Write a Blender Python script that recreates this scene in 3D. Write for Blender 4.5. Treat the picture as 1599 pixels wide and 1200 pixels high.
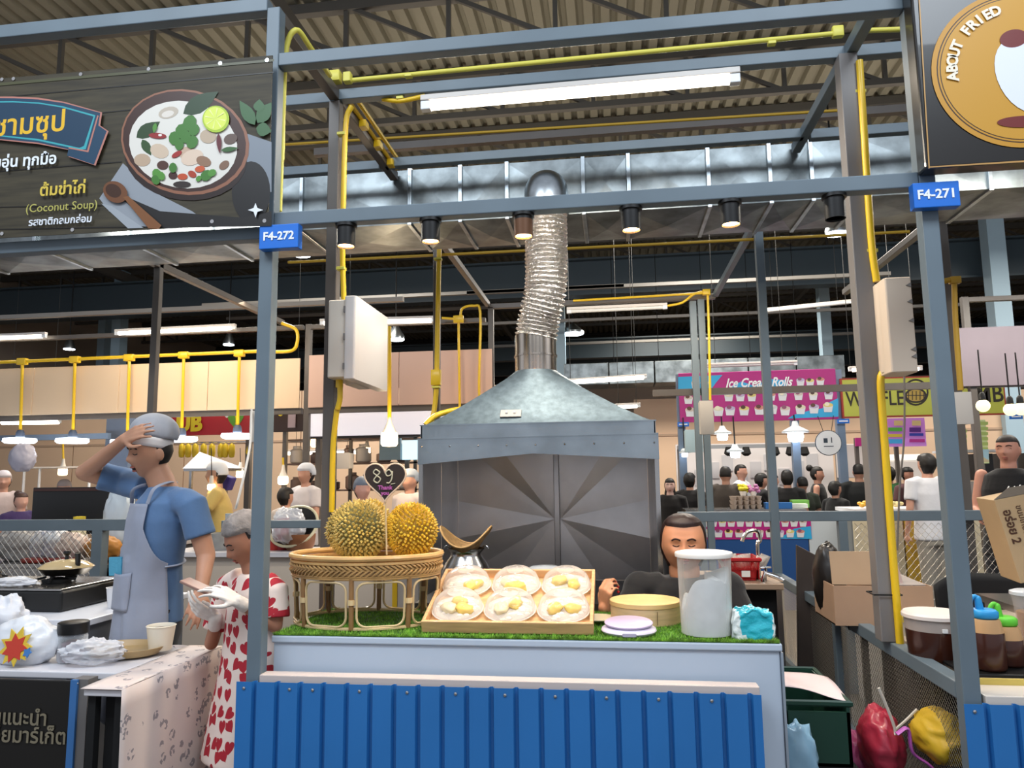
import bpy, bmesh, math, random
from mathutils import Vector, Matrix, noise
random.seed(7)
PI = math.pi
SC = bpy.context.scene
COL = SC.collection
for _o in list(bpy.data.objects):
    bpy.data.objects.remove(_o)

# ------------------------------------------------------------------ camera
F = 1158.0
CAM = Vector((0, 0, 1.5))
RW = Matrix(((.99063634, .02935422, .13333403), (.13597351, -.12427616, -.98288689), (-.01228164, .99181337, -.12710388)))
cam = bpy.data.cameras.new('camera')
cam.sensor_width = 36
cam.lens = 36 * F / 1599
cam.clip_start = .05
cam.clip_end = 200
cam_o = bpy.data.objects.new('camera', cam)
cam_o.matrix_world = Matrix.Translation(CAM) @ RW.to_4x4()
COL.objects.link(cam_o)
SC.camera = cam_o
SC.view_settings.view_transform = 'Standard'
SC.view_settings.look = 'None'
SC.view_settings.gamma = 1
SC.view_settings.use_curve_mapping = False
SC.view_settings.exposure = 0.0
SC.cycles.use_denoising = True
SC.cycles.max_bounces = 8
SC.cycles.transparent_max_bounces = 16
SC.cycles.sample_clamp_indirect = 4
SC.cycles.caustics_reflective = False
SC.cycles.caustics_refractive = False

# the open side of the hall behind the photographer: soft neutral daylight and aisle light
w = bpy.data.worlds.new('hall_air')
SC.world = w
w.use_nodes = True
w.node_tree.nodes['Background'].inputs[0].default_value = (.86, .90, 1, 1)
w.node_tree.nodes['Background'].inputs[1].default_value = .62


def area(name, loc, size, power, col, rot=(0, 0, 0), size_y=None):
    l = bpy.data.lights.new(name, 'AREA')
    l.energy = power
    l.color = col
    l.size = size
    if size_y:
        l.shape = 'RECTANGLE'
        l.size_y = size_y
    o = bpy.data.objects.new(name, l)
    o.location = loc
    o.rotation_euler = rot
    COL.objects.link(o)
    return o


def point(name, loc, power, col, r=.05):
    l = bpy.data.lights.new(name, 'POINT')
    l.energy = power
    l.color = col
    l.shadow_soft_size = r
    o = bpy.data.objects.new(name, l)
    o.location = loc
    COL.objects.link(o)
    return o


COOL = (.82, .91, 1)
WARM = (1, .76, .5)
NEUT = (1, .93, .82)
# rows of hall lamps over the aisle in front of the stalls and over the aisles behind
area('aisle_lamp', (-2.5, -.2, 5.4), 2.6, 150, COOL, (math.radians(28), 0, 0), 1.6)
area('aisle_lamp', (1.8, -.2, 5.4), 2.6, 150, COOL, (math.radians(28), 0, 0), 1.6)
area('hall_lamp', (-5, 10.2, 5.6), 2.0, 420, NEUT)
area('hall_lamp', (2, 10.6, 5.6), 2.0, 420, NEUT)
area('hall_lamp', (8, 11, 5.6), 2.0, 300, NEUT)
area('hall_lamp', (2, 19, 5.8), 3.0, 420, NEUT)
area('stall_lamp', (-2.9, 4.2, 3.3), 1.2, 26, NEUT, (0, 0, 0), .1)
area('stall_lamp', (2.6, 3.9, 3.3), 1.2, 26, NEUT, (0, 0, 0), .1)
area('stall_lamp', (-4.5, 6.9, 3.3), 2.4, 48, (1, .84, .64), (math.radians(20), 0, 0), .3)
area('stall_lamp', (0.5, 6.9, 3.3), 2.4, 50, (1, .84, .64), (math.radians(20), 0, 0), .3)
area('stall_lamp', (4, 6.9, 3.3), 2.4, 60, NEUT, (math.radians(20), 0, 0), .3)
# added area lights brighten the roof underside, standing in for light off the stalls
area('roof_wash', (-3, 9, 4.2), 6, 75, (1, .94, .82), (PI, 0, 0), 2)
area('roof_wash', (4, 10, 4.2), 6, 75, (1, .94, .82), (PI, 0, 0), 2)


# ------------------------------------------------------------------ helpers
def ray(px, py):
    return RW @ Vector(((px - 799.5) / F, (600 - py) / F, -1))


def at(px, py, Y):
    d = ray(px, py)
    return CAM + d * (Y / d.y)


def atz(px, py, z):
    d = ray(px, py)
    return CAM + d * ((z - CAM.z) / d.z)


def srgb(h):
    if isinstance(h, str):
        h = h.lstrip('#')
        c = [int(h[i:i + 2], 16) / 255 for i in (0, 2, 4)]
    else:
        c = list(h)
    return tuple((x / 12.92 if x <= .04045 else ((x + .055) / 1.055) ** 2.4) for x in c) + (1,)


_M = {}


def mat(name, col, rough=.5, metal=0, var=0, scale=8, bump=0, bscale=40, emit=0, ecol=None, alpha=1, trans=0, ior=1.45,
        coat=0, col2=None, aniso=(1, 1, 1), sss=0, sheen=0):
    if name in _M:
        return _M[name]
    m = bpy.data.materials.new(name)
    _M[name] = m
    m.use_nodes = True
    nt = m.node_tree
    b = nt.nodes['Principled BSDF']
    c = srgb(col)
    b.inputs['Base Color'].default_value = c
    b.inputs['Roughness'].default_value = rough
    b.inputs['Metallic'].default_value = metal
    b.inputs['Alpha'].default_value = alpha
    b.inputs['Transmission Weight'].default_value = trans
    b.inputs['IOR'].default_value = ior
    b.inputs['Coat Weight'].default_value = coat
    if sss:
        b.inputs['Subsurface Weight'].default_value = sss
        b.inputs['Subsurface Radius'].default_value = (.012, .005, .003)
    if sheen:
        b.inputs['Sheen Weight'].default_value = sheen
    if emit:
        b.inputs['Emission Color'].default_value = srgb(ecol or col)
        b.inputs['Emission Strength'].default_value = emit
    tc = mp = None
    if var or bump or col2:
        tc = nt.nodes.new('ShaderNodeTexCoord')
        mp = nt.nodes.new('ShaderNodeMapping')
        mp.inputs['Scale'].default_value = aniso
        nt.links.new(tc.outputs['Object'], mp.inputs[0])
    if var or col2:
        n = nt.nodes.new('ShaderNodeTexNoise')
        n.inputs['Scale'].default_value = scale
        n.inputs['Detail'].default_value = 5
        nt.links.new(mp.outputs[0], n.inputs['Vector'])
        r = nt.nodes.new('ShaderNodeValToRGB')
        r.color_ramp.elements[0].position = .35
        r.color_ramp.elements[1].position = .65
        a2 = srgb(col2) if col2 else tuple(min(1, x * (1 + var)) for x in c[:3]) + (1,)
        a1 = c if col2 else tuple(x * (1 - var) for x in c[:3]) + (1,)
        r.color_ramp.elements[0].color = a1
        r.color_ramp.elements[1].color = a2
        nt.links.new(n.outputs[0], r.inputs[0])
        nt.links.new(r.outputs[0], b.inputs['Base Color'])
    if bump:
        n = nt.nodes.new('ShaderNodeTexNoise')
        n.inputs['Scale'].default_value = bscale
        n.inputs['Detail'].default_value = 4
        nt.links.new(mp.outputs[0], n.inputs['Vector'])
        bp = nt.nodes.new('ShaderNodeBump')
        bp.inputs['Strength'].default_value = bump
        bp.inputs['Distance'].default_value = .02
        nt.links.new(n.outputs[0], bp.inputs['Height'])
        nt.links.new(bp.outputs[0], b.inputs['Normal'])
    return m


class MB:
    """collects shapes, then links them as ONE mesh object"""

    def __init__(s):
        s.v = []
        s.f = []
        s.mi = []
        s.mats = []
        s.cur = 0

    def use(s, m):
        if m not in s.mats:
            s.mats.append(m)
        s.cur = s.mats.index(m)
        return s

    def add(s, vs, fs):
        k = len(s.v)
        s.v += [tuple(v) for v in vs]
        s.f += [tuple(i + k for i in f) for f in fs]
        s.mi += [s.cur] * len(fs)
        return s

    def box(s, x0, x1, y0, y1, z0, z1):
        return s.add([(x, y, z) for z in (z0, z1) for y in (y0, y1) for x in (x0, x1)],
                     [(0, 2, 3, 1), (4, 5, 7, 6), (0, 1, 5, 4), (2, 6, 7, 3), (0, 4, 6, 2), (1, 3, 7, 5)])

    def rbox(s, c, size, r=.01, R=None, seg=3, taper=1):
        """box with its four upright edges rounded"""
        a, b, h = size[0] / 2, size[1] / 2, size[2] / 2
        r = min(r, a * .99, b * .99)
        pts = []
        for (sx, sy, a0) in ((1, 1, 0), (-1, 1, 90), (-1, -1, 180), (1, -1, 270)):
            for k in range(seg + 1):
                t = math.radians(a0 + 90 * k / seg)
                pts.append((sx * (a - r) + r * math.cos(t), sy * (b - r) + r * math.sin(t)))
        n = len(pts)
        e = min(r * .35, h * .4)
        lay = [(-h, taper * (1 - e / max(a, b))), (-h + e, taper), (h - e, 1), (h, 1 - e / max(a, b))]
        vs = []
        for z, k in lay:
            vs += [Vector((p[0] * k, p[1] * k, z)) for p in pts]
        if R:
            vs = [R @ v for v in vs]
        c = Vector(c)
        vs = [v + c for v in vs]
        fs = [tuple(range(n))[::-1], tuple(3 * n + i for i in range(n))]
        for L in range(3):
            for i in range(n):
                j = (i + 1) % n
                fs.append((L * n + i, L * n + j, L * n + n + j, L * n + n + i))
        return s.add(vs, fs)

    def bar(s, p, q, wd, h, up=(0, 0, 1)):
        p, q = Vector(p), Vector(q)
        d = (q - p).normalized()
        u = Vector(up)
        sd = d.cross(u)
        if sd.length < 1e-4:
            sd = d.cross(Vector((0, 1, 0)))
        sd.normalize()
        u = sd.cross(d)
        vs = []
        for c in (p, q):
            for a, b in ((-1, -1), (1, -1), (1, 1), (-1, 1)):
                vs.append(c + sd * a * wd / 2 + u * b * h / 2)
        return s.add(vs, [(0, 3, 2, 1), (4, 5, 6, 7), (0, 1, 5, 4), (1, 2, 6, 5), (2, 3, 7, 6), (3, 0, 4, 7)])

    def tube(s, pts, r, n=8, closed=False, cap=True, flat=None):
        pts = [Vector(p) for p in pts]
        m = len(pts)
        rs = r if isinstance(r, (list, tuple)) else [r] * m
        vs = []
        ref = None
        for i, p in enumerate(pts):
            a = pts[(i - 1) % m] if (closed or i) else p
            b = pts[(i + 1) % m] if (closed or i < m - 1) else p
            d = (b - a)
            if d.length < 1e-9:
                d = Vector((0, 0, 1))
            d.normalize()
            if ref is None:
                ref = Vector((0, 0, 1)) if abs(d.z) < .9 else Vector((0, 1, 0))
            u = (ref - d * ref.dot(d))
            if u.length < 1e-5:
                u = Vector((1, 0, 0))
            u.normalize()
            ref = u
            w_ = d.cross(u)
            for k in range(n):
                t = 2 * PI * k / n
                vs.append(p + (u * math.cos(t) * (flat or 1) + w_ * math.sin(t)) * rs[i])
        fs = []
        for i in range(m if closed else m - 1):
            j = (i + 1) % m
            for k in range(n):
                l = (k + 1) % n
                fs.append((i * n + k, i * n + l, j * n + l, j * n + k))
        if cap and not closed:
            fs += [tuple(range(n))[::-1], tuple((m - 1) * n + k for k in range(n))]
        return s.add(vs, fs)

    def lathe(s, prof, n=24, c=(0, 0, 0), R=None, sx=1, sy=1):
        c = Vector(c)
        vs = []
        for r, z in prof:
            for k in range(n):
                t = 2 * PI * k / n
                v = Vector((r * math.cos(t) * sx, r * math.sin(t) * sy, z))
                vs.append((R @ v if R else v) + c)
        fs = []
        for i in range(len(prof) - 1):
            for k in range(n):
                l = (k + 1) % n
                fs.append((i * n + k, i * n + l, (i + 1) * n + l, (i + 1) * n + k))
        if prof[0][0] > 1e-4:
            fs.append(tuple(range(n))[::-1])
        if prof[-1][0] > 1e-4:
            fs.append(tuple((len(prof) - 1) * n + k for k in range(n)))
        return s.add(vs, fs)

    def ell(s, c, rad, nu=16, nv=10, R=None, fn=None):
        c = Vector(c)
        if not isinstance(rad, (tuple, list)):
            rad = (rad,) * 3
        vs = []
        for j in range(nv + 1):
            ph = PI * j / nv
            for i in range(nu):
                t = 2 * PI * i / nu
                d = Vector((math.sin(ph) * math.cos(t), math.sin(ph) * math.sin(t), math.cos(ph)))
                v = Vector((d.x * rad[0], d.y * rad[1], d.z * rad[2]))
                if fn:
                    v = fn(d, v)
                vs.append((R @ v if R else v) + c)
        fs = []
        for j in range(nv):
            for i in range(nu):
                k = (i + 1) % nu
                fs.append((j * nu + i, (j + 1) * nu + i, (j + 1) * nu + k, j * nu + k))
        return s.add(vs, fs)

    def cap(s, p, q, r0, r1, n=12):
        """tapered capsule"""
        p, q = Vector(p), Vector(q)
        d = (q - p)
        L = d.length or 1e-6
        d.normalize()
        pts, rs = [], []
        for k in (-.98, -.8, -.45, 0):
            pts.append(p + d * r0 * k)
            rs.append(r0 * math.sqrt(1 - k * k))
        for k in (0, .45, .8, .98):
            pts.append(q + d * r1 * k)
            rs.append(r1 * math.sqrt(1 - k * k))
        return s.tube(pts, rs, n)

    def prism(s, poly, o, u, v, n):
        """2-D outline in the plane o + a*u + b*v, extruded by the vector n"""
        o, u, v, n = Vector(o), Vector(u), Vector(v), Vector(n)
        a = [o + u * x + v * y for x, y in poly]
        k = len(a)
        vs = a + [p + n for p in a]
        fs = [tuple(range(k)), tuple(range(k, 2 * k))[::-1]]
        for i in range(k):
            j = (i + 1) % k
            fs.append((i, i + k, j + k, j))
        return s.add(vs, fs)

    def poly(s, pts):
        return s.add(pts, [tuple(range(len(pts)))])

    def grid(s, fn, nu, nv, closed=False):
        vs = [fn(i / nu, j / nv) for j in range(nv + 1) for i in range(nu + (0 if closed else 1))]
        W = nu if closed else nu + 1
        fs = []
        for j in range(nv):
            for i in range(nu):
                k = (i + 1) % W
                fs.append((j * W + i, j * W + k, (j + 1) * W + k, (j + 1) * W + i))
        return s.add(vs, fs)

    def mesh(s, name, m=None):
        me = bpy.data.meshes.new(name)
        me.from_pydata([tuple(v) for v in s.v], [], s.f)
        for mm in (s.mats or [m]):
            if mm:
                me.materials.append(mm)
        if s.mats:
            me.polygons.foreach_set('material_index', s.mi)
        return me

    def build(s, name, m=None, parent=None, smooth=False, ang=40, bevel=0, seg=2, solid=0, sub=0, fix=True):
        off = wloc(parent)
        if off.length > 0:
            s.v = [(a[0] - off.x, a[1] - off.y, a[2] - off.z) for a in s.v]
        me = s.mesh(name, m)
        if fix:
            bm = bmesh.new()
            bm.from_mesh(me)
            bmesh.ops.recalc_face_normals(bm, faces=bm.faces)
            bm.to_mesh(me)
            bm.free()
        o = bpy.data.objects.new(name, me)
        COL.objects.link(o)
        o.parent = parent
        if smooth:
            me.polygons.foreach_set('use_smooth', [True] * len(me.polygons))
            if ang < 180:
                me.set_sharp_from_angle(angle=math.radians(ang))
        if solid:
            md = o.modifiers.new('solid', 'SOLIDIFY')
            md.thickness = solid
            md.offset = 0
        if bevel:
            md = o.modifiers.new('bevel', 'BEVEL')
            md.width = bevel
            md.segments = seg
            md.limit_method = 'ANGLE'
        if sub:
            md = o.modifiers.new('sub', 'SUBSURF')
            md.levels = md.render_levels = sub
        return o


def wloc(o):
    v = Vector((0, 0, 0))
    while o:
        v += o.location
        o = o.parent
    return v


def tag(o, label=None, cat=None, group=None, kind=None):
    if label:
        o['label'] = label
    if cat:
        o['category'] = cat
    if group:
        o['group'] = group
    if kind:
        o['kind'] = kind
    return o


def thing(name, label, cat, loc=(0, 0, 0), group=None):
    o = bpy.data.objects.new(name, None)
    o.empty_display_size = .05
    o.location = loc
    COL.objects.link(o)
    return tag(o, label, cat, group)


def dup(o, loc=None, rotz=None, label=None, parent=None, scale=None):
    c = o.copy()
    COL.objects.link(c)
    c.parent = parent
    if loc is not None:
        c.location = loc
    if rotz is not None:
        c.rotation_euler = (0, 0, rotz)
    if label:
        c['label'] = label
    if scale:
        c.scale = (scale,) * 3
    for ch in KIDS.get(o.name, [x for x in bpy.data.objects if x.parent == o]):
        dup(ch, parent=c)
    return c


KIDS = {}


def lab(o, t):
    o['label'] = t
    return o


def txt(body, m, parent, loc, size, name='lettering', rot=(PI / 2, 0, 0), ext=.0008, align='LEFT', bold=0, sx=1, shear=0, label=None, spacing=1):
    c = bpy.data.curves.new(name, 'FONT')
    c.body = body
    c.size = size
    c.extrude = ext
    c.align_x = align
    c.align_y = 'CENTER'
    c.offset = bold
    c.shear = shear
    c.space_character = spacing
    c.resolution_u = 3
    c.materials.append(m)
    t = bpy.data.objects.new('tmp', c)
    COL.objects.link(t)
    bpy.context.view_layer.update()
    me = bpy.data.meshes.new_from_object(t.evaluated_get(bpy.context.evaluated_depsgraph_get()))
    bpy.data.objects.remove(t)
    bpy.data.curves.remove(c)
    me.name = name
    o = bpy.data.objects.new(name, me)
    o.location = Vector(loc) - wloc(parent)
    o.rotation_euler = rot
    o.scale = (sx, 1, 1)
    o.parent = parent
    COL.objects.link(o)
    if label:
        o['label'] = label
    return o


def arc(c, r, a0, a1, n, ax=(1, 0, 0), ay=(0, 0, 1)):
    c, ax, ay = Vector(c), Vector(ax), Vector(ay)
    return [c + ax * r * math.cos(math.radians(a0 + (a1 - a0) * i / n)) + ay * r * math.sin(math.radians(a0 + (a1 - a0) * i / n)) for i in range(n + 1)]


def bez(pts, n=8):
    """Catmull-Rom through the points"""
    P = [Vector(p) for p in pts]
    P = [P[0] * 2 - P[1]] + P + [P[-1] * 2 - P[-2]]
    out = []
    for i in range(1, len(P) - 2):
        for k in range(n):
            t = k / n
            a, b, c, d = P[i - 1:i + 3]
            out.append(.5 * ((2 * b) + (c - a) * t + (2 * a - 5 * b + 4 * c - d) * t * t + (-a + 3 * b - 3 * c + d) * t ** 3))
    out.append(P[-2])
    return out


def remesh(B, name, m, parent, voxel=.008, smooth=4, label=None):
    """fuse the collected overlapping volumes into one continuous skin"""
    off = wloc(parent)
    B.v = [(a[0] - off.x, a[1] - off.y, a[2] - off.z) for a in B.v]
    mats, B.mats = B.mats, []
    me = B.mesh('tmp', None)
    bm = bmesh.new()
    bm.from_mesh(me)
    bmesh.ops.recalc_face_normals(bm, faces=bm.faces)
    bm.to_mesh(me)
    bm.free()
    t = bpy.data.objects.new('tmp', me)
    COL.objects.link(t)
    r = t.modifiers.new('r', 'REMESH')
    r.mode = 'VOXEL'
    r.voxel_size = voxel
    if smooth:
        s_ = t.modifiers.new('s', 'SMOOTH')
        s_.iterations = smooth
        s_.factor = .5
    dg = bpy.context.evaluated_depsgraph_get()
    ne = bpy.data.meshes.new_from_object(t.evaluated_get(dg))
    bpy.data.objects.remove(t)
    bpy.data.meshes.remove(me)
    ne.name = name
    ne.materials.clear()
    ne.materials.append(m)
    ne.polygons.foreach_set('use_smooth', [True] * len(ne.polygons))
    o = bpy.data.objects.new(name, ne)
    COL.objects.link(o)
    o.parent = parent
    if label:
        o['label'] = label
    return o


def clearmat(name, tint='#ffffff', base=.06, rough=.05, blend=.35):
    m = bpy.data.materials.new(name)
    m.use_nodes = True
    nt = m.node_tree
    nt.nodes.clear()
    out = nt.nodes.new('ShaderNodeOutputMaterial')
    mx = nt.nodes.new('ShaderNodeMixShader')
    tr = nt.nodes.new('ShaderNodeBsdfTransparent')
    pb = nt.nodes.new('ShaderNodeBsdfPrincipled')
    lw = nt.nodes.new('ShaderNodeLayerWeight')
    ma = nt.nodes.new('ShaderNodeMath')
    lw.inputs['Blend'].default_value = blend
    ma.operation = 'ADD'
    ma.use_clamp = True
    ma.inputs[1].default_value = base
    pb.inputs['Base Color'].default_value = srgb(tint)
    pb.inputs['Roughness'].default_value = rough
    pb.inputs['Specular IOR Level'].default_value = 1
    nt.links.new(lw.outputs['Facing'], ma.inputs[0])
    nt.links.new(ma.outputs[0], mx.inputs[0])
    nt.links.new(tr.outputs[0], mx.inputs[1])
    nt.links.new(pb.outputs[0], mx.inputs[2])
    nt.links.new(mx.outputs[0], out.inputs[0])
    return m


# ------------------------------------------------------------------ common materials
STEEL = mat('frame_paint', '#66747d', .45, .0, var=.08, scale=3)
STEELD = mat('dark_frame_paint', '#5a544f', .4, var=.08, scale=3)
GALV = mat('galvanised', '#a9b2b8', .3, 1, var=.22, scale=9, bump=.04, bscale=8)
INOX = mat('stainless', '#b6b4b2', .22, 1, bump=.03, bscale=5)
CHROME = mat('chrome', '#d8d8d8', .1, 1)
YEL = mat('conduit_yellow', '#e0b81c', .4, coat=.2)
YELP = mat('conduit_pale_yellow', '#d8cf58', .45)
WHITE = mat('white_plastic', '#e8e6e2', .4)
CREAMP = mat('cream_plastic', '#ddd3c4', .45)
BLACK = mat('black_plastic', '#121212', .4)
BLACKM = mat('black_matt', '#0d0d0e', .8)
BLUE = mat('blue_sheet', '#2a70b2', .38, var=.05, scale=2, coat=.2)
SIGNBLUE = mat('plate_blue', '#1c6fd0', .4)
WTXT = mat('white_print', '#f2f4f6', .5)
WOOD = mat('pale_wood', '#d8aa78', .5, var=.14, scale=6, aniso=(1, 9, 9), coat=.1)
TUBE_C = mat('tube_glow', '#ffffff', .3, emit=9, ecol='#fff1da')
TUBE_W = mat('tube_cool_glow', '#ffffff', .3, emit=8, ecol='#e8f2ff')
BULB_W = mat('bulb_warm_glow', '#fff0d0', .3, emit=14, ecol='#ffd9a0')
CLEAR = mat('clear_plastic', '#ffffff', .06, alpha=.22)
# ================================================================== the setting
floor = MB().box(-16, 20, -3, 32, -.05, 0).build('floor', mat('concrete_floor', '#4d4a47', .45, var=.12, scale=2, bump=.05))
tag(floor, kind='structure')


def corrugated():
    b = MB()
    x = -20.
    P = .2
    prof = []
    while x < 24:
        prof += [(x, 7.0), (x + P * .5, 7.0), (x + P * .62, 7.07), (x + P * .88, 7.07)]
        x += P
    vs = [(a, 4.5, z) for a, z in prof] + [(a, 32, z) for a, z in prof]
    n = len(prof)
    b.add(vs, [(i, i + 1, n + i + 1, n + i) for i in range(n - 1)])
    return b.build('ceiling', mat('roof_sheet', '#86806f', .5, var=.1, scale=.6), solid=.004, fix=False)


tag(corrugated(), kind='structure')
TRUSS = mat('truss_paint', '#5a5650', .5)
# roof trusses that carry the sheets: two chords, posts and diagonals each
tr0 = None
for k, Y in enumerate((7.6, 9.2, 10.9, 12.7, 14.8, 17.2, 20, 23.2)):
    if tr0 is None:
        b = MB()
        b.box(-20, 24, -.05, .05, 6.86, 6.98)
        b.box(-20, 24, -.04, .04, 6.28, 6.36)
        x = -20
        while x < 24:
            b.bar((x, 0, 6.34), (x, 0, 6.9), .05, .05, (0, 1, 0))
            b.bar((x + .05, 0, 6.9), (x + 1.15, 0, 6.34), .05, .04, (0, 1, 0))
            x += 1.2
        tr0 = b.build('roof_truss', TRUSS)
        tag(tr0, kind='structure')
        tr0.location = (.3, Y, 0)
    else:
        c = tr0.copy()
        c.location = (.3 + .37 * k, Y, 0)
        COL.objects.link(c)
for x in (-11, -3.2, 4.9, 13):
    b = MB().box(x - .06, x + .06, 5, 30, 6.1, 6.3)
    tag(b.build('roof_rafter', TRUSS), kind='structure')
# deep dark girder across the hall
gir = mat('girder_paint', '#3a474f', .45)
for Y, z0, z1 in ((15, 5.25, 5.95), (21.5, 5.0, 5.5), (26, 5.2, 5.7)):
    b = MB()
    b.box(-20, 24, Y - .02, Y + .02, z0, z1)
    b.box(-20, 24, Y - .16, Y + .16, z1, z1 + .04)
    b.box(-20, 24, Y - .16, Y + .16, z0 - .04, z0)
    tag(b.build('hall_girder', gir), kind='structure')
# pale blue hall columns
colm = mat('column_pale_blue', '#a9c3d3', .6)
for (px, Y, wd) in ((165, 19, .22), (188, 17, .24), (845, 19, .24), (872, 17, .3), (1287, 18.5, .24), (1562, 14.5, .3)):
    p = at(px, 500, Y)
    b = MB().box(p.x - wd / 2, p.x + wd / 2, Y - .15, Y + .15, 0, 6.9)
    tag(b.build('hall_column', colm), kind='structure')
# far wall: pale below, dark louvre blades above
wb = MB().box(-20, 24, 28, 28.1, 0, 5.0).build('wall_back', mat('back_wall_cream', '#cdb7a6', .7, var=.05, scale=.5))
tag(wb, kind='structure')
lv = MB()
for k in range(18):
    z = 5.0 + k * .115
    lv.bar((-20, 28, z + .05), (24, 28, z + .05), .1, .02, (0, .6, 1))
lv.box(-20, 24, 28.08, 28.12, 5, 7.1)
tag(lv.build('trim_1', mat('louvre_dark', '#3a3633', .6)), kind='structure')
tag(MB().box(-16.1, -16, 6, 28, 0, 7).build('wall_left', mat('side_wall', '#b9a898', .7, var=.05, scale=.5)), kind='structure')
tag(MB().box(20, 20.1, 6, 28, 0, 7).build('wall_right', mat('side_wall', '#b9a898')), kind='structure')

# round high-bay lamps under the roof
HB = mat('highbay_glow', '#ffffff', .4, emit=14, ecol='#eaf6ff')
for i, (px, py, Y, r, lb) in enumerate(((471, 399, 12.7, .17, 'round high bay lamp glowing between the left stall posts'),
                                        (1306, 366, 9.2, .13, 'bright round high bay lamp below the rightmost black spotlight'),
                                        (108, 546, 14.8, .12, 'small round high bay lamp above the yellow conduit drop boxes'),
                                        (357, 539, 14.8, .12, 'small round high bay lamp left of the blue front post'),
                                        (895, 522, 17.2, .26, 'round high bay lamp glowing just right of the flexible duct'),
                                        (110, 417, 10.9, .1, 'round high bay lamp seen through gaps above the left stall'),
                                        (618, 531, 12.7, .16, 'round high bay lamp hanging above the pink fascia panel'))):
    p = at(px, py, Y)
    t = thing('high_bay_lamp', lb, 'lamp', (p.x, p.y, p.z), 'round high bay lamps of the hall')
    MB().lathe([(.03, .5 * r + .1), (.05, .25), (r, .06), (r, 0.01)], 16, p).build('shade', mat('lamp_aluminium', '#b8c0c6', .3, 1), t, smooth=True)
    MB().lathe([(r * .93, -.005), (r * .93, .012)], 16, p).build('lens', HB, t)
    MB().tube([(p.x, p.y, p.z + .15), (p.x, p.y, 6.3)], .012, 6).build('cord', BLACK, t)

# ================================================================== steel frames of the stalls
S = .056
XL, XR = -1.347, 1.132


def post(parent, x, Y, z0=0, z1=3.5, m=None, s=S, name='post'):
    return MB().box(x - s / 2, x + s / 2, Y, Y + s, z0, z1).build(name, m or STEEL, parent, bevel=.004)


def xbeam(parent, x0, x1, Y, z, h=S, m=None, name='beam', d=S):
    return MB().box(x0, x1, Y, Y + d, z - h / 2, z + h / 2).build(name, m or STEEL, parent, bevel=.004)


def ybeam(parent, x, y0, y1, z, h=S, m=None, name='beam', wd=S):
    return MB().box(x - wd / 2, x + wd / 2, y0, y1, z - h / 2, z + h / 2).build(name, m or STEEL, parent, bevel=.004)


fr = thing('stall_frame', 'blue grey steel frame of the middle stall around the grill hood', 'stall frame', (XL, 2.7, 0))
post(fr, XL, 2.7, z1=3.46)
post(fr, XR, 2.7, z1=3.46)
xbeam(fr, XL + S / 2, XR - S / 2, 2.7, 3.225)
xbeam(fr, XL + S / 2, XR - S / 2, 2.7, 2.541)
post(fr, XL, 3.38, z1=3.41, m=STEELD)
post(fr, XR - .022, 3.34, z0=.814, z1=3.41, s=.08, m=mat('frame_warm_lit', '#7a7674', .4))  # same frame paint, with the warm inside light mixed into its colour
xbeam(fr, XL, XR, 3.38, 3.44)
xbeam(fr, XL, XR, 4.2, 3.44)
for ya, yb_ in ((2.76, 4.42), (5.32, 8.0)):
    ybeam(fr, XL, ya, yb_, 3.44, m=STEELD, wd=.05)
    ybeam(fr, XR, ya, yb_, 3.44, wd=.05)
post(fr, XL - .01, 5.6, z1=3.41, m=STEELD, s=.05)
post(fr, XR, 5.6, z1=3.41, s=.06)
xbeam(fr, XL, XR, 5.6, 3.40, m=STEELD)
# extra thin uprights of the partition behind
for px, z1 in ((1105, 3.4), (1092, 3.38)):
    p = at(px, 700, 8.0)
    post(fr, p.x, 8.0, z1=z1, m=STEEL, s=.07)
post(fr, XL + .03, 8.0, z1=3.41, m=STEELD, s=.06)
xbeam(fr, XL, XR, 8.0, 3.42, m=STEELD)
# low divider rail on the right with its mesh
RAILZ = .785
ybeam(fr, XR, 2.757, 5.6, RAILZ, name='divider_rail')
ybeam(fr, XR, 2.757, 5.6, .25, name='divider_rail', h=.04)
post(fr, XR, 4.15, z0=.27, z1=.757)


def expanded(fn, nu, nv, r, name, parent, m, cell=None):
    """expanded-metal mesh: crossing zigzag strands laid on a surface fn(u, v)"""
    b = MB()
    for j in range(nv):
        for sgn in (0, 1):
            pts = []
            for i in range(nu * 2 + 1):
                up = (i + sgn) % 2
                pts.append(fn(i / (nu * 2), (j + up * .94 + .03) / nv))
            b.tube(pts, r, 3, cap=False)
    o = b.build(name, m, parent, fix=False)
    o['kind'] = 'stuff'
    return o


MESHM = mat('mesh_galvanised', '#a09a90', .35, .8)
expanded(lambda u, v: Vector((XR, 2.76 + u * 2.84, .27 + v * .487)), 62, 22, .0011, 'wire_mesh', fr, MESHM)
# mid-height partition behind (row three)
part = thing('partition_rail', 'grey steel partition rail running behind the woman across to the right stalls', 'partition', (1.2, 5.6, 0))
xbeam(part, XR + .03, 4.2, 5.6, 1.21, name='rail', h=.07)
xbeam(part, .45, XR - .03, 5.6, 1.21, name='rail', h=.07)
for px in (1075, 1320):
    p = at(px, 870, 5.6)
    post(part, p.x, 5.6, z0=0, z1=1.175, s=.06)
p0 = at(1335, 830, 5.63)
expanded(lambda u, v: Vector((p0.x + u * (4.1 - p0.x), 5.63, .5 + v * .66)), 26, 12, .0022, 'wire_mesh', part, MESHM)
partl = thing('partition_rail', 'grey steel partition rail with wire mesh behind the left stall cookware', 'partition', (-4, 5.6, 0))
xbeam(partl, -6.6, -3.9, 5.6, 1.17, name='rail', h=.09)
p = at(149, 870, 5.6)
post(partl, p.x, 5.6, 0, 1.13, s=.09)
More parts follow.
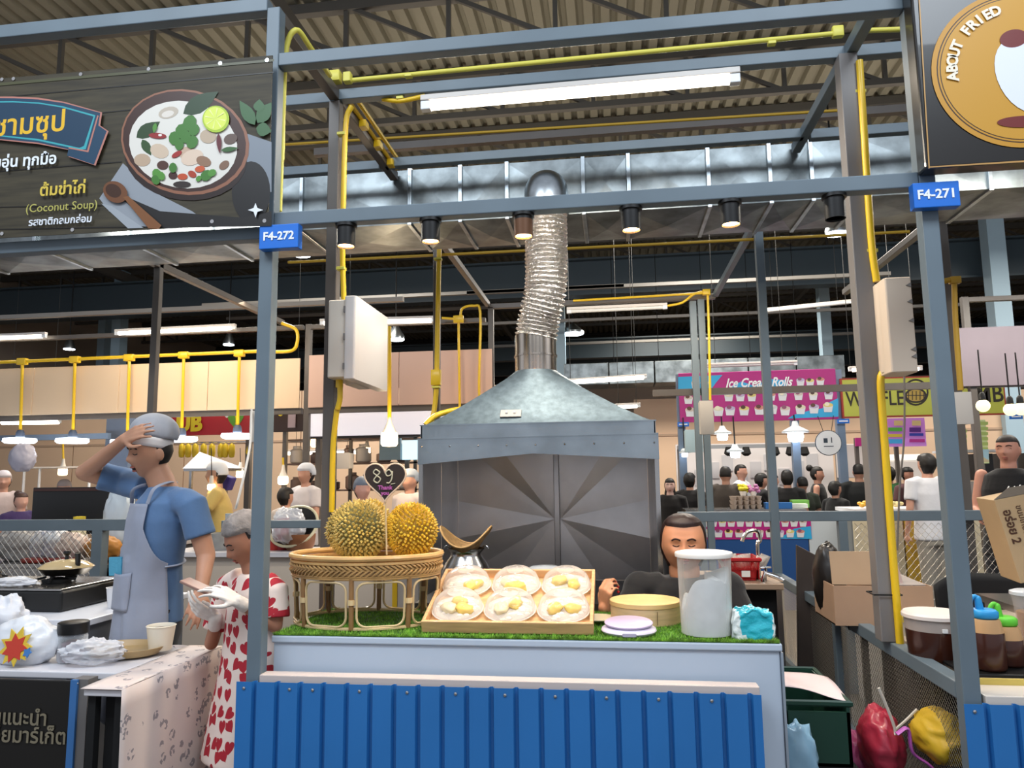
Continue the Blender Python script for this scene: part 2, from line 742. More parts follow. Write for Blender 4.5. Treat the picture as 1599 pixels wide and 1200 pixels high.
expanded(lambda u, v: Vector((-6.6 + u * (p.x + 6.6 - .04), 5.63, .5 + v * .62)), 22, 10, .0028, 'wire_mesh', partl, MESHM)
partm = thing('partition_rail', 'grey steel partition rail between the girl and the left blue post', 'partition', (-2.5, 5.6, 0))
xbeam(partm, -3.1, XL - .1, 5.6, 1.17, name='rail', h=.06)

# left stall frame
fl = thing('stall_frame', 'grey steel frame of the left stall behind the soup banner', 'stall frame', (-3.75, 2.7, 0))
xbeam(fl, -6.2, XL - S / 2, 2.7, 3.478, h=.06)
xbeam(fl, -6.2, XL - S / 2, 2.7, 2.49, h=.05)
post(fl, -3.76, 5.6, z1=3.36, m=STEELD)
xbeam(fl, -6.6, -3.79, 5.6, 3.37, m=STEELD)
xbeam(fl, -3.73, XL - .04, 5.6, 3.385, m=STEELD)
ybeam(fl, -3.76, 2.76, 4.42, 3.33, m=STEELD)
ybeam(fl, -3.76, 5.32, 8, 3.33, m=STEELD)
xbeam(fl, -3.75, XL, 3.38, 3.43)
xbeam(fl, -3.73, XL - .03, 4.2, 3.43)
fr2 = thing('stall_frame', 'blue grey steel frame of the right stall under the round fried food sign', 'stall frame', (3.55, 2.7, 0))
xbeam(fr2, XR + S / 2, 3.6, 2.7, 3.46, h=.06)
xbeam(fr2, XR + S / 2, 3.6, 3.38, 3.44)
xbeam(fr2, XR + S / 2, 3.6, 5.6, 3.40, m=STEELD)
xbeam(fr2, XR + .03, 3.6, 4.2, 3.43)
p = at(1500, 600, 5.6)
post(fr2, p.x, 5.662, z1=3.38, m=STEELD, s=.07)
ybeam(fr2, p.x, 2.76, 4.42, 3.40, m=STEELD)
ybeam(fr2, p.x, 5.32, 8, 3.40, m=STEELD)
# row four behind: one frame for each bay
def bay(x0, x1, Y, label, ztop=3.3, m=STEELD, low=True):
    t = thing('back_stall_frame', label, 'stall frame', (x0, Y, 0))
    post(t, x0, Y, z1=ztop, m=m, s=.065)
    xbeam(t, x0 + .03, x1 - .03, Y, ztop - .03, m=m, h=.05)
    if low:
        xbeam(t, x0 + .03, x1 - .03, Y, 2.30, m=m, h=.07)
    return t


bl1 = bay(-8.0, -3.48, 8.0, 'brown grey steel frame carrying the long cream fascia boards')
bl2 = bay(-3.45, XL, 8.0, 'brown grey steel frame behind the white electrical box carrying the pink fascia')
bl3 = bay(at(1520, 600, 8).x, 6.0, 8.0, 'dark steel frame carrying the mauve fascia behind the tank top man', low=False)

# fascia boards (backs of the sign boards of the next row)
FAS = mat('fascia_cream', '#d9bfa0', .6, var=.03, scale=1)
FASP = mat('fascia_pink', '#c9a898', .6, var=.03, scale=1)
FASM = mat('fascia_mauve', '#857a82', .6, var=.06, scale=1.5)


def fascia(x0, x1, n, z0, z1, m, label, Y=7.97):
    t = thing('fascia_board', label, 'fascia', (x0, Y, z0))
    for i in range(n):
        a = x0 + (x1 - x0) * i / n
        b_ = x0 + (x1 - x0) * (i + 1) / n
        MB().box(a + .004, b_ - .004, Y, Y + .02, z0, z1).build('panel', m, t, bevel=.003)
    return t


fascia(-8.0, -3.52, 4, 2.33, 2.90, FAS, 'long cream fascia board below the yellow conduit at left')
fascia(-3.42, XL + .05, 2, 2.33, 2.93, FASP, 'pinkish fascia board behind the white electrical box')
fascia(3.45, 6.2, 2, 2.37, 2.97, FASM, 'mauve fascia board at the right edge above the yellow green sign')
# ================================================================== duct, flexible pipe, hood
duct = thing('air_duct', 'large galvanised rectangular air duct running across behind the stall top', 'duct', (-.4, 4.45, 3.07))
DX = [-6.2, -5.4, -4.6, -3.9, -3.2, -2.6, -1.98, -1.25, -.92, -.62, -.14, .14, .62, .98, 1.22, 1.5, 2.2, 3.6]
for i in range(len(DX) - 1):
    b = MB()
    a, c = DX[i] + .003, DX[i + 1] - .003
    GAL2 = mat('duct_galvanised', '#7b8284', .38, .9, var=.4, scale=5, bump=.05, bscale=6)
    z0, z1, y0, y1 = 3.13, 3.49, 4.45, 5.0
    cx = (a + c) / 2
    # cross-broken sheet: each face slightly pyramidal
    b.add([(a, y0, z0), (c, y0, z0), (c, y0, z1), (a, y0, z1), (cx, y0 - .012, (z0 + z1) / 2)], [(0, 1, 4), (1, 2, 4), (2, 3, 4), (3, 0, 4)])
    b.add([(a, y0, z0), (c, y0, z0), (c, y1, z0), (a, y1, z0), (cx, (y0 + y1) / 2, z0 - .02)], [(1, 0, 4), (2, 1, 4), (3, 2, 4), (0, 3, 4)])
    b.add([(a, y0, z1), (c, y0, z1), (c, y1, z1), (a, y1, z1)], [(0, 1, 2, 3)])
    b.add([(a, y1, z0), (c, y1, z0), (c, y1, z1), (a, y1, z1)], [(0, 3, 2, 1)])
    b.build('duct_section', GAL2, duct, fix=False)
    if i:
        MB().box(DX[i] - .012, DX[i] + .012, y0 - .02, y1 + .01, z0 - .015, z1 + .01).build('flange', GALV, duct, bevel=.002)

hx, hy = -.372, 4.3
FOIL = mat('foil_duct', '#ebe5dc', .22, 1, bump=.9, bscale=70, var=.1, scale=60)
pipe = thing('flexible_duct', 'crinkled silver flexible duct rising from the hood to the air duct', 'duct', (hx, hy, 2.3))
path = bez([(hx - .065, 4.3, 2.33), (hx - .04, 4.29, 2.45), (hx + .002, 4.26, 2.62), (hx + .01, 4.25, 2.9), (hx + .012, 4.25, 3.10)], 12)
fine, rs = [], []
for i in range(len(path) - 1):
    for k in range(5):
        fine.append(path[i].lerp(path[i + 1], k / 5))
acc = 0
for i, p in enumerate(fine):
    if i:
        acc += (p - fine[i - 1]).length
    rs.append(.118 + .009 * math.sin(2 * PI * acc / .026))
b = MB().tube(fine, rs, 40)
random.seed(3)
b.v = [(x + random.uniform(-.0022, .0022), y + random.uniform(-.0022, .0022), z + random.uniform(-.0015, .0015)) for x, y, z in b.v]
b.build('corrugated_hose', FOIL, pipe, smooth=True, ang=70)
el = arc((hx + .012, 4.36, 3.13), .11, 180, 90, 8, (0, 1, 0), (0, 0, 1))
MB().tube([(hx + .012, 4.25, 3.06)] + el + [(hx + .012, 4.46, 3.24)], .13, 28).build('elbow', GALV, pipe, smooth=True, ang=60)
MB().lathe([(.1, 0), (.138, 0), (.138, .035), (.1, .035)], 28, (hx + .012, 4.25, 3.07)).build('clamp_ring', GALV, pipe, smooth=True)

hood = thing('grill_hood', 'galvanised pyramid extraction hood over stainless grill enclosure', 'extractor hood', (-.41, 3.9, 0))
X0, X1, Y0, Y1 = -1.035, .222, 3.9, 4.85
HOODM = mat('hood_galvanised', '#75858e', .42, .8, var=.16, scale=26, bump=.06, bscale=30)
BANDM = mat('hood_band', '#a3adb3', .24, .95, var=.14, scale=4, bump=.3, bscale=5)
ccx, ccy, cz, cr = hx - .068, 4.3, 2.125, .122
N = 32


def canopy(u, v):
    t = 2 * PI * u
    c, s = math.cos(t), math.sin(t)
    k = 1 / max(abs(c), abs(s))
    k = min(k, 1.414)
    rx, ry = (X1 - X0) / 2 - .012, (Y1 - Y0) / 2 - .012
    mx, my = (X0 + X1) / 2, (Y0 + Y1) / 2
    P = Vector((mx + rx * c * k, my + ry * s * k, 1.79))
    Q = Vector((ccx + cr * c, ccy + cr * s, cz))
    r = P.lerp(Q, v)
    r.z = 1.79 + (cz - 1.79) * (v ** 1.12) + .0 * v
    return r


MB().grid(canopy, 64, 10, True).build('canopy', HOODM, hood, smooth=True, ang=25, fix=False)
b = MB()
for (xa, xb, ya, yb) in ((X0 + .006, X1 - .006, Y0 + .004, Y0 + .012), (X0 + .004, X0 + .012, Y0 + .004, Y1), (X1 - .012, X1 - .004, Y0 + .004, Y1)):
    b.box(xa, xb, ya, yb, 1.70, 1.795)
b.box(X0, X1, Y0 - .002, Y0 + .02, 1.79, 1.796)
b.build('upper_band', BANDM, hood)
b = MB()
xs = [X0 - .008, (X0 + X1) / 2, X1 + .008]
prof = [(xs[0], 1.582), (-.42, 1.632), (xs[2], 1.592), (xs[2], 1.722), (xs[0], 1.716)]
b.prism(prof, (0, Y0 - .012, 0), (1, 0, 0), (0, 0, 1), (0, .006, 0))
b.box(X0 - .008, X0 - .002, Y0 - .01, Y1, 1.60, 1.716)
b.box(X1 + .002, X1 + .008, Y0 - .01, Y1, 1.60, 1.716)
b.prism([(xs[0], 1.716), (xs[2], 1.722), (xs[2], 1.727), (xs[0], 1.721)], (0, Y0 - .02, 0), (1, 0, 0), (0, 0, 1), (0, .02, 0))
SKIRT = b.build('lower_skirt', BANDM, hood)
for k in range(9):
    x = X0 + .015 + (X1 - X0 - .03) * k / 8
    MB().ell((x, Y0 - .013, 1.678), .0055, 8, 6).build('rivet', CHROME, SKIRT)
MB().lathe([(cr, 0), (cr, .09), (cr + .006, .09), (cr + .006, .1), (cr, .1), (cr, .22), (cr - .008, .22)], 32, (ccx, ccy, cz - .005)).build('collar', mat('collar_steel', '#c8beb2', .2, 1, var=.3, scale=3, aniso=(14, 14, .2)), hood, smooth=True, ang=40)
# cross-broken stainless walls of the enclosure
SST = mat('brushed_stainless', '#c6c2c0', .34, 1, var=.1, scale=3, bump=.12, bscale=3)
b = MB()
zb, zt, yb = .86, 1.76, 4.82
mx = -.372
for sg_ in (-1, 1):
    inner = mx + sg_ * .016
    outer = X0 + .013 if sg_ < 0 else X1 - .013
    def P_(u, z, dy):
        return (inner + (outer - inner) * u, yb + dy, z)
    # nine points: the sheet is dented where its diagonal creases meet
    pts = [P_(0, 1.24, .035), P_(0, zt, .0), P_(.62, zt, -.006), P_(1, 1.60, .012), P_(1, 1.36, .018), P_(1, 1.12, .0), P_(1, zb, .02), P_(.45, zb, .03), P_(0, zb, .02), P_(1, zt, .01)]
    b.add(pts, [(0, 1, 2), (0, 2, 9), (0, 9, 3), (0, 3, 4), (0, 4, 5), (0, 5, 6), (0, 6, 7), (0, 7, 8)])
b.build('back_sheet', SST, hood, fix=False)
MB().box(mx - .018, mx + .018, yb - .015, yb + .06, zb, zt).build('seam_strip', SST, hood, bevel=.004)
MB().box(X0, X0 + .012, Y0 + .01, 4.35, 0, 1.7).box(X0, X0 + .012, 4.37, Y1, 0, 1.7).build('side_sheet', SST, hood)
MB().box(X1 - .012, X1, Y0 + .01, Y1, 0, 1.7).build('side_sheet', SST, hood)
for x in (X0 - .005, X1 - .015):
    MB().box(x, x + .022, Y0, Y0 + .02, 0, 1.6).build('corner_post', INOX, hood)
MB().box(X0 + .015, X1 - .015, Y0 + .03, yb, 0, .86).build('grill_base', mat('sooty_steel', '#3a3634', .5, .6, var=.2), hood)
MB().box(-.58, -.465, 3.93, 3.945, 0, 0)
best = min((canopy(.70 + .1 * i / 40, j / 60) for i in range(41) for j in range(40)), key=lambda q_: ((q_ - CAM).normalized() - ray(797, 648).normalized()).length)
pl = best + Vector((0, -.006, .006))
o = MB().rbox(pl, (.115, .008, .05), .003, Matrix.Rotation(math.radians(-38), 3, 'X')).build('switch_plate', mat('plate_grey', '#b5b1a8', .4), hood)
for dx in (-.022, .022):
    MB().ell((pl.x + dx, pl.y - .007, pl.z + .006), (.007, .006, .007), 10, 6).build('switch_button', WHITE, hood)

# ================================================================== fluorescent tube lamp and the spots
def tube_lamp(p, q, label, r=.016, glow=TUBE_C, housing=True, group=None, drop=.028, parentless=True):
    p, q = Vector(p), Vector(q)
    t = thing('tube_lamp', label, 'lamp', p.lerp(q, .5), group)
    d = (q - p).normalized()
    up = Vector((0, 0, drop))
    MB().bar(p + up * 1.1, q + up * 1.1, .05, .03).build('housing', mat('lamp_housing', '#cfc9c2', .4), t, bevel=.004)
    MB().tube([p + d * .05, q - d * .05], r, 12).build('tube', glow, t, smooth=True)
    if p.y > 8.5:
        for k in (.15, .85):
            h_ = p.lerp(q, k) + up * 1.4
            MB().tube([h_, Vector((h_.x, h_.y, 6.3))], .004, 4).build('suspension_wire', BLACK, t)
    for e, k in ((p, 1), (q, -1)):
        MB().bar(e, e + d * .05 * k, .04, .045).build('end_cap', mat('lamp_clear_cap', '#d9dde0', .25), t, bevel=.004)
    return t


tube_lamp((-.90, 3.40, 3.345), (.64, 3.40, 3.355), 'long glowing fluorescent tube under the upper beam of the middle stall', r=.021, drop=.035)
area('tube_light', (-.13, 3.40, 3.31), 1.45, 48, (1, .87, .70), (0, 0, 0), .05)
SPOTX = (-1.029, -.685, -.319, .09, .454, .823)
for i, x in enumerate(SPOTX):
    on = i < 5
    t = thing('spotlight', ['black cylinder spotlight nearest the left blue post, glowing warm',
                            'second black cylinder spotlight from the left, glowing warm',
                            'black cylinder spotlight beside the flexible duct, glowing warm',
                            'black cylinder spotlight right of the flexible duct',
                            'fifth black cylinder spotlight, above the tall right upright',
                            'unlit black cylinder spotlight nearest the right posts'][i], 'spotlight', (x, 2.74, 2.51), 'cylinder spotlights under the front beam')
    MB().lathe([(.043, 0), (.043, -.012), (.036, -.014), (.036, -.028)], 20, (x, 2.735, 2.513)).build('mounting_ring', BLACK, t, smooth=True, ang=30)
    b = MB()
    b.lathe([(.037, -.026), (.036, -.09), (.033, -.09), (.03, -.06)], 20, (x, 2.735, 2.513))
    b.build('barrel', mat('spot_bronze', '#6b4a34', .35, .3) if i == 2 else BLACK, t, smooth=True, ang=30)
    MB().lathe([(0.0, -.083), (.031, -.083)], 16, (x, 2.735, 2.513)).build('lens', mat('spot_glow', '#fff0d8', .4, emit=10, ecol='#ffcf9a') if on else mat('lens_dark', '#202020', .2), t)
    if on:
        l = bpy.data.lights.new('spot_beam', 'SPOT')
        l.energy = 9
        l.color = WARM
        l.spot_size = 1.9
        l.spot_blend = .7
        l.shadow_soft_size = .03
        o = bpy.data.objects.new('spot_beam', l)
        o.location = (x, 2.74, 2.405)
        COL.objects.link(o)

# ================================================================== yellow conduit runs
def conduit(label, runs, boxes=(), clips=(), m=None, r=.011, loc=None):
    p0 = Vector(runs[0][0])
    t = thing('conduit', label, 'conduit', loc or p0)
    for run in runs:
        MB().tube(bez(run, 5) if len(run) > 2 else run, r, 8).build('pipe', m or YEL, t, smooth=True, ang=60)
    for c, s in boxes:
        MB().rbox(c, s, .006).build('junction_box', m or YEL, t, smooth=True, ang=40)
    for c in clips:
        MB().rbox(c, (r * 3, r * 2.6, .014), .003).build('clip', YELP, t)
    return t


A_ = at
conduit('pale yellow conduit running along the top beam of the middle stall',
        [[A_(440, 250, 2.8), A_(445, 90, 2.8), A_(462, 47, 2.8), A_(485, 75, 2.9), A_(515, 118, 3.15)],
         [A_(545, 126, 3.37), A_(1310, 52, 3.37)], [A_(1350, 48, 3.37), A_(1405, 46, 3.37)],
         [A_(436, 330, 2.77), A_(444, 110, 2.77)]],
        [(A_(522, 121, 3.36), (.07, .05, .055)), (A_(543, 122, 3.36), (.04, .04, .05)), (A_(1308, 50, 3.37), (.05, .03, .05))],
        [A_(638, 119, 3.37), A_(1205, 68, 3.37)], YELP, .012)
conduit('yellow conduit down the dark left upright into the white electrical box',
        [[A_(549, 166, 3.36), A_(540, 195, 3.36), A_(536, 320, 3.36), A_(535, 400, 3.36), A_(537, 475, 3.36)],
         [A_(530, 585, 3.37), A_(531, 620, 3.36), A_(527, 640, 3.36)],
         [A_(526, 640, 3.37), A_(520, 700, 3.37), A_(518, 800, 3.37)]],
        [(A_(530, 598, 3.37), (.03, .03, .05))], [A_(534, 210, 3.36), A_(533, 420, 3.36)], YEL, .014)
cb = thing('conduit', 'yellow conduit and junction boxes along the left sloping roof beam', 'conduit', A_(560, 175, 3.45))
for off in ((0, 0), (.035, .02)):
    MB().tube([Vector((XL + .035 + off[0], 3.46, 3.46 + off[1])), Vector((XL + .035 + off[0], 4.35, 3.46 + off[1]))], .012, 8).build('pipe', YEL, cb, smooth=True)
    MB().tube([Vector((XL + .035 + off[0], 4.45, 3.43 + off[1])), Vector((XL + .035 + off[0], 5.6, 3.43 + off[1]))], .012, 8).build('pipe', YEL, cb, smooth=True)
for y in (3.7, 3.95, 4.2, 4.7, 5.1):
    MB().rbox((XL + .045, y, 3.43), (.04, .06, .04), .006).build('junction_box', YEL, cb)
conduit('yellow conduit up the right upright and into the cream electrical box',
        [[A_(1342, 95, 3.33), A_(1349, 200, 3.33), A_(1356, 310, 3.33), A_(1362, 390, 3.33), A_(1369, 440, 3.33)],
         [A_(1385, 573, 3.34), A_(1383, 582, 3.34), A_(1375, 596, 3.33), A_(1382, 700, 3.33), A_(1395, 880, 3.33), A_(1407, 1022, 3.33)]],
        [(A_(1381, 580, 3.34), (.032, .03, .03))], [A_(1342, 145, 3.36), A_(1360, 393, 3.36)], YEL, .016)
conduit('yellow conduit from the lamp end along the cross beam',
        [[A_(598, 155, 3.42), A_(625, 158, 3.4), A_(664, 150, 3.4)]], (), [A_(625, 154, 3.4)], YEL, .012)
conduit('yellow conduit with junction boxes on the post behind the heart sign',
        [[A_(686, 380, 5.56), A_(684, 470, 5.56), A_(682, 580, 5.56)], [A_(682, 600, 5.56), A_(678, 640, 5.56), A_(668, 680, 5.5)]],
        [(A_(681, 590, 5.55), (.075, .05, .12))], [A_(684, 405, 5.55), A_(681, 605, 5.55)], YEL, .02)
conduit('yellow flexible hose lying on the left shoulder of the hood',
        [[A_(664, 664, 4.02), A_(680, 650, 4.05), A_(705, 642, 4.1), A_(738, 637, 4.16)]], (), (), YEL, .016)
conduit('thin yellow conduit looping from the back junction box beside the hood',
        [[A_(690, 497, 7.9), A_(716, 497, 7.9), A_(722, 482, 7.9), A_(740, 478, 7.9), A_(750, 490, 7.9), A_(748, 600, 7.9), A_(750, 640, 7.9)], [A_(716, 500, 7.9), A_(718, 640, 7.9)]],
        [(A_(716, 499, 7.9), (.11, .05, .08))], (), YEL, .014)
conduit('yellow conduit joining the unlit tube lamp to the box on the thin uprights',
        [[A_(1042, 478, 7.9), A_(1065, 473, 7.9), A_(1085, 459, 7.9), A_(1105, 455, 7.9)], [A_(1105, 458, 7.9), A_(1107, 520, 7.9), A_(1109, 625, 7.9)], [A_(895, 470, 7.9), A_(1100, 458, 7.9)]],
        [(A_(1103, 457, 7.9), (.08, .06, .06))], (), YEL, .013)
conduit('yellow conduit down the dark post at the right edge',
        [[A_(1466, 441, 5.55), A_(1490, 436, 5.55)], [A_(1490, 440, 5.55), A_(1492, 500, 5.55), A_(1500, 610, 5.55)]],
        [(A_(1491, 438, 5.55), (.07, .05, .05))], (), mat('conduit_ochre', '#b58f28', .45), .02)
conduit('yellow conduit hung along the upper service beam above the duct',
        [[A_(445, 226, 5.6), A_(1320, 172, 5.6)], [A_(450, 410, 5.7), A_(1420, 362, 5.7)]], (), (), mat('conduit_brass', '#b99428', .45), .012)
MB().box(-2.4, 3, 5.6, 5.66, A_(850, 210, 5.6).z - .03, A_(850, 210, 5.6).z + .03).build('service_beam', STEELD, fr)
# conduit over the cream fascia with drop pipes that carry the led lamps
rl = conduit('long yellow conduit along the top of the cream fascia with drop boxes',
             [[A_(-20, 567, 7.9), A_(425, 548, 7.9)], [A_(420, 550, 7.9), A_(455, 548, 7.9), A_(464, 535, 7.9), A_(462, 515, 7.9), A_(440, 505, 7.9)]], (), (), YEL, .02)
for i, (px, py) in enumerate(((35, 565), (117, 562), (202, 559), (287, 555), (374, 552))):
    MB().rbox(A_(px, py, 7.9), (.12, .06, .075), .01).build('junction_box', YEL, rl, smooth=True, ang=40)
for i, (px, py, ly) in enumerate(((35, 565, 690), (117, 562, 690), (202, 559, 692), (287, 555, 687), (374, 552, 682))):
    t = thing('pendant_lamp', ['white led disc lamp on a yellow drop pipe, leftmost of the row', 'white led disc lamp on a yellow drop pipe above the black monitor',
                               'white led disc lamp hidden partly by the man saluting hand', 'white led disc lamp on a drop pipe right of the chef cap',
                               'white led disc lamp in front of the red sign corner'][i], 'lamp', A_(px, ly, 7.9), 'led lamps dropped from the cream fascia')
    a, c = A_(px, py + 4, 7.9), A_(px - 3, ly - 18, 7.9)
    MB().tube([a, c], .017, 8).build('drop_pipe', YEL, t, smooth=True)
    MB().lathe([(.03, .0), (.045, -.03), (.05, -.08), (.02, -.09)], 14, c).build('lamp_holder', mat('holder_blue_grey', '#3c4656', .5), t, smooth=True)
    MB().lathe([(.02, -.09), (.17, -.10), (.175, -.135), (.15, -.155), (0, -.158)], 20, c).build('led_disc', TUBE_W, t, smooth=True)
# bulbs on yellow drops
def pendant(px, y0, y1, Y, r, label, col=BULB_W, cordm=YEL, cr_=.012):
    a, c = A_(px, y0, Y), A_(px, y1, Y)
    t = thing('pendant_bulb', label, 'lamp', c, 'bare bulbs hanging in the stalls')
    MB().tube([a, c + Vector((0, 0, r * 2.2))], cr_, 6).build('cord', cordm, t, smooth=True)
    MB().lathe([(.014, r * 2.9), (.022, r * 1.9), (r * .55, r * 1.3), (r * .9, r * .55)], 16, c).build('lamp_cap', CREAMP, t, smooth=True)
    MB().lathe([(r * .9, r * .6), (r, .2 * r), (r, -.7 * r), (r * .8, -r), (0, -r * 1.05)], 16, c).build('glass', col, t, smooth=True)
    return t


pendant(608, 510, 684, 7.0, .082, 'cylindrical glowing bulb on a yellow drop above the heart sign', cr_=.02)
point('bulb_light', A_(608, 690, 6.8), 22, WARM, .08)
pendant(494, 640, 690, 9.0, .07, 'small glowing bulb left of the dark left upright')
pendant(573, 660, 703, 9.5, .05, 'round glowing bulb behind the heart sign')
pendant(442, 715, 749, 8.5, .06, 'warm bulb glowing right of the left blue post')
pendant(98, 690, 736, 8.8, .055, 'warm round bulb glowing above the black monitor')
pendant(330, 700, 760, 6.6, .035, 'tiny warm bulb above the worker in yellow', cordm=BLACK, cr_=.004)
pendant(375, 700, 740, 8.0, .045, 'warm bulb glowing beyond the worker in yellow', cordm=BLACK, cr_=.004)

# tube lamps further back
TLG = 'tube lamps on the beams behind'
tube_lamp(A_(-30, 529, 7.9), A_(72, 525, 7.9), 'lit tube lamp at the far left edge above the cream fascia', group=TLG, r=.025)
tube_lamp(A_(180, 521, 7.9), A_(368, 512, 7.9), 'lit tube lamp above the chef cap crossing behind the dark post', group=TLG, r=.025)
tube_lamp(A_(500, 505, 7.9), A_(680, 500, 7.9), 'lit tube lamp right of the white electrical box', group=TLG, r=.028)
tube_lamp(A_(885, 487, 7.9), A_(1042, 480, 7.9), 'unlit tube lamp right of the flexible duct', group=TLG, r=.02, glow=mat('tube_off', '#d8d8d4', .4))
tube_lamp(A_(870, 598, 10.9), A_(1010, 589, 10.9), 'lit tube lamp right of the hood collar', group=TLG, r=.035)
tube_lamp(A_(960, 636, 10.9), A_(1000, 634, 10.9), 'short lit tube lamp right of the hood slope', group=TLG, r=.03)
tube_lamp(A_(0, 660, 12.7), A_(95, 659, 12.7), 'glowing tube lamp under the left fascia', group=TLG, r=.045)
tube_lamp(A_(445, 708, 10.9), A_(560, 706, 10.9), 'lit tube lamp behind the left dark upright', group=TLG, r=.03)
tube_lamp(A_(1325, 578, 10.9), A_(1345, 577, 10.9), 'short tube lamp above the yellow sign left of the upright', group=TLG, r=.03)
tube_lamp(A_(1392, 577, 10.9), A_(1440, 576, 10.9), 'tube lamp above the yellow sign right of the upright', group=TLG, r=.03)
tube_lamp(A_(1095, 573, 10.9), A_(1245, 568, 10.9), 'unlit white tube lamp above the ice cream sign', group=TLG, r=.02, glow=mat('tube_off', '#d8d8d4'))
tube_lamp(A_(1185, 487, 12.7), A_(1330, 472, 12.7), 'unlit tube lamp between the two right uprights', group=TLG, r=.03, glow=mat('tube_off', '#d8d8d4'))

# ================================================================== electrical boxes
def ebox(px0, px1, py0, py1, Y, depth, label, skew=0, m=CREAMP, latch=True):
    a, c = A_(px0, py0, Y), A_(px1, py1, Y)
    t = thing('electrical_box', label, 'electrical box', ((a.x + c.x) / 2, Y + depth / 2, c.z))
    MB().rbox(((a.x + c.x) / 2, Y + depth / 2, (a.z + c.z) / 2), (c.x - a.x, depth, a.z - c.z), .012).build('enclosure', m, t, smooth=True, ang=30)
    MB().rbox(((a.x + c.x) / 2, Y - .008, (a.z + c.z) / 2), (c.x - a.x + .006, .02, a.z - c.z + .006), .008).build('lid', m, t, smooth=True, ang=30)
    if latch:
        for z in (a.z - .05, (a.z + c.z) / 2, c.z + .05):
            MB().rbox((c.x + .003, Y + .01, z), (.008, .03, .03), .002).build('latch', mat('latch_grey', '#8f8a84', .5), t)
    return t


# big box on the left upright: lid swung open towards the right, seen obliquely
L0 = A_(507, 475, 3.32)
t = thing('electrical_box', 'white electrical box with bulky door on the dark left upright', 'electrical box', (XL + .12, 3.36, 1.96))
MB().rbox((XL + .075, 3.515, 2.165), (.09, .47, .37), .012).build('enclosure', CREAMP, t, smooth=True, ang=30)
LID = MB().rbox((XL + .145, 3.515, 2.165), (.055, .51, .395), .012).build('lid', mat('lid_white', '#ddd6d0', .35), t, smooth=True, ang=30)
for z in (2.30, 2.17, 2.03):
    MB().rbox((XL + .118, 3.27, z), (.014, .012, .03), .002).build('latch', mat('latch_grey', '#7c7772', .5), LID)
MB().rbox((XL + .06, 3.285, 2.335), (.03, .008, .006), .002).build('hinge', mat('latch_grey', '#7c7772'), t)
MB().rbox((XL + .10, 3.50, 1.97), (.05, .2, .02), .003).build('cable_gland', CREAMP, t)
# big box on the right upright, mounted on its inner corner
t = thing('electrical_box', 'cream electrical box strapped between the right uprights', 'electrical box', (1.2, 3.3, 1.93))
a, c = A_(1381, 440, 3.2), A_(1434, 570, 3.2)
MB().rbox(((a.x + c.x) / 2, 3.28, 2.115), (c.x - a.x, .16, .40), .01).build('enclosure', mat('box_beige', '#dcc9b4', .45), t, smooth=True, ang=30)
MB().prism([(1.155, 3.36), (1.135, 3.30), (1.15, 3.22), (1.17, 3.2)], (0, 0, 1.925), (1, 0, 0), (0, 1, 0), (0, 0, .38)).build('lid', mat('box_beige', '#dcc9b4'), t, bevel=.005)
for z in (2.27, 2.2, 2.12, 2.0, 1.97):
    MB().prism([(0, 0), (-.02, .008), (0, .02)], (c.x - .004, 3.195, z), (1, 0, 0), (0, 0, 1), (0, .012, 0)).build('hinge', mat('latch_grey', '#8f8a84'), t)
for z in (2.25, 1.98):
    MB().rbox((1.148, 3.235, z), (.012, .01, .03), .002).build('latch', WHITE, t)
ebox(1092, 1115, 627, 678, 7.4, .12, 'small grey electrical box on the thin uprights beside the ice cream sign', m=mat('box_grey', '#b9b4ae', .5), latch=False)
ebox(1487, 1519, 614, 662, 5.3, .1, 'grey open electrical box on the dark post near the yellow green sign', m=mat('box_grey', '#b9b4ae'), latch=False)
ebox(525, 546, 708, 732, 7.4, .12, 'grey electrical box seen behind the left upright conduit', m=mat('box_grey', '#b9b4ae'), latch=False)
ebox(1070, 1098, 672, 706, 9.5, .2, 'pale blue electrical box under the ice cream sign', m=mat('box_pale_blue', '#b8d3dd', .5), latch=False)
ebox(392, 401, 643, 690, 5.5, .1, 'narrow grey electrical box just left of the blue front post', m=mat('box_grey', '#b9b4ae'), latch=False)

# ================================================================== number plates
for (px0, py0, px1, py1, s, lb) in ((405, 352, 465, 386, 'F4-272', 'bright blue number plate F4-272 on the left front post'), (1425, 286, 1501, 321, 'F4-271', 'blue number plate F4-271 on the right front post')):
    a, c = A_(px0, py0, 2.655), A_(px1, py1, 2.655)
    t = thing('number_plate', lb, 'sign', ((a.x + c.x) / 2, 2.66, c.z))
    MB().box(a.x, c.x, 2.656, 2.696, c.z, a.z).build('plate', SIGNBLUE, t, bevel=.003)
    txt(s, WTXT, t, ((a.x + c.x) / 2, 2.6545, (a.z + c.z) / 2), .046, align='CENTER', bold=.0012)

# ================================================================== soup banner on the left stall
BY = 2.655
ban = thing('soup_banner', 'dark wood-print soup banner with coconut soup bowl above the left stall', 'banner', (-2.3, BY, 2.5))
TLn, TRn, BRn, BLn = A_(-420, 160, BY), A_(430, 86, BY), A_(424, 354, BY), A_(-420, 392, BY)
b = MB()
b.add([(-3.72, BY, 3.235), (XL + .025, BY, 3.215), (XL + .028, BY, 2.512), (-3.72, BY, 2.52), (-3.72, BY + .004, 3.235), (XL + .025, BY + .004, 3.215), (XL + .028, BY + .004, 2.512), (-3.72, BY + .004, 2.52)],
      [(0, 1, 2, 3), (4, 7, 6, 5), (0, 4, 5, 1), (3, 2, 6, 7), (1, 5, 6, 2), (0, 3, 7, 4)])
woodp = mat('banner_wood_print', '#3a3424', .6, var=.35, scale=6, aniso=(.6, 1, 7))
SHEET = b.build('sheet', woodp, ban)


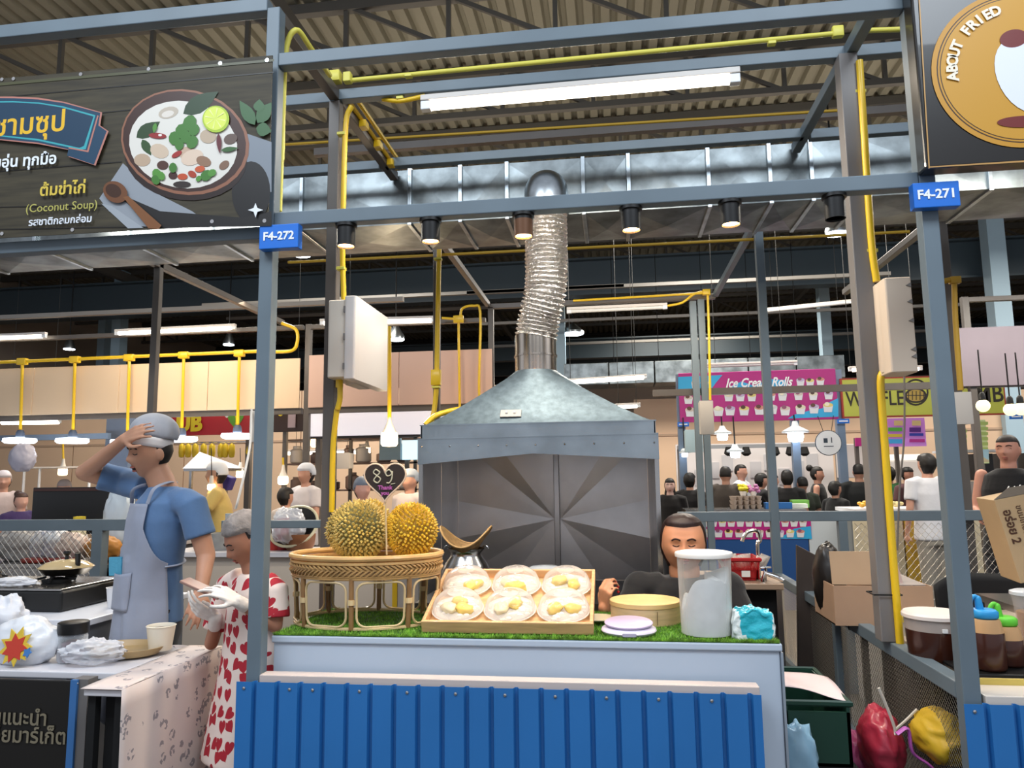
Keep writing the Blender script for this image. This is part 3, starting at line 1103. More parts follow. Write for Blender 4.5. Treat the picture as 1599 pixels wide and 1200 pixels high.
class Print:
    """flat ink shapes on a vertical sheet, drawn at real size in the sheet's plane"""

    def __init__(s, Y):
        s.Y = Y
        s.b = MB()
        s.k = 0

    def P(s, px, py):
        return A_(px, py, s.Y - .0012 - .00015 * s.k)

    def poly(s, pts, m):
        s.k += 1
        s.b.use(m).add([s.P(*p) for p in pts], [tuple(range(len(pts)))])
        return s

    def ell(s, cx, cy, rx, ry, m, rot=0, n=28):
        c, q = math.cos(math.radians(rot)), math.sin(math.radians(rot))
        return s.poly([(cx + rx * math.cos(2 * PI * i / n) * c - ry * math.sin(2 * PI * i / n) * q, cy + rx * math.cos(2 * PI * i / n) * q + ry * math.sin(2 * PI * i / n) * c) for i in range(n)], m)

    def leaf(s, x0, y0, x1, y1, wd, m):
        dx, dy = x1 - x0, y1 - y0
        L = math.hypot(dx, dy)
        nx, ny = -dy / L * wd, dx / L * wd
        a = [(x0 + dx * t + nx * math.sin(PI * t ** .8), y0 + dy * t + ny * math.sin(PI * t ** .8)) for t in (0, .15, .35, .55, .75, .9, 1)]
        c = [(x0 + dx * t - nx * math.sin(PI * t ** .8), y0 + dy * t - ny * math.sin(PI * t ** .8)) for t in (.9, .75, .55, .35, .15)]
        return s.poly(a + c, m)

    def build(s, name, parent):
        return s.b.build(name, None, parent, fix=False)


def ink(h):
    return mat('ink_' + h.lstrip('#'), h, .4)


pr = Print(BY)
for (x0, y0, x1, y1) in ((-420, 190, 428, 112), (-420, 235, 210, 170), (-420, 300, 190, 252), (-420, 330, 160, 320), (-420, 365, 300, 352)):
    pr.poly([(x0, y0), (x1, y1), (x1, y1 + 1.6), (x0, y0 + 1.6)], ink('#15120d'))
pr.poly([(-420, 166), (428, 92), (428, 96), (-420, 171)], ink('#4a4a30'))
# cloth under the bowl
pr.poly([(192, 255), (155, 310), (170, 330), (205, 352), (262, 357), (330, 352), (300, 330), (240, 300)], ink('#8d939a'))
pr.poly([(375, 205), (424, 222), (424, 300), (360, 290)], ink('#7b838c'))
pr.ell(392, 300, 30, 48, ink('#151313'))
pr.poly([(180, 300), (250, 330), (380, 340), (424, 330), (424, 353), (240, 357)], ink('#1b1918'))
pr.poly([(158, 318), (175, 322), (224, 356), (200, 357)], ink('#9aa0a6'))
# bowl
pr.ell(290, 245, 96, 68, ink('#24130e'), 6)
pr.ell(289, 222, 101, 82, ink('#8a5b44'), 12)
pr.ell(288, 221, 97, 78, ink('#3a2018'), 12)
pr.ell(286, 226, 85, 68, ink('#d9d5cb'), 10)
pr.leaf(286, 178, 341, 143, 14, ink('#1f3a1c'))
pr.leaf(213, 215, 250, 190, 11, ink('#26401f'))
pr.leaf(222, 218, 236, 243, 7, ink('#2c4a22'))
for (x, y, rx, ry, cc, ro) in ((263, 176, 16, 9, '#b9ad9c', -15), (262, 178, 10, 5, '#d8d0c4', -15), (249, 236, 15, 11, '#c9b49c', 20), (222, 250, 13, 10, '#b59d84', 0), (293, 240, 14, 11, '#c2a68e', 10),
                              (300, 246, 18, 12, '#d7c0aa', -20), (325, 213, 13, 11, '#b8a48c', 0), (350, 258, 9, 6, '#7a5c48', -40), (318, 252, 12, 8, '#8b6a52', 20), (360, 217, 11, 8, '#5d4a40', -20),
                              (254, 258, 9, 7, '#4c2d22', 0), (270, 274, 7, 6, '#3e1f18', 0), (285, 276, 8, 5, '#b84a26', 0), (300, 272, 7, 5, '#a33a20', 30), (312, 264, 8, 5, '#c0552e', -10),
                              (276, 241, 9, 4, '#9a2424', -30), (284, 288, 14, 5, '#2c201c', 0), (246, 212, 14, 4.5, '#8e2020', 4), (250, 211, 3, 2, '#e8e0d8', 0)):
    pr.ell(x, y, rx, ry, ink(cc), ro, 14)
for (x, y, r_) in ((272, 216, 11), (283, 205, 12), (296, 192, 13), (303, 203, 10), (280, 226, 9), (300, 222, 11), (290, 214, 10), (245, 272, 9), (243, 281, 8), (252, 275, 7), (322, 274, 10), (331, 270, 7), (310, 279, 5), (270, 262, 8)):
    pr.ell(x, y, r_, r_ * .8, ink('#4f8a35' if (x + y) % 2 else '#3d7329'), x, 9)
pr.leaf(345, 235, 372, 231, 4, ink('#2f5a26'))
pr.leaf(341, 208, 343, 240, 4, ink('#5c1a22'))
pr.leaf(243, 192, 240, 208, 3.5, ink('#4f8a35'))
pr.ell(337, 186, 21, 21, ink('#a3bf2e'), 0)
pr.ell(336, 185, 18, 18, ink('#d3e05a'), 0)
for k in range(8):
    a = k * PI / 4 + .2
    pr.poly([(336, 185), (336 + 16 * math.cos(a - .06), 185 + 16 * math.sin(a - .06)), (336 + 16 * math.cos(a + .06), 185 + 16 * math.sin(a + .06))], ink('#eaf0a0'))
for (a, b1, c1, d1, w_) in ((398, 195, 374, 157, 10), (402, 192, 424, 160, 11), (400, 200, 424, 205, 11), (404, 175, 405, 155, 9)):
    pr.leaf(a, b1, c1, d1, w_, ink('#2d5a2c'))
pr.ell(180, 300, 20, 16, ink('#6b4226'), 30)
pr.ell(177, 298, 13, 10, ink('#3c2110'), 30)
pr.poly([(192, 308), (200, 306), (252, 352), (248, 358), (232, 357)], ink('#7a4e2c'))
pr.poly([(399, 317), (402, 325), (411, 328), (402, 331), (399, 340), (396, 331), (387, 328), (396, 325)], ink('#e8ecf0'))
# ribbon


def ribbon(grow, m):
    top = [(-420 + 30 * i, 152 + grow * -1) for i in range(0)]
    a = [(-60, 152), (20, 152), (60, 154), (100, 160), (158, 176), (155, 196), (168, 205), (148, 258), (106, 244), (108, 234), (60, 224), (0, 218), (-60, 217)]
    cx, cy = 40, 195
    out = []
    for x, y in a:
        d = math.hypot(x - cx, y - cy)
        out.append((x + (x - cx) / d * grow, y + (y - cy) / d * grow))
    pr.poly(out, m)


ribbon(1.5, ink('#b0766a'))
ribbon(-1.5, ink('#1d3f58'))
pr.poly([(-60, 159), (20, 158), (60, 160), (98, 166), (149, 180), (134, 233), (126, 234), (60, 220), (0, 213), (-60, 212)], ink('#3aa0a8'))
pr.poly([(-60, 161), (20, 160), (60, 162), (97, 168), (146, 182), (131, 228), (124, 231), (60, 217), (0, 211), (-60, 210)], ink('#1b3a52'))
pr.poly([(152, 180), (154, 181), (138, 238), (107, 232), (107, 230), (136, 235)], ink('#b0766a'))
pr.build('printed_picture', ban)
yt = ink('#e2b42c')
TY = BY - .012
txt('ชามซุป', yt, ban, A_(104, 190, TY), .125, align='RIGHT', bold=.002)
txt('อิ่มอุ่น ทุกมื้อ', ink('#e6ecf2'), ban, A_(89, 248, TY), .066, align='RIGHT', bold=.0015)
txt('ต้มข่าไก่', ink('#d3b94a'), ban, A_(98, 296, TY), .068, align='CENTER', bold=.0015)
txt('(Coconut Soup)', ink('#b3ad5c'), ban, A_(96, 323, TY), .05, align='CENTER')
txt('รสชาติกลมกล่อม', ink('#dfe4ea'), ban, A_(94, 345, TY), .042, align='CENTER', bold=.0008)
for (px, py) in ((3, 124), (21, 123), (126, 116), (232, 108), (344, 99), (417, 94), (3, 365), (113, 359), (331, 346), (413, 345)):
    p = A_(px, py, BY - .002)
    MB().lathe([(.002, -.001), (.008, -.001), (.008, .001), (.002, .001)], 12, p, Matrix.Rotation(PI / 2, 3, 'X')).build('eyelet', CHROME, SHEET)

# ================================================================== round fried food sign on the right stall
sg = thing('box_sign', 'black box sign with ochre disc reading ABOUT FRIED at top right', 'sign', (1.6, 2.63, 2.55))
a, c = A_(1432, -90, 2.62), A_(1432, 266, 2.62)
x0 = A_(1446, 265, 2.62).x
MB().box(x0, 2.7, 2.62, 2.695, 2.548, 3.5).build('box', mat('sign_black', '#14110f', .3, coat=.4), sg, bevel=.008)
pr = Print(2.618)
g = ink('#b58a4e')
pz = 2.618
for (q0, q1, q2, q3) in (((1431, -60), (1433, -60), (1452, 262), (1450, 264)), ((1450, 262), (1452, 260), (1640, 248), (1640, 251))):
    pr.poly([q0, q1, q2, q3], g)
cc_ = A_(1594, 106, pz)
for rr, mm in ((.289, '#c08a28'), (.272, '#3a2410'), (.268, '#c08a28'), (.262, '#3a2410'), (.259, '#c4902c')):
    pr.k += 1
    pr.b.use(ink(mm)).add([cc_ + Vector((rr * math.cos(2 * PI * i / 64), -.0003 * pr.k, rr * math.sin(2 * PI * i / 64))) for i in range(64)], [tuple(range(64))])
pr.k += 12
pr.ell(1597, 190, 40, 9, ink('#6e1f1c'), -2)
pr.ell(1600, 118, 62, 42, ink('#dfe3f2'), 62)
pr.ell(1583, 60, 22, 14, ink('#6e1f1c'), -10)
pr.build('printed_disc', sg)
for i, ch in enumerate('ABOUT FRIED'):
    a = math.radians(184 - i * 7.7)
    p = cc_ + Vector((.222 * math.cos(a), -.006, .222 * math.sin(a)))
    txt(ch, ink('#ece3cf'), sg, p, .05, rot=(PI / 2, -(a - PI / 2), 0), align='CENTER', bold=.002)
# ================================================================== blue front panel and white counter
CZT = .915
cw = mat('counter_white', '#bcc8d6', .35, var=.03, scale=1.5)
ct = thing('serving_counter', 'white serving counter box behind the blue corrugated panel', 'counter', (-.38, 3.1, 0))
MB().box(-1.316, .556, 2.80, 3.36, 0, .888).build('cabinet', cw, ct, bevel=.004)
MB().box(-1.322, .564, 2.79, 3.37, .889, CZT).build('top', cw, ct, bevel=.005)
MB().box(.557, .565, 2.79, 3.36, 0, .886).build('end_trim', mat('counter_edge', '#8f98a2', .4), ct)


def ribbed(x0, x1, Y, z0, z1, label, pitch=.0875, m=BLUE, screws=True):
    t = thing('corrugated_panel', label, 'panel', ((x0 + x1) / 2, Y, z0))
    b = MB()
    prof = []
    x = x0
    while x < x1 - 1e-6:
        for dx, dy in ((0, 0), (.058, .001), (.0635, .019), (.073, .019), (.0785, .001)):
            if x + dx < x1:
                prof.append((x + dx, Y + dy))
        x += pitch
    prof.append((x1, Y))
    vs = [(a, c, z0) for a, c in prof] + [(a, c, z1) for a, c in prof]
    n = len(prof)
    b.add(vs, [(i, i + 1, n + i + 1, n + i) for i in range(n - 1)])
    sh_ = b.build('sheet', m, t, solid=.0015, fix=False)
    if screws:
        k = 0
        x = x0 + .03
        while x < x1 - .02:
            MB().lathe([(.006, 0), (.0055, .003), (0, .004)], 8, (x, Y - .0006, z1 - .022), Matrix.Rotation(PI / 2, 3, 'X')).build('screw', CHROME, sh_)
            x += pitch * (1 if k == 1 else 2)
            k += 1
    return t


ribbed(-1.392, .462, 2.665, .02, .777, 'bright blue corrugated sheet panel across the front of the middle stall')
p = A_(1505, 1100, 2.665)
ribbed(p.x, 2.6, 2.665, .02, p.z, 'blue corrugated sheet panel at the bottom right corner', pitch=.0875)
lr = thing('panel_rail', 'beige lit steel rail on top of the blue corrugated panel', 'rail', (-.45, 2.7, 0))
MB().box(XL + .03, .462, 2.69, 2.75, .735, .796).build('rail', mat('rail_lit_beige', '#cbbcb4', .4), lr, bevel=.003)  # plain steel rail, the beige light on it is put into the colour
MB().box(.40, .45, 2.70, 2.75, 0, .734).build('leg', STEEL, lr)
MB().box(XL + .035, XL + .085, 2.70, 2.75, 0, .734).build('leg', STEEL, lr)
lr2 = thing('panel_rail', 'pale ledge on top of the right blue corrugated panel', 'rail', (1.9, 2.7, 0))
MB().box(XR + .035, 2.6, 2.69, 2.95, p.z - .03, p.z + .02).build('rail', mat('ledge_white', '#cfc6bc', .4), lr2, bevel=.003)
MB().box(2.4, 2.45, 2.70, 2.75, 0, p.z - .031).build('leg', STEEL, lr2)

# artificial grass mat
gm = thing('grass_mat', 'bright green artificial grass mat covering the white counter', 'grass mat', (-.38, 3.08, CZT))
GX0, GX1, GY0, GY1 = -1.315, .556, 2.795, 3.355
MB().box(GX0, GX1, GY0, GY1, CZT, CZT + .004).build('backing', mat('grass_backing', '#2f5a1c', .9), gm)
random.seed(11)
b = MB()
vs, fs = [], []
for i in range(30000):
    x, y = random.uniform(GX0, GX1), GY0 + (GY1 - GY0) * random.random() ** 1.35
    if i % 9 == 0:
        y = GY0 - .001
    a = random.uniform(0, 2 * PI)
    h = random.uniform(.007, .015)
    wd = random.uniform(.0012, .0022)
    lx, ly = random.uniform(-.008, .008), random.uniform(-.008, .006)
    k = len(vs)
    c, s_ = math.cos(a) * wd, math.sin(a) * wd
    vs += [(x - c, y - s_, CZT + .003), (x + c, y + s_, CZT + .003), (x + lx, y + ly, CZT + .003 + h)]
    fs.append((k, k + 1, k + 2))
    b.mi.append(0)
b.v, b.f = vs, fs
o = b.build('blades', mat('grass_blade', '#7fb03c', .55, var=.45, scale=25), gm, fix=False)
o['kind'] = 'stuff'
GZ = CZT + .009

# ================================================================== rattan stand with durians
CANE = mat('cane', '#b8905a', .45, var=.2, scale=12, coat=.2)
CANEL = mat('cane_light', '#dcbf8e', .45, var=.12, scale=12, coat=.2)
bk = thing('rattan_stand', 'oval woven rattan basket stand on looped cane legs holding durians', 'basket', (-1.045, 3.08, GZ - .004))
BC, BRX, BRY = Vector((-1.045, 3.08, 0)), .318, .235


def el_(t, z, k=1.0):
    return Vector((BC.x + BRX * k * math.cos(t), BC.y + BRY * k * math.sin(t), z))


def ring(z, k, n=56):
    return [el_(2 * PI * i / n, z, k) for i in range(n)]


b = MB()
b.tube(ring(1.196, 1.0), .0115, 8, closed=True)
b.tube(ring(1.176, .99), .008, 6, closed=True)
b.build('rim', mat('cane_rim', '#cfa468', .45, var=.12, scale=12, coat=.2), bk, smooth=True)
b = MB()
n = 84
for row, (z0, z1) in enumerate(((1.150, 1.172), (1.128, 1.154))):
    for i in range(n):
        t = 2 * PI * i / n
        dt = .5 * 2 * PI / n * (1.6 if row else -1.6)
        b.tube([el_(t - dt, z0, .985), el_(t, (z0 + z1) / 2, 1.012), el_(t + dt, z1, .985)], .0042, 5)
for z in (1.176, 1.125, 1.117, 1.15):
    b.tube(ring(z, .985), .0042, 5, closed=True)
b.grid(lambda u, v: el_(2 * PI * u, 1.112 + v * .066, .965), 48, 1, True)
b.build('woven_band', CANE, bk, smooth=True)
b = MB()
b.lathe([(0, 1.150), (.955, 1.150), (.955, 1.16), (0, 1.16)], 40, (BC.x, BC.y, 0), None, BRX, BRY)
b.build('tray_floor', CANEL, bk)
MB().tube(ring(GZ + .004, .93), .007, 6, closed=True).build('foot_ring', CANEL, bk, smooth=True)
LG = [i * PI / 4 + math.radians(-90 + 3) for i in range(8)]
for t in LG:
    lg = MB().tube([el_(t, 1.12, .965), el_(t, 1.03, .955), el_(t, GZ + .002, .935)], .0105, 8).build('leg', mat('cane_brown', '#8f6a42', .45, var=.2, scale=10), bk, smooth=True)
    c0 = el_(t, 1.03, .955)
    MB().tube([c0 + Vector((0, 0, -.01)), c0 + Vector((0, 0, .01))], .0145, 8).build('binding', CANEL, lg, smooth=True)
for i, t in enumerate(LG):
    a0, a1 = t + .07, t + PI / 4 - .07
    z0, z1 = GZ + .012, 1.105
    pts = []
    for (ca, cz_, s0) in ((a1 - .13, z1 - .035, 0), (a0 + .13, z1 - .035, 90), (a0 + .13, z0 + .035, 180), (a1 - .13, z0 + .035, 270)):
        for k in range(5):
            q = math.radians(s0 + 90 * k / 4)
            z = cz_ + .035 * math.sin(q)
            pts.append(el_(ca + .13 * math.cos(q), z, .97 - .03 * (1.1 - z) / .17))
    MB().tube(pts, .0048, 6, closed=True).build('cane_loop', CANEL, bk, smooth=True)


def durian(px, py, Y, rad, seed, cbody, cspike, label, lobes=5, tilt=0, n=900, stem=True):
    c = A_(px, py, Y)
    t = thing('durian', label, 'durian', (c.x, c.y, c.z - rad[2]), 'durians in the rattan stand')
    random.seed(seed)

    def surf(d):
        a = math.atan2(d.y, d.x) + tilt
        k = 1 + .085 * math.cos(lobes * a) * (1 - abs(d.z) ** 2) + .03 * noise.noise(d * 1.7 + Vector((seed, 0, 0)))
        return Vector((d.x * rad[0] * k, d.y * rad[1] * k, d.z * rad[2] * (1 + .03 * math.cos(a * 2)))) + c

    b = MB()
    b.ell((0, 0, 0), 1, 40, 24, fn=lambda d, v: surf(d))
    b.build('husk', mat('husk_' + cbody[1:], cbody, .7, var=.3, scale=14), t, smooth=True, ang=180)
    b = MB()
    for i in range(n):
        z = 1 - 2 * (i + .5) / n
        r_ = math.sqrt(1 - z * z)
        ph = i * 2.399963
        d = Vector((r_ * math.cos(ph), r_ * math.sin(ph), z))
        d = (d + Vector([random.uniform(-.03, .03) for _ in range(3)])).normalized()
        p = surf(d)
        q1 = surf((d + Vector((0, 0, .02))).normalized()) - p
        q2 = surf((d + d.cross(Vector((0, 0, 1))) * .02 / max(.1, r_)).normalized()) - p
        nn = q1.cross(q2)
        if nn.dot(p - c) < 0:
            nn = -nn
        nn.normalize()
        u = nn.orthogonal().normalized()
        w_ = nn.cross(u)
        h = random.uniform(.010, .0135)
        w0 = .0082
        vs = [p - nn * .002 + (u * math.cos(k * 2 * PI / 5) + w_ * math.sin(k * 2 * PI / 5)) * w0 for k in range(5)]
        vs += [p + nn * h + Vector([random.uniform(-.003, .003) for _ in range(3)])]
        b.add(vs, [(k, (k + 1) % 5, 5) for k in range(5)])
    o = b.build('thorns', mat('thorn_' + cspike[1:], cspike, .45, var=.25, scale=22), t, fix=False)
    o['kind'] = 'stuff'
    if stem:
        MB().tube([c + Vector((0, 0, rad[2] * .9)), c + Vector((.008, 0, rad[2] + .012))], [.012, .015], 8).build('stem', mat('stem_brown', '#7a5a38', .8), t, smooth=True)
    return t


durian(560, 828, 3.07, (.124, .118, .118), 3, '#5c5428', '#c8ac5c', 'large olive tan durian on the left side of the rattan stand', 5, .5, 800, False)
durian(642, 828, 3.10, (.103, .104, .108), 8, '#8f6a18', '#dcb030', 'golden yellow durian on the right side of the rattan stand', 4, .2, 600, False)
durian(580, 822, 3.26, (.085, .07, .115), 5, '#8a7434', '#c9a64c', 'smaller tan durian peeking out behind the two front durians', 5, .9, 360, False)

# heart price sign
hs = thing('heart_price_sign', 'heart shaped dark chalkboard price sign reading 89 on a thin stick', 'price sign', A_(604, 866, 2.95))
HY = 2.95
hc = A_(601, 752, HY)


def heart(s, n=44):
    out = []
    for i in range(n):
        t = 2 * PI * i / n
        x = 16 * math.sin(t) ** 3
        y = 13 * math.cos(t) - 5 * math.cos(2 * t) - 2 * math.cos(3 * t) - math.cos(4 * t)
        out.append((x * s, (y + 1.2) * s))
    return out


MB().prism(heart(.00535), hc, (1, 0, 0), (0, 0, 1), (0, .005, 0)).build('board', mat('chalkboard', '#33261f', .6, var=.1, scale=5), hs)
MB().tube([hc + Vector((x, .002, z)) for x, z in heart(.00545)], .004, 6, closed=True).build('wood_edge', mat('heart_edge', '#e3c3a4', .5), hs, smooth=True)
chalk = mat('chalk_white', '#cfc6a8', .9)
pink = mat('chalk_pink', '#c465a8', .9)
MB().tube(bez([hc + Vector((x, -.002, z)) for x, z in ((-.022, .038), (-.038, .048), (-.048, .036), (-.034, .024), (-.018, .01), (-.03, -.006), (-.046, .004), (-.036, .02), (-.022, .034), (-.024, .042))], 5), .0027, 5).build('chalk_digit', chalk, hs)
MB().tube(bez([hc + Vector((x, -.002, z)) for x, z in ((.03, .034), (.018, .046), (.004, .036), (.01, .022), (.026, .026), (.032, .04), (.03, .012), (.02, -.006), (.008, -.006))], 5), .0027, 5).build('chalk_digit', chalk, hs)
MB().tube([hc + Vector((x, -.002, z)) for x, z in ((.026, -.012), (.044, -.009))], .0016, 5).build('chalk_dash', chalk, hs)
txt('Thank', pink, hs, hc + Vector((.002, -.003, -.026)), .024, align='CENTER', bold=.0006, name='chalk_word')
txt('you', pink, hs, hc + Vector((.002, -.003, -.048)), .022, align='CENTER', bold=.0006, name='chalk_word')
MB().tube([A_(602, 782, HY + .008), A_(604, 867, HY + .008)], .0035, 6).build('stick', CANEL, hs, smooth=True)

# ================================================================== tilted wooden tray with six domes
tr = thing('wooden_tray', 'pale wooden tray tilted toward the front with clear domes of durian', 'tray', (-.42, 2.86, GZ))
TO = Vector((-.746, 2.852, GZ - .002))
th = math.radians(19)
TU, TV, TW = Vector((1, 0, 0)), Vector((0, math.cos(th), math.sin(th))), Vector((0, -math.sin(th), math.cos(th)))
RT = Matrix((TU, TV, TW)).transposed()
TWD, TLN, TH = .652, .45, .048


def tp(u, v, w_):
    return TO + TU * u + TV * v + TW * w_


def tbox(b, u0, u1, v0, v1, w0, w1):
    return b.add([tp(u, v, w_) for w_ in (w0, w1) for v in (v0, v1) for u in (u0, u1)],
                 [(0, 2, 3, 1), (4, 5, 7, 6), (0, 1, 5, 4), (2, 6, 7, 3), (0, 4, 6, 2), (1, 3, 7, 5)])


tbox(MB(), .012, TWD - .012, .012, TLN - .012, .004, .012).build('base_board', WOOD, tr)
for nm, r_ in (('front_rim', (0, TWD, 0, .014)), ('back_rim', (0, TWD, TLN - .014, TLN)), ('side_rim', (0, .014, .014, TLN - .014)), ('side_rim', (TWD - .014, TWD, .014, TLN - .014))):
    tbox(MB(), r_[0], r_[1], r_[2], r_[3], 0, TH).build(nm, WOOD, tr, bevel=.003)
rs_ = thing('riser_block', 'dark block propping up the back of the wooden tray', 'block', (-.42, 3.2, GZ))
MB().box(-.68, -.16, 3.17, 3.26, GZ - .005, GZ + (3.17 - TO.y) * math.tan(th) - .004).build('block', mat('riser_dark', '#2a2522', .7), rs_)
DOME = clearmat('dome_plastic', '#e6ddd4', .05, .06, .28)
FLESH = [mat('durian_flesh', '#ecc85a', .45, var=.12, scale=14, sss=.1), mat('durian_flesh_pale', '#eddcae', .45, var=.1, scale=14, sss=.1)]
FOAM = mat('cream_foam', '#eae0d2', .7, bump=.2, bscale=60)
dl = ['front left corner of the wooden tray', 'front middle of the wooden tray', 'front right corner of the wooden tray',
      'back left corner of the wooden tray', 'back middle of the wooden tray', 'back right corner of the wooden tray']
k = 0
for v in (.135, .335):
    for u in (.115, .325, .535):
        c = tp(u, v, .013)
        t = thing('durian_pack', 'clear dome pack of durian flesh in the ' + dl[k], 'food pack', c, 'clear dome packs on the tray')
        b = MB().lathe([(.075, 0), (.096, .006), (.1, .014), (.104, .016), (.1, .018)], 32, c, RT)
        b.build('base_dish', clearmat('dish_plastic', '#f6f2ea', .35, .1) if k == 0 else bpy.data.materials['dish_plastic'], t, smooth=True)
        b = MB().lathe([(.1, .018), (.098, .036), (.088, .058), (.066, .077), (.036, .087), (.03, .084), (.0, .084)], 32, c, RT)
        b.build('dome_lid', DOME, t, smooth=True)
        random.seed(k + 20)
        for q in range(3):
            a = random.uniform(0, 6.28)
            off = RT @ Vector((.036 * math.cos(a + q * 2.1), .036 * math.sin(a + q * 2.1), .026))
            s1, s2 = random.uniform(.032, .042), random.uniform(.022, .028)
            RR = RT @ Matrix.Rotation(random.uniform(0, 3), 3, 'Z')
            MB().ell(c + off, (s1, s2, .021), 18, 12, RR, fn=lambda d, v_: v_ * (1 + .35 * noise.noise(d * 1.9 + Vector((q * 3.3, k * 1.7, 0))))).build('durian_piece', FLESH[1] if (q == 1 or k in (1,) and q) else FLESH[0], t, smooth=True, ang=180)
        b = MB()
        for q in range(26):
            a, r_ = random.uniform(0, 6.28), random.uniform(.03, .085)
            b.ell(c + RT @ Vector((r_ * math.cos(a), r_ * math.sin(a), .014)), (.014, .012, .009), 8, 5)
        o = b.build('foam_net', FOAM, t, smooth=True)
        o['kind'] = 'stuff'
        k += 1

# stack of spare lids behind the tray
t = thing('container_stack', 'grey clear plastic lids heaped behind the wooden tray', 'lids', (-.36, 3.5, .95), None)
c = A_(840, 892, 3.5)
b = MB()
for i, (dx, dz) in enumerate(((-.1, 0), (.03, .012), (.1, .004))):
    b.lathe([(.115, -.04), (.11, -.02), (.095, .012), (.06, .03), (0, .034)], 28, (c.x + dx, 3.5, c.z - .02 + dz))
b.build('lid', clearmat('lid_plastic', '#aeb4ba', .5, .12), t, smooth=True)

# ================================================================== side table with steamer pot behind the counter
stv = thing('stove_table', 'dark side table behind the counter carrying the steaming pot', 'table', (-.55, 3.65, 0))
MB().box(-.93, -.12, 3.42, 3.84, .90, .94).build('top', mat('table_dark', '#2b2a2a', .5), stv, bevel=.004)
for x in (-.91, -.14):
    for y in (3.44, 3.82):
        MB().box(x - .015, x + .015, y - .015, y + .015, 0, .90).build('leg', mat('table_dark', '#2b2a2a'), stv)
pc = A_(728, 900, 3.58)
pot = thing('steamer_pot', 'shiny stainless pot with narrow neck behind the wooden tray', 'pot', (pc.x, 3.58, .94))
z0 = .985
MB().lathe([(.06, .941), (.05, .985), (.075, z0), (.112, z0 + .04), (.118, z0 + .08), (.1, z0 + .12), (.077, z0 + .15), (.072, z0 + .165), (.09, z0 + .185), (.092, z0 + .187), (.074, z0 + .17), (.07, z0 + .16)], 36, (pc.x, 3.58, 0)).build('body', INOX, pot, smooth=True, ang=70)
for s_ in (-1, 1):
    MB().tube(arc((pc.x + s_ * .094, 3.58, z0 + .185), .014, 0, 180, 6), .003, 6).build('lug', INOX, pot, smooth=True)
bas = thing('rice_steamer_basket', 'conical bamboo sticky rice basket with curved rim in the steel pot', 'basket', (pc.x, 3.58, z0 + .13))
zr = z0 + .165


def cone(u, v):
    t_ = 2 * PI * u
    r_ = .03 + .094 * v
    z = zr - .02 + .1 * v + (.045 * v * math.cos(2 * t_))
    return Vector((pc.x + r_ * math.cos(t_), 3.58 + r_ * math.sin(t_), z))


BAMB = mat('bamboo_dark', '#8e7048', .6, var=.3, scale=40, bump=.3, bscale=90)
MB().grid(cone, 40, 8, True).build('woven_cone', BAMB, bas, smooth=True, solid=.003, ang=180, fix=False)
MB().tube([cone(i / 40, 1) for i in range(40)], .0045, 6, closed=True).build('rim', mat('bamboo_rim', '#b08c58', .5), bas, smooth=True)

# ================================================================== things on the right of the counter
# plate
c = atz(934, 972, GZ)
t = thing('small_plate', 'small cream plate half hidden by the right end of the wooden tray', 'plate', c)
MB().lathe([(.035, 0), (.055, .006), (.075, .014), (.074, .017), (.05, .009), (0, .007)], 28, (c.x, 3.12, GZ)).build('dish', mat('plate_cream', '#e6d8b8', .3), t, smooth=True)
# kitchen scale
c = Vector((.036, 2.90, GZ - .003))
t = thing('kitchen_scale', 'round lavender kitchen scale on the grass beside the tall jar', 'kitchen scale', c)
MB().lathe([(.08, 0), (.098, .006), (.103, .014), (.1, .022), (.086, .028), (0, .028)], 40, c).build('body', mat('scale_pale', '#ddd4e6', .3, coat=.3), t, smooth=True, ang=50)
MB().lathe([(.075, .031), (.088, .036), (.09, .042), (.084, .047), (0, .048)], 40, c, Matrix.Rotation(.06, 3, 'X')).build('weighing_plate', mat('scale_lilac', '#cdbbdc', .3, coat=.3), t, smooth=True, ang=50)
MB().rbox((c.x, c.y - .098, c.z + .014), (.05, .012, .012), .004).build('display', mat('scale_grey', '#b8b0c4', .3), t)
# round wooden box
c = Vector((.108, 3.16, GZ - .004))
t = thing('wooden_round_box', 'round pale wooden steamer box behind the lavender scale', 'wooden box', c)
WBX = mat('bent_wood', '#d9b98c', .5, var=.12, scale=8, aniso=(1, 1, 8))
MB().lathe([(.138, 0), (.14, .002), (.14, .082), (.138, .085), (.131, .085), (.13, .082), (.13, .03), (0, .03)], 48, c).build('body', WBX, t, smooth=True, ang=30)
MB().lathe([(.1405, .066), (.143, .068), (.143, .084), (.1405, .086)], 48, c).build('hoop', mat('hoop_wood', '#e3bd80', .5, var=.1, scale=8), t, smooth=True, ang=30)
MB().lathe([(.129, .05), (.06, .058), (0, .056)], 32, c).build('flour', mat('dough_tan', '#d9a860', .7, var=.1, scale=20), t, smooth=True)
MB().box(c.x + .04, c.x + .042, c.y - .1435, c.y - .139, c.z + .01, c.z + .06).build('seam', mat('seam_dark', '#6b4f30', .7), t)
# tall jar
jc = Vector((.322, 2.915, GZ - .004))
t = thing('storage_jar', 'tall frosted plastic jar half full of white powder with a white lid', 'jar', jc)
FROST = clearmat('frosted_plastic', '#dcd8d0', .16, .2, .25)
MB().lathe([(.0, 0), (.082, 0), (.092, .006), (.0925, .02), (.0985, .285), (.0975, .287)], 48, jc).build('jar_wall', FROST, t, smooth=True, ang=50)


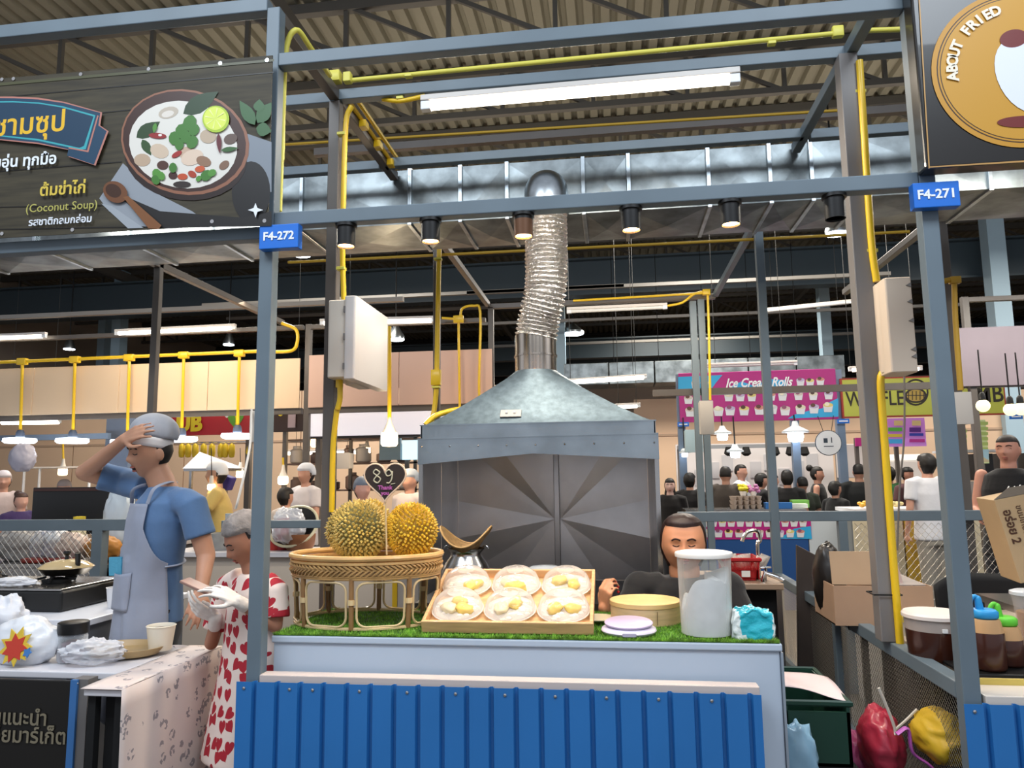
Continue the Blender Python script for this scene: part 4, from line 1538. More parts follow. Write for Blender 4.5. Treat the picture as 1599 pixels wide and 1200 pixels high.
def powder(u, v):
    t_ = 2 * PI * u
    r_ = .09 * min(1, v * 2) * .985 if v <= .5 else .09
    x, y = math.cos(t_), math.sin(t_)
    top = .165 + .05 * x - .03 * y + .03 * math.sin(3 * t_ + 1) * (r_ / .09) + .03 * noise.noise(Vector((x * 2, y * 2, 3)))
    if v <= .5:
        return jc + Vector((r_ * x, r_ * y, top))
    k_ = (v - .5) * 2
    return jc + Vector((.09 * x, .09 * y, top * (1 - k_) + .006 * k_))


MB().grid(powder, 40, 16, True).build('powder', mat('white_powder', '#dfe2e2', .8, var=.05, scale=20), t, smooth=True, ang=60)
MB().lathe([(.0, .302), (.09, .302), (.104, .299), (.1065, .294), (.105, .283), (.099, .281)], 48, jc).build('lid', mat('lid_white_gloss', '#efe9e0', .35), t, smooth=True, ang=40)
# wipes pack
c = Vector((.478, 2.88, GZ - .004))
t = thing('tissue_pack', 'turquoise and white soft tissue pack at the right end of the grass mat', 'tissue pack', c)
TQ = mat('pack_turquoise', '#2bb6c6', .3, coat=.5, bump=.5, bscale=22)
PW = mat('pack_white', '#dfe6e2', .3, coat=.5, bump=.5, bscale=22)


def pack(d, v):
    x = max(-1, min(1, d.x * 1.5)) * .072
    y = max(-1, min(1, d.y * 1.5)) * .055
    z = max(-1, min(1, d.z * 1.6)) * .046
    k_ = noise.noise(Vector((d.x * 3, d.y * 3, d.z * 3))) * .007
    if d.z > .2:
        x *= 1 - .25 * (d.z - .2)
        z += .012 * math.exp(-(d.x * 3) ** 2) + .008 * noise.noise(Vector((d.x * 6, d.y * 6, 5)))
    return Vector((x + k_, y + k_, z + .046 + k_))


b = MB().use(TQ)
b.ell(c, 1, 90, 60, fn=pack)
b.use(PW)
b.mi = [1 if (b.v[f[0]][0] - c.x < -.05 or (b.v[f[0]][0] - c.x > .062) or (b.v[f[0]][2] - c.z < .02 and b.v[f[0]][0] < c.x - .03)) else 0 for f in b.f]
b.build('wrapper', None, t, smooth=True, ang=180)

# sink bench with red basket and taps
sz = A_(1180, 912, 4.5).z
sx0, sx1 = A_(1105, 912, 4.5).x, A_(1224, 912, 4.5).x
t = thing('sink_bench', 'steel topped sink bench behind the seated woman', 'bench', (sx0, 4.5, 0))
MB().box(sx0 + .02, sx1 - .02, 4.6, 5.0, .05, sz - .036).build('cabinet', BLACKM, t)  # added black box, stands in for the shade under the bench
MB().box(sx0, sx1, 4.5, 5.1, sz - .035, sz).build('top', mat('bench_top', '#b89f88', .35, .5), t, bevel=.004)
for x in (sx0 + .03, sx1 - .04):
    MB().box(x, x + .03, 4.52, 4.55, 0, sz - .035).build('leg', INOX, t)
    MB().box(x, x + .03, 5.05, 5.08, 0, sz - .035).build('leg', INOX, t)
FA = mat('tap_metal', '#c9c4bc', .2, 1)
q = A_(1186, 908, 4.7)
tp_ = thing('gooseneck_faucet', 'brushed gooseneck faucet rising above the red basket', 'faucet', (q.x, 4.7, sz))
MB().tube(bez([(q.x, 4.7, sz), (q.x, 4.7, sz + .2)] + [tuple(A_(x, y, 4.7)) for x, y in ((1187, 845), (1185, 832), (1177, 829), (1168, 831), (1162, 838), (1159, 846))], 4), .011, 8).build('spout', FA, tp_, smooth=True)
MB().lathe([(.025, 0), (.025, .01), (.014, .02)], 14, (q.x, 4.7, sz)).build('base', FA, tp_, smooth=True)
q = A_(1198, 905, 4.58)
tp_ = thing('cross_tap', 'small chrome tap with cross handle on the sink bench edge', 'tap', (q.x, 4.58, sz))
MB().tube([(q.x - .02, 4.58, sz), (q.x - .01, 4.58, sz + .05), (q.x + .05, 4.56, sz + .03), (q.x + .085, 4.55, sz + .012)], [.018, .017, .015, .012], 10).build('body', CHROME, tp_, smooth=True)
MB().tube([(q.x - .035, 4.58, sz + .08), (q.x + .025, 4.58, sz + .085)], .006, 8).tube([(q.x - .005, 4.58, sz + .045), (q.x - .005, 4.58, sz + .083)], .008, 8).build('handle', CHROME, tp_, smooth=True)
a, c = A_(1128, 870, 4.62), A_(1188, 908, 4.62)
RED = mat('red_plastic', '#b32428', .4)
t = thing('red_basket', 'red slotted plastic basket full of clear cups behind the tall jar', 'basket', (1.0, 4.7, sz))
bx, bw = (a.x + c.x) / 2, (c.x - a.x)
hgt = a.z - c.z
for i in range(28):
    pass
b = MB()
b.rbox((bx, 4.72, sz + .006), (bw * .8, .2, .01), .02)
b.rbox((bx, 4.72, sz + hgt * .25 + .005), (bw * .88, .22, hgt * .45), .02, taper=.93)
b.build('lower_wall', RED, t)
b = MB()
m_ = 26
for i in range(m_):
    f_ = i / (m_ - 1)
    x = bx - bw * .43 + bw * .86 * f_
    b.bar((x, 4.607, sz + hgt * .45), (bx + (x - bx) * 1.12, 4.60, sz + hgt * .85), .005, .004)
b.tube([(bx - bw * .5, 4.6, sz + hgt * .88), (bx + bw * .5, 4.6, sz + hgt * .88), (bx + bw * .5, 4.84, sz + hgt * .88), (bx - bw * .5, 4.84, sz + hgt * .88)], .012, 6, closed=True)
b.box(bx - bw * .48, bx + bw * .48, 4.83, 4.835, sz, sz + hgt * .88)
b.box(bx + bw * .44, bx + bw * .46, 4.6, 4.83, sz + .01, sz + hgt * .88)
o = b.build('slotted_rim', RED, t)
MB().rbox((bx + bw * .1, 4.603, sz + hgt * .3), (.05, .004, .035), .003).build('price_label', WHITE, t)
random.seed(4)
for i in range(9):
    x, y = bx - bw * .38 + .028 * i, 4.66 + .05 * (i % 3)
    cu = MB().lathe([(.022, 0), (.03, .07), (.028, .07), (.02, .004)], 14, (x, y, sz + hgt * .5), Matrix.Rotation(random.uniform(-.7, .7), 3, 'Y')).build('cup', bpy.data.materials['dish_plastic'], None, smooth=True)
    tag(cu, 'clear plastic cup lying among others in the red basket', 'cup', 'clear cups in the red basket')

# things on the floor right of the counter
q = A_(1245, 1140, 3.05)
t = thing('green_crate', 'dark green plastic crate beside the right end of the counter', 'crate', (q.x, 3.2, 0))
GC = mat('crate_green', '#16382c', .45)
b = MB()
zc = A_(1245, 1098, 3.0).z
b.box(.60, .60 + .012, 3.0, 3.5, zc - .22, zc)
b.box(.82, .832, 3.0, 3.5, zc - .22, zc)
b.box(.6, .832, 3.0, 3.012, zc - .22, zc - .03)
b.box(.6, .832, 3.49, 3.5, zc - .22, zc)
b.box(.6, .832, 3.0, 3.5, zc - .22, zc - .21)
b.build('wall', GC, t)
MB().tube([(.6, 3.0, zc), (.835, 3.0, zc), (.835, 3.5, zc), (.6, 3.5, zc)], .012, 6, closed=True).build('rim', GC, t)
st = thing('stool', 'low dark stool under the green crate', 'stool', (.72, 3.25, 0))
MB().box(.6, .85, 3.0, 3.5, zc - .25, zc - .222).build('seat', BLACKM, st)
for x in (.61, .82):
    for y in (3.02, 3.45):
        MB().box(x, x + .025, y, y + .025, 0, zc - .25).build('leg', BLACKM, st)
t = thing('paper_sheet', 'crumpled pinkish paper sheet lying on the green crate', 'paper', (.7, 3.2, zc))
MB().grid(lambda u, v: Vector((.60 + .24 * u, 3.02 + .3 * v, zc + .012 + .04 * (1 - u) ** 1.3 + .008 * math.sin(5 * u + 4 * v))), 12, 12).build('sheet', mat('paper_pink', '#d8c4c4', .7), t, smooth=True, fix=False, solid=.002)
t = thing('plastic_bag', 'crumpled pale blue plastic bag below the green crate', 'plastic bag', (.68, 2.95, 0))
q = A_(1243, 1165, 2.93)
MB().ell((q.x, 2.93, q.z - .04), (.07, .06, .12), 24, 18, fn=lambda d, v_: v_ * (1 + .25 * noise.noise(d * 3.3))).build('bag', clearmat('bag_blue', '#9cc4dc', .5, .15), t, smooth=True, ang=180)
MB().ell((q.x - .01, 2.95, q.z - .3), (.08, .07, .17), 20, 14, fn=lambda d, v_: v_ * (1 + .3 * noise.noise(d * 2.3))).build('lower_bag', mat('bag_pale', '#b8c4cc', .4), t)
# ================================================================== people
def g_(a, b):
    return math.exp(-a * a - b * b)


def headpt(d, k=1.0, fat=0):
    e = (abs(d.x) ** 2.5 + abs(d.y) ** 2.5 + abs(d.z) ** 2.5) ** -.4
    if d.z < 0:
        e = 1 + (e - 1) * max(0, 1 + d.z * 2.5)
    d = d * e
    v = Vector((d.x * (.074 + fat * .014), d.y * .092, d.z * .115))
    if d.z < 0:
        v.x *= 1 - (.30 - .22 * fat) * (-d.z) ** 1.6
        if d.y > 0:
            v.y *= 1 - .38 * (-d.z)
    if d.y < 0:
        a, c = v.x / .074, v.z / .115
        m = abs(a)
        v.y += .010 * g_(a / .9, 0) * min(1, -d.y) * .6
        y = 0
        y -= .021 * g_(a / .17, (c + .17) / .13)
        y -= .012 * g_(a / .13, (c - .02) / .2)
        y -= .006 * g_((m - .17) / .1, (c + .22) / .09)
        y += .010 * g_((m - .42) / .22, (c - .08) / .12)
        y -= .006 * g_((m - .4) / .35, (c - .28) / .09)
        y -= .006 * g_((m - .5) / .25, (c + .2) / .25) * (1 + fat)
        y -= .008 * g_(a / .27, (c + .46) / .05)
        y -= .008 * g_(a / .25, (c + .58) / .05)
        y += .003 * g_(a / .3, (c + .52) / .025)
        y -= .008 * g_(a / .35, (c + .86) / .14)
        v.y += y * min(1, -d.y * 2)
    return v * k


def surfy(x, z, fat=0):
    d = Vector((x / .08, -1, z / .115))
    d.y = -math.sqrt(max(.05, 1 - d.x ** 2 - d.z ** 2))
    for _ in range(12):
        d.normalize()
        p = headpt(d, 1, fat)
        d.x += (x - p.x) * 7
        d.z += (z - p.z) * 5
    return headpt(d.normalized(), 1, fat).y


def head(B, C, R, s=1, fat=0, n=(48, 36)):
    B.ell(C, 1, n[0], n[1], R, fn=lambda d, v: headpt(d, s, fat))
    for sx in (-1, 1):
        B.ell(Vector(C) + R @ Vector((sx * (.075 + fat * .012) * s, .012 * s, -.004 * s)), (.009 * s, .018 * s, .028 * s), 10, 8, R)


def orient(f, tilt=0, roll=0):
    """columns: side, back, up for a head or trunk that faces f; tilt > 0 looks down"""
    f = Vector(f).normalized()
    b_ = -f
    side = b_.cross(Vector((0, 0, 1))).normalized()
    up = side.cross(b_)
    M = Matrix((side, b_, up)).transposed()
    return M @ Matrix.Rotation(-tilt, 3, 'X') @ Matrix.Rotation(roll, 3, 'Y') if False else M @ Matrix.Rotation(tilt, 3, 'X') @ Matrix.Rotation(roll, 3, 'Y')


def face_parts(t, C, R, s=1, fat=0, skin=None, lips='#a8524a', brow='#2a1c16', closed=False, mouth_open=False, earring=False):
    C = Vector(C)

    def P(x, y, z):
        return C + R @ (Vector((x, y, z)) * s)

    lid = mat('lid_' + skin.name, '#8a5a44', .5)
    for sx in (-1, 1):
        def Q(x, z, o=0):
            return P(sx * x, surfy(sx * x, z, fat) - o, z)
        if not closed:
            e_ = MB().ell(Q(.031, .008, -.003), (.0135 * s, .006 * s, .0062 * s), 14, 8, R).build('eye', mat('eye_white', '#e8e2dc', .2), t, smooth=True)
            MB().ell(Q(.031, .008, .0022), (.0058 * s, .0022 * s, .0056 * s), 12, 8, R).build('iris', mat('iris_dark', '#1c120e', .15), e_, smooth=True)
        MB().tube(bez([Q(.0455, .009), Q(.038, .0145 if not closed else .006, .001), Q(.028, .0155 if not closed else .004, .001), Q(.017, .009)], 4), .0022 * s, 6).build('eyelid', mat('lash_dark', '#1a1210', .6), t, smooth=True)
        MB().tube(bez([Q(.050, .029), Q(.037, .036), Q(.024, .035), Q(.013, .030)], 4), [.0012 * s] + [.0034 * s] * 11 + [.0024 * s], 6).build('eyebrow', mat('brow_' + brow[1:], brow, .8), t, smooth=True)
        if earring:
            MB().ell(P(sx * (.078 + .012 * fat), .01, -.034), .0045, 10, 8).build('earring', CHROME, t, smooth=True)
    lm = mat('lips_' + lips[1:], lips, .35)
    MB().ell(P(0, surfy(0, -.0525, fat) + .002, -.0525), (.021 * s, .006 * s, .0046 * s), 16, 8, R).ell(P(0, surfy(0, -.0645, fat) + .003, -.0645 - (.006 if mouth_open else 0)), (.018 * s, .0065 * s, .0052 * s), 16, 8, R).build('lips', lm, t, smooth=True)
    if mouth_open:
        MB().ell(P(0, surfy(0, -.0605, fat) - .001, -.0605), (.017 * s, .006 * s, .0075 * s), 14, 8, R).build('open_mouth', mat('mouth_dark', '#2a0e0c', .6), t, smooth=True)


def hair_cap(t, C, R, s, m, name='hair', line=.42, back=-.75, puff=1.07, side=-.25, bun=None, fat=0, rough=0, extra=None):
    def fn(d, v):
        p = headpt(Vector((d.x, d.y, d.z)), s, fat) if d.y > 0 or d.z > .3 else Vector((d.x * (.074 + fat * .014), d.y * .092, d.z * .115)) * s
        infront = d.y < (-.12 if d.z < line else -2)
        k = puff + rough * noise.noise(d * 7)
        if infront or d.z < (back if d.y > .1 else side):
            k = .86
        return p * k
    b = MB()
    b.ell(C, 1, 40, 30, R, fn=fn)
    if bun:
        b.ell(Vector(C) + R @ (Vector(bun[:3]) * s), bun[3] * s, 14, 10)
    if extra:
        extra(b)
    return b.build(name, m, t, smooth=True, ang=180)


def hand(B, w, d, n, sd=1, s=1, curl=.45, thumb_in=.3, spread=.06):
    w, d, n = Vector(w), Vector(d).normalized(), Vector(n)
    n = (n - d * n.dot(d)).normalized()
    l = d.cross(n) * sd
    cs = curl if isinstance(curl, (list, tuple)) else [curl * (1 + .08 * i) for i in range(4)]
    tips = []
    for i in range(4):
        k = w + d * (.086 - .004 * abs(i - 1)) * s + l * (.030 - .0205 * i) * s
        B.cap(w + l * (.018 - .012 * i) * s, k, .0155 * s, .0105 * s, 10)
        dd = (d + l * (spread * (1.5 - i))).normalized()
        L = ((.044, .028, .022), (.048, .031, .023), (.044, .029, .022), (.034, .021, .019))[i]
        r = (.0088, .0090, .0086, .0076)[i]
        p = k
        a = 0
        for j, q in enumerate(L):
            a += cs[i] * (1, 1.25, .8)[j]
            v = dd * math.cos(a) - n * math.sin(a)
            e = p + v * q * s
            B.cap(p, e, (r - .0008 * j) * s, (r - .0008 * (j + 1)) * s, 8)
            p = e
        tips.append((p, v, n, r))
    b0 = w + d * .022 * s + l * .024 * s
    v1 = (d * .62 + l * .75 - n * thumb_in).normalized()
    p1 = b0 + v1 * .040 * s
    v2 = (d * .9 + l * .25 - n * (thumb_in + .2)).normalized()
    p2 = p1 + v2 * .031 * s
    v3 = (d * .95 - l * .1 - n * (thumb_in + .35)).normalized()
    B.cap(b0, p1, .0145 * s, .0105 * s, 10)
    B.cap(p1, p2, .0105 * s, .0095 * s, 8)
    B.cap(p2, p2 + v3 * .024 * s, .0095 * s, .008 * s, 8)
    tips.append((p2 + v3 * .024 * s, v3, l, .008))
    return tips


def loft(B, prof, R, n=32, pw=2.3):
    """prof: (centre, half width, half depth)"""
    vs = []
    for c, a, b_ in prof:
        for i in range(n):
            t = 2 * PI * i / n
            x = math.copysign(abs(math.cos(t)) ** (2 / pw), math.cos(t))
            y = math.copysign(abs(math.sin(t)) ** (2 / pw), math.sin(t))
            vs.append(Vector(c) + R @ Vector((a * x, b_ * y, 0)))
    fs = []
    for j in range(len(prof) - 1):
        for i in range(n):
            k = (i + 1) % n
            fs.append((j * n + i, j * n + k, (j + 1) * n + k, (j + 1) * n + i))
    fs += [tuple(range(n))[::-1], tuple((len(prof) - 1) * n + i for i in range(n))]
    B.add(vs, fs)


def skinm(name, col):
    return mat(name, col, .48, sss=.12, var=.05, scale=10)


def cloth(name, col, **k):
    return mat(name, col, .85, bump=k.pop('bump', .35), bscale=k.pop('bscale', 9), var=.06, scale=5, sheen=.15, **k)


# ---------------------------------------------------------------- man wiping his brow
MY = 3.32
man = thing('person', 'man in blue tee and grey apron with white chef cap, hand on his forehead', 'person', (-2.05, 3.4, 0))
SKM = skinm('skin_man', '#bd8c70')
f = Vector((-.62, -.78, 0)).normalized()
RB = orient(f)
LAT = RB @ Vector((1, 0, 0))
if LAT.x < 0:
    pass
hc = A_(235, 708, MY)
RH = orient((-.58, -.80, -.15), 0) @ Matrix.Rotation(.10, 3, 'Y')
nk = A_(256, 760, MY + .03)
shR = A_(193, 752, MY + .12)   # raised arm
elR = A_(133, 738, MY + .02)
wrR = A_(195, 686, MY - .12)
shL = A_(300, 790, MY - .06)
elL = A_(322, 868, MY - .04)
wrL = A_(314, 925, MY - .14)
chest = A_(250, 812, MY + .02)
waist = A_(240, 885, MY + .03)
hip = A_(238, 950, MY + .05)
B = MB()
head(B, hc, RH, 1.06)
B.cap(nk + Vector((0, .01, -.02)), hc + Vector((.01, .02, -.06)), .064, .058, 16)
B.cap(shR, elR, .052, .043, 16)
B.cap(elR, wrR, .042, .027, 16)
B.cap(shL, elL, .052, .042, 16)
B.cap(elL, wrL, .041, .028, 16)
d = (A_(238, 662, MY - .20) - wrR)
tips = hand(B, wrR, d, (-.25, -.9, .35), 1, 1.02, [.16, .16, .18, .22], .1, .07)
hand(B, wrL, A_(305, 952, MY - .2) - wrL, (.4, -.8, -.2), -1, .95, .35)
loft(B, [(hip + Vector((0, 0, -.1)), .15, .11), (waist, .13, .095), (chest, .16, .1), (nk + Vector((0, 0, -.05)), .09, .06)], RB)
for sx in (-1, 1):
    h_ = hip + RB @ Vector((.085 * sx, 0, -.08))
    kn = Vector((h_.x, h_.y - .02, .47))
    B.cap(h_, kn, .08, .055, 14)
    B.cap(kn, Vector((kn.x, kn.y + .02, .09)), .053, .036, 14)
    B.cap(Vector((kn.x, kn.y + .03, .05)), Vector((kn.x, kn.y - .14, .04)), .036, .03, 12)
remesh(B, 'body', SKM, man, .0065, 3)
face_parts(man, hc, RH, 1.06, 0, SKM, '#94544a', '#2a1e1a', closed=True, mouth_open=True)
TEE = cloth('tee_blue', '#56759c')
B = MB()
SHP = [(hip + Vector((0, 0, -.5)), .185, .15), (hip + Vector((0, 0, -.06)), .165, .132), (hip + Vector((0, 0, .06)), .155, .125), (waist, .15, .118), (A_(246, 845, MY + .02), .158, .12), (chest, .168, .118), (A_(252, 785, MY + .02), .16, .105), (nk + Vector((0, 0, -.03)), .11, .08), (nk + Vector((0, 0, .0)), .072, .066)]
loft(B, SHP[1:], RB)
for a, e in ((shR, elR), (shL, elL)):
    inn = a.lerp(nk, .55) + Vector((0, 0, -.02))
    B.tube([inn, a.lerp(inn, .4) + Vector((0, 0, .0)), a, a.lerp(e, .35), a.lerp(e, .62)], [.06, .07, .07, .067, .07], 20)
remesh(B, 'tshirt', TEE, man, .008, 5)
APR = cloth('apron_grey', '#9298a8', bump=.3, bscale=5)


def shp_at(z):
    for q, r in zip(SHP, SHP[1:]):
        if q[0].z <= z <= r[0].z:
            k = (z - q[0].z) / (r[0].z - q[0].z)
            return q[0].lerp(r[0], k), q[1] + (r[1] - q[1]) * k, q[2] + (r[2] - q[2]) * k
    return SHP[0]


def apron(u, v):
    # v: 0 hem .. 1 bib top
    z0, z1 = .44, chest.z + .08
    z = z0 + (z1 - z0) * v
    c, a, b_ = shp_at(z)
    c = Vector((c.x, c.y, z))
    ph = 1.6 if z < waist.z + .03 else 1.6 - .95 * min(1, (z - waist.z - .03) / .16) ** .6
    p = (u - .5) * 2 * ph
    low = max(0, (waist.z - z) / (waist.z - z0))
    fold = .004 * math.sin(11 * p + 2 * v) * low + .008 * noise.noise(Vector((p * 2, z * 5, 1)))
    fold += .012 * math.exp(-((p - .2 - (waist.z - z) * 1.1) / .15) ** 2) * (1 if z < waist.z + .05 else 0)
    fold += .008 * math.exp(-((p + .5 + (waist.z - z) * .5) / .12) ** 2) * (1 if z < waist.z + .1 else 0)
    sx_, cy_ = math.sin(p), math.cos(p)
    x = math.copysign(abs(sx_) ** (2 / 2.3), sx_)
    y = math.copysign(abs(cy_) ** (2 / 2.3), cy_)
    g = .016 + fold + .03 * low
    return c + RB @ Vector(((a + g) * x, -(b_ + g) * y, 0))


ap_ = MB().grid(apron, 56, 60).build('apron', APR, man, smooth=True, ang=180, solid=.003, fix=False)
hang = [apron(.02, 1), apron(.98, 1)]
for q in hang:
    side_ = 1 if q.x > chest.x else -1
    MB().tube(bez([q, q.lerp(nk, .5) + Vector((0.03 * side_, -.06, .03)), nk + RB @ Vector((.06 * (1 if side_ > 0 else -1), 0, .02)), nk + RB @ Vector((0, .058, .02))], 6), .009, 8, flat=.35).build('strap', APR, man, smooth=True)
tie_ = []
for i in range(12):
    p_ = 1.5 + 1.5 * i / 11
    c_, a_2, b_2 = shp_at(waist.z + .03)
    tie_.append(Vector((c_.x, c_.y, waist.z + .03 - .02 * math.sin(p_))) + RB @ Vector(((a_2 + .006) * math.sin(p_), -(b_2 + .006) * math.cos(p_), 0)))
MB().tube(tie_, .010, 8, flat=.5).build('tie', APR, man, smooth=True)


def pocket(u, v):
    p = apron(.30 + .36 * u, .50 + .18 * v)
    bul = .02 * math.sin(PI * u) * (1 - .0 * v)
    n_ = (p - Vector((waist.x, waist.y, p.z))).normalized()
    return p + n_ * (.006 + bul * (.6 + .4 * v)) + Vector((0, 0, -.012 * math.sin(PI * u) * v))


MB().grid(pocket, 14, 12).build('pocket', APR, man, smooth=True, ang=180, solid=.002, fix=False)
q = apron(.42, .70)
q = q + (q - Vector((waist.x, waist.y, q.z))).normalized() * .022
MB().rbox((q.x, q.y, q.z), (.088, .012, .085), .004, Matrix.Rotation(-.06, 3, 'Y') @ Matrix.Rotation(-.35, 3, 'Z')).build('face_towel', mat('towel_cyan', '#4f9dba', .8, bump=.2), man)
# chef cap: white band and puffed crown
CAPW = cloth('cap_white', '#c9c8cc')
CAPG = cloth('cap_net_grey', '#a9adb6')
Rz = RH @ Matrix.Rotation(-.28, 3, 'X')
cc = hc + RH @ Vector((0, .0, .045))
MB().grid(lambda u, v: cc + Rz @ Vector(((.081 + .006 * v) * math.cos(2 * PI * u), (.099 + .006 * v) * math.sin(2 * PI * u), -.012 + .046 * v)), 36, 3, True).build('cap_band', mat('cap_band_white', '#e6e4e4', .8), man, smooth=True, solid=.004, fix=False)


def puff(d, v):
    z = max(d.z, -.3)
    k = 1 + .05 * math.sin(9 * math.atan2(d.y, d.x)) * (1 - abs(d.z))
    return Vector((d.x * .097 * k, d.y * .112 * k + .014, z * .09 + .062))


MB().ell(cc, 1, 44, 22, Rz, fn=puff).build('cap_crown', CAPG, man, smooth=True, ang=180)
hair_cap(man, hc, RH, 1.06, mat('hair_black', '#15110f', .6), line=.9, back=-.45, puff=1.035, side=.1)
PANT = cloth('trousers_dark', '#22252c')
B = MB()
loft(B, [(hip + Vector((0, 0, -.12)), .165, .125), (hip + Vector((0, 0, .02)), .16, .12)], RB)
for sx in (-1, 1):
    h_ = hip + RB @ Vector((.08 * sx, 0, -.1))
    kn = Vector((h_.x, h_.y - .02, .47))
    B.tube([h_, kn, Vector((kn.x, kn.y + .02, .08))], [.098, .075, .062], 18)
remesh(B, 'trousers', PANT, man, .012, 3)

# ---------------------------------------------------------------- girl in the heart dress
GY = 2.98
girl = thing('person', 'girl in red heart print dress and hair net, tapping a phone in white gloves', 'person', (-1.5, 3.0, 0))
SKG = skinm('skin_girl', '#a9745a')
RHg = orient((-.62, -.62, -.42))
RBg = orient((-.55, -.83, 0))
hc = A_(384, 848, GY)
nk = A_(396, 893, GY + .02)
sA = A_(432, 925, GY + .0)      # her left shoulder, right of the post
sB = A_(356, 915, GY + .10)
eA = A_(430, 978, GY - .02)
eB = A_(330, 1005, GY + .10)
wA = A_(372, 940, GY - .12)
wB = A_(338, 965, GY + .0)
tor = A_(395, 960, GY + .04)
B = MB()
head(B, hc, RHg, .87)
B.cap(nk, hc + Vector((.005, .02, -.05)), .045, .043, 14)
for a, e, w_ in ((sA, eA, wA), (sB, eB, wB)):
    B.cap(a, e, .036, .029, 14)
    B.cap(e, w_, .029, .021, 14)
loft(B, [(tor + Vector((0, 0, -.2)), .11, .085), (tor, .11, .08), (nk + Vector((0, 0, -.03)), .07, .05)], RBg)
hipg = tor + Vector((-.02, .02, -.25))
for sx in (-1, 1):
    h_ = hipg + RBg @ Vector((.065 * sx, 0, 0))
    B.cap(h_, Vector((h_.x, h_.y - .01, .38)), .06, .043, 12)
    B.cap(Vector((h_.x, h_.y - .01, .38)), Vector((h_.x, h_.y, .07)), .042, .028, 12)
    B.cap(Vector((h_.x, h_.y, .04)), Vector((h_.x - .03, h_.y - .11, .035)), .03, .025, 10)
remesh(B, 'body', SKG, girl, .006, 3)
face_parts(girl, hc, RHg, .87, 0, SKG, '#8f4a42', '#1d1512', closed=True)
GLV = mat('glove_white', '#e4dcd4', .5, bump=.3, bscale=40)
B = MB()
dA = A_(312, 905, GY - .2) - wA
B.cap(wA + (eA - wA).normalized() * .03, wA, .028, .026, 14)
hand(B, wA, dA, (-.15, -.55, .8), -1, .88, [.35, .3, .35, .4], .35)
remesh(B, 'glove', GLV, girl, .0045, 3)
B = MB()
dB = A_(300, 948, GY - .06) - wB
B.cap(wB + (eB - wB).normalized() * .05, wB, .03, .026, 14)
hand(B, wB, dB, (-.1, -.9, -.35), 1, .9, [.3, .35, .4, .5], -.2)
remesh(B, 'glove', GLV, girl, .0045, 3)


def heart_cloth():
    m = bpy.data.materials.new('heart_print')
    m.use_nodes = True
    nt = m.node_tree
    N, Lk = nt.nodes, nt.links
    b = N['Principled BSDF']
    b.inputs['Roughness'].default_value = .8
    tc = N.new('ShaderNodeTexCoord')
    sp = N.new('ShaderNodeSeparateXYZ')
    Lk.new(tc.outputs['Object'], sp.inputs[0])

    def M(op, a, c=None, d=None):
        n = N.new('ShaderNodeMath')
        n.operation = op
        for i, x in enumerate((a, c, d)):
            if x is None:
                continue
            if isinstance(x, (int, float)):
                n.inputs[i].default_value = x
            else:
                Lk.new(x, n.inputs[i])
        return n.outputs[0]
    X = M('MULTIPLY_ADD', sp.outputs[1], -.6, sp.outputs[0])
    cb = N.new('ShaderNodeCombineXYZ')
    Lk.new(X, cb.inputs[0])
    Lk.new(sp.outputs[2], cb.inputs[1])
    vo = N.new('ShaderNodeTexVoronoi')
    vo.voronoi_dimensions = '2D'
    vo.inputs['Scale'].default_value = 17
    vo.inputs['Randomness'].default_value = .75
    Lk.new(cb.outputs[0], vo.inputs['Vector'])
    sb = N.new('ShaderNodeVectorMath')
    sb.operation = 'SUBTRACT'
    Lk.new(cb.outputs[0], sb.inputs[0])
    Lk.new(vo.outputs['Position'], sb.inputs[1])
    rt = N.new('ShaderNodeVectorRotate')
    rt.rotation_type = 'Z_AXIS'
    cs = N.new('ShaderNodeSeparateColor')
    Lk.new(vo.outputs['Color'], cs.inputs[0])
    ang = M('MULTIPLY_ADD', cs.outputs[0], 1.8, -.9)
    Lk.new(sb.outputs[0], rt.inputs['Vector'])
    Lk.new(ang, rt.inputs['Angle'])
    s2 = N.new('ShaderNodeSeparateXYZ')
    Lk.new(rt.outputs[0], s2.inputs[0])
    x = M('MULTIPLY', s2.outputs[0], 44)
    y = M('MULTIPLY', s2.outputs[1], 44)
    ax = M('ABSOLUTE', x)
    sq = M('POWER', ax, .5)
    yy = M('SUBTRACT', y, M('MULTIPLY', sq, .75))
    r = M('ADD', M('MULTIPLY', x, x), M('MULTIPLY', M('ADD', yy, .2), M('ADD', yy, .2)))
    inside = M('LESS_THAN', r, .95)
    mx = N.new('ShaderNodeMix')
    mx.data_type = 'RGBA'
    mx.inputs[6].default_value = srgb('#e6d3c8')
    mx.inputs[7].default_value = srgb('#a81c2c')
    Lk.new(inside, mx.inputs[0])
    Lk.new(mx.outputs[2], b.inputs['Base Color'])
    return m


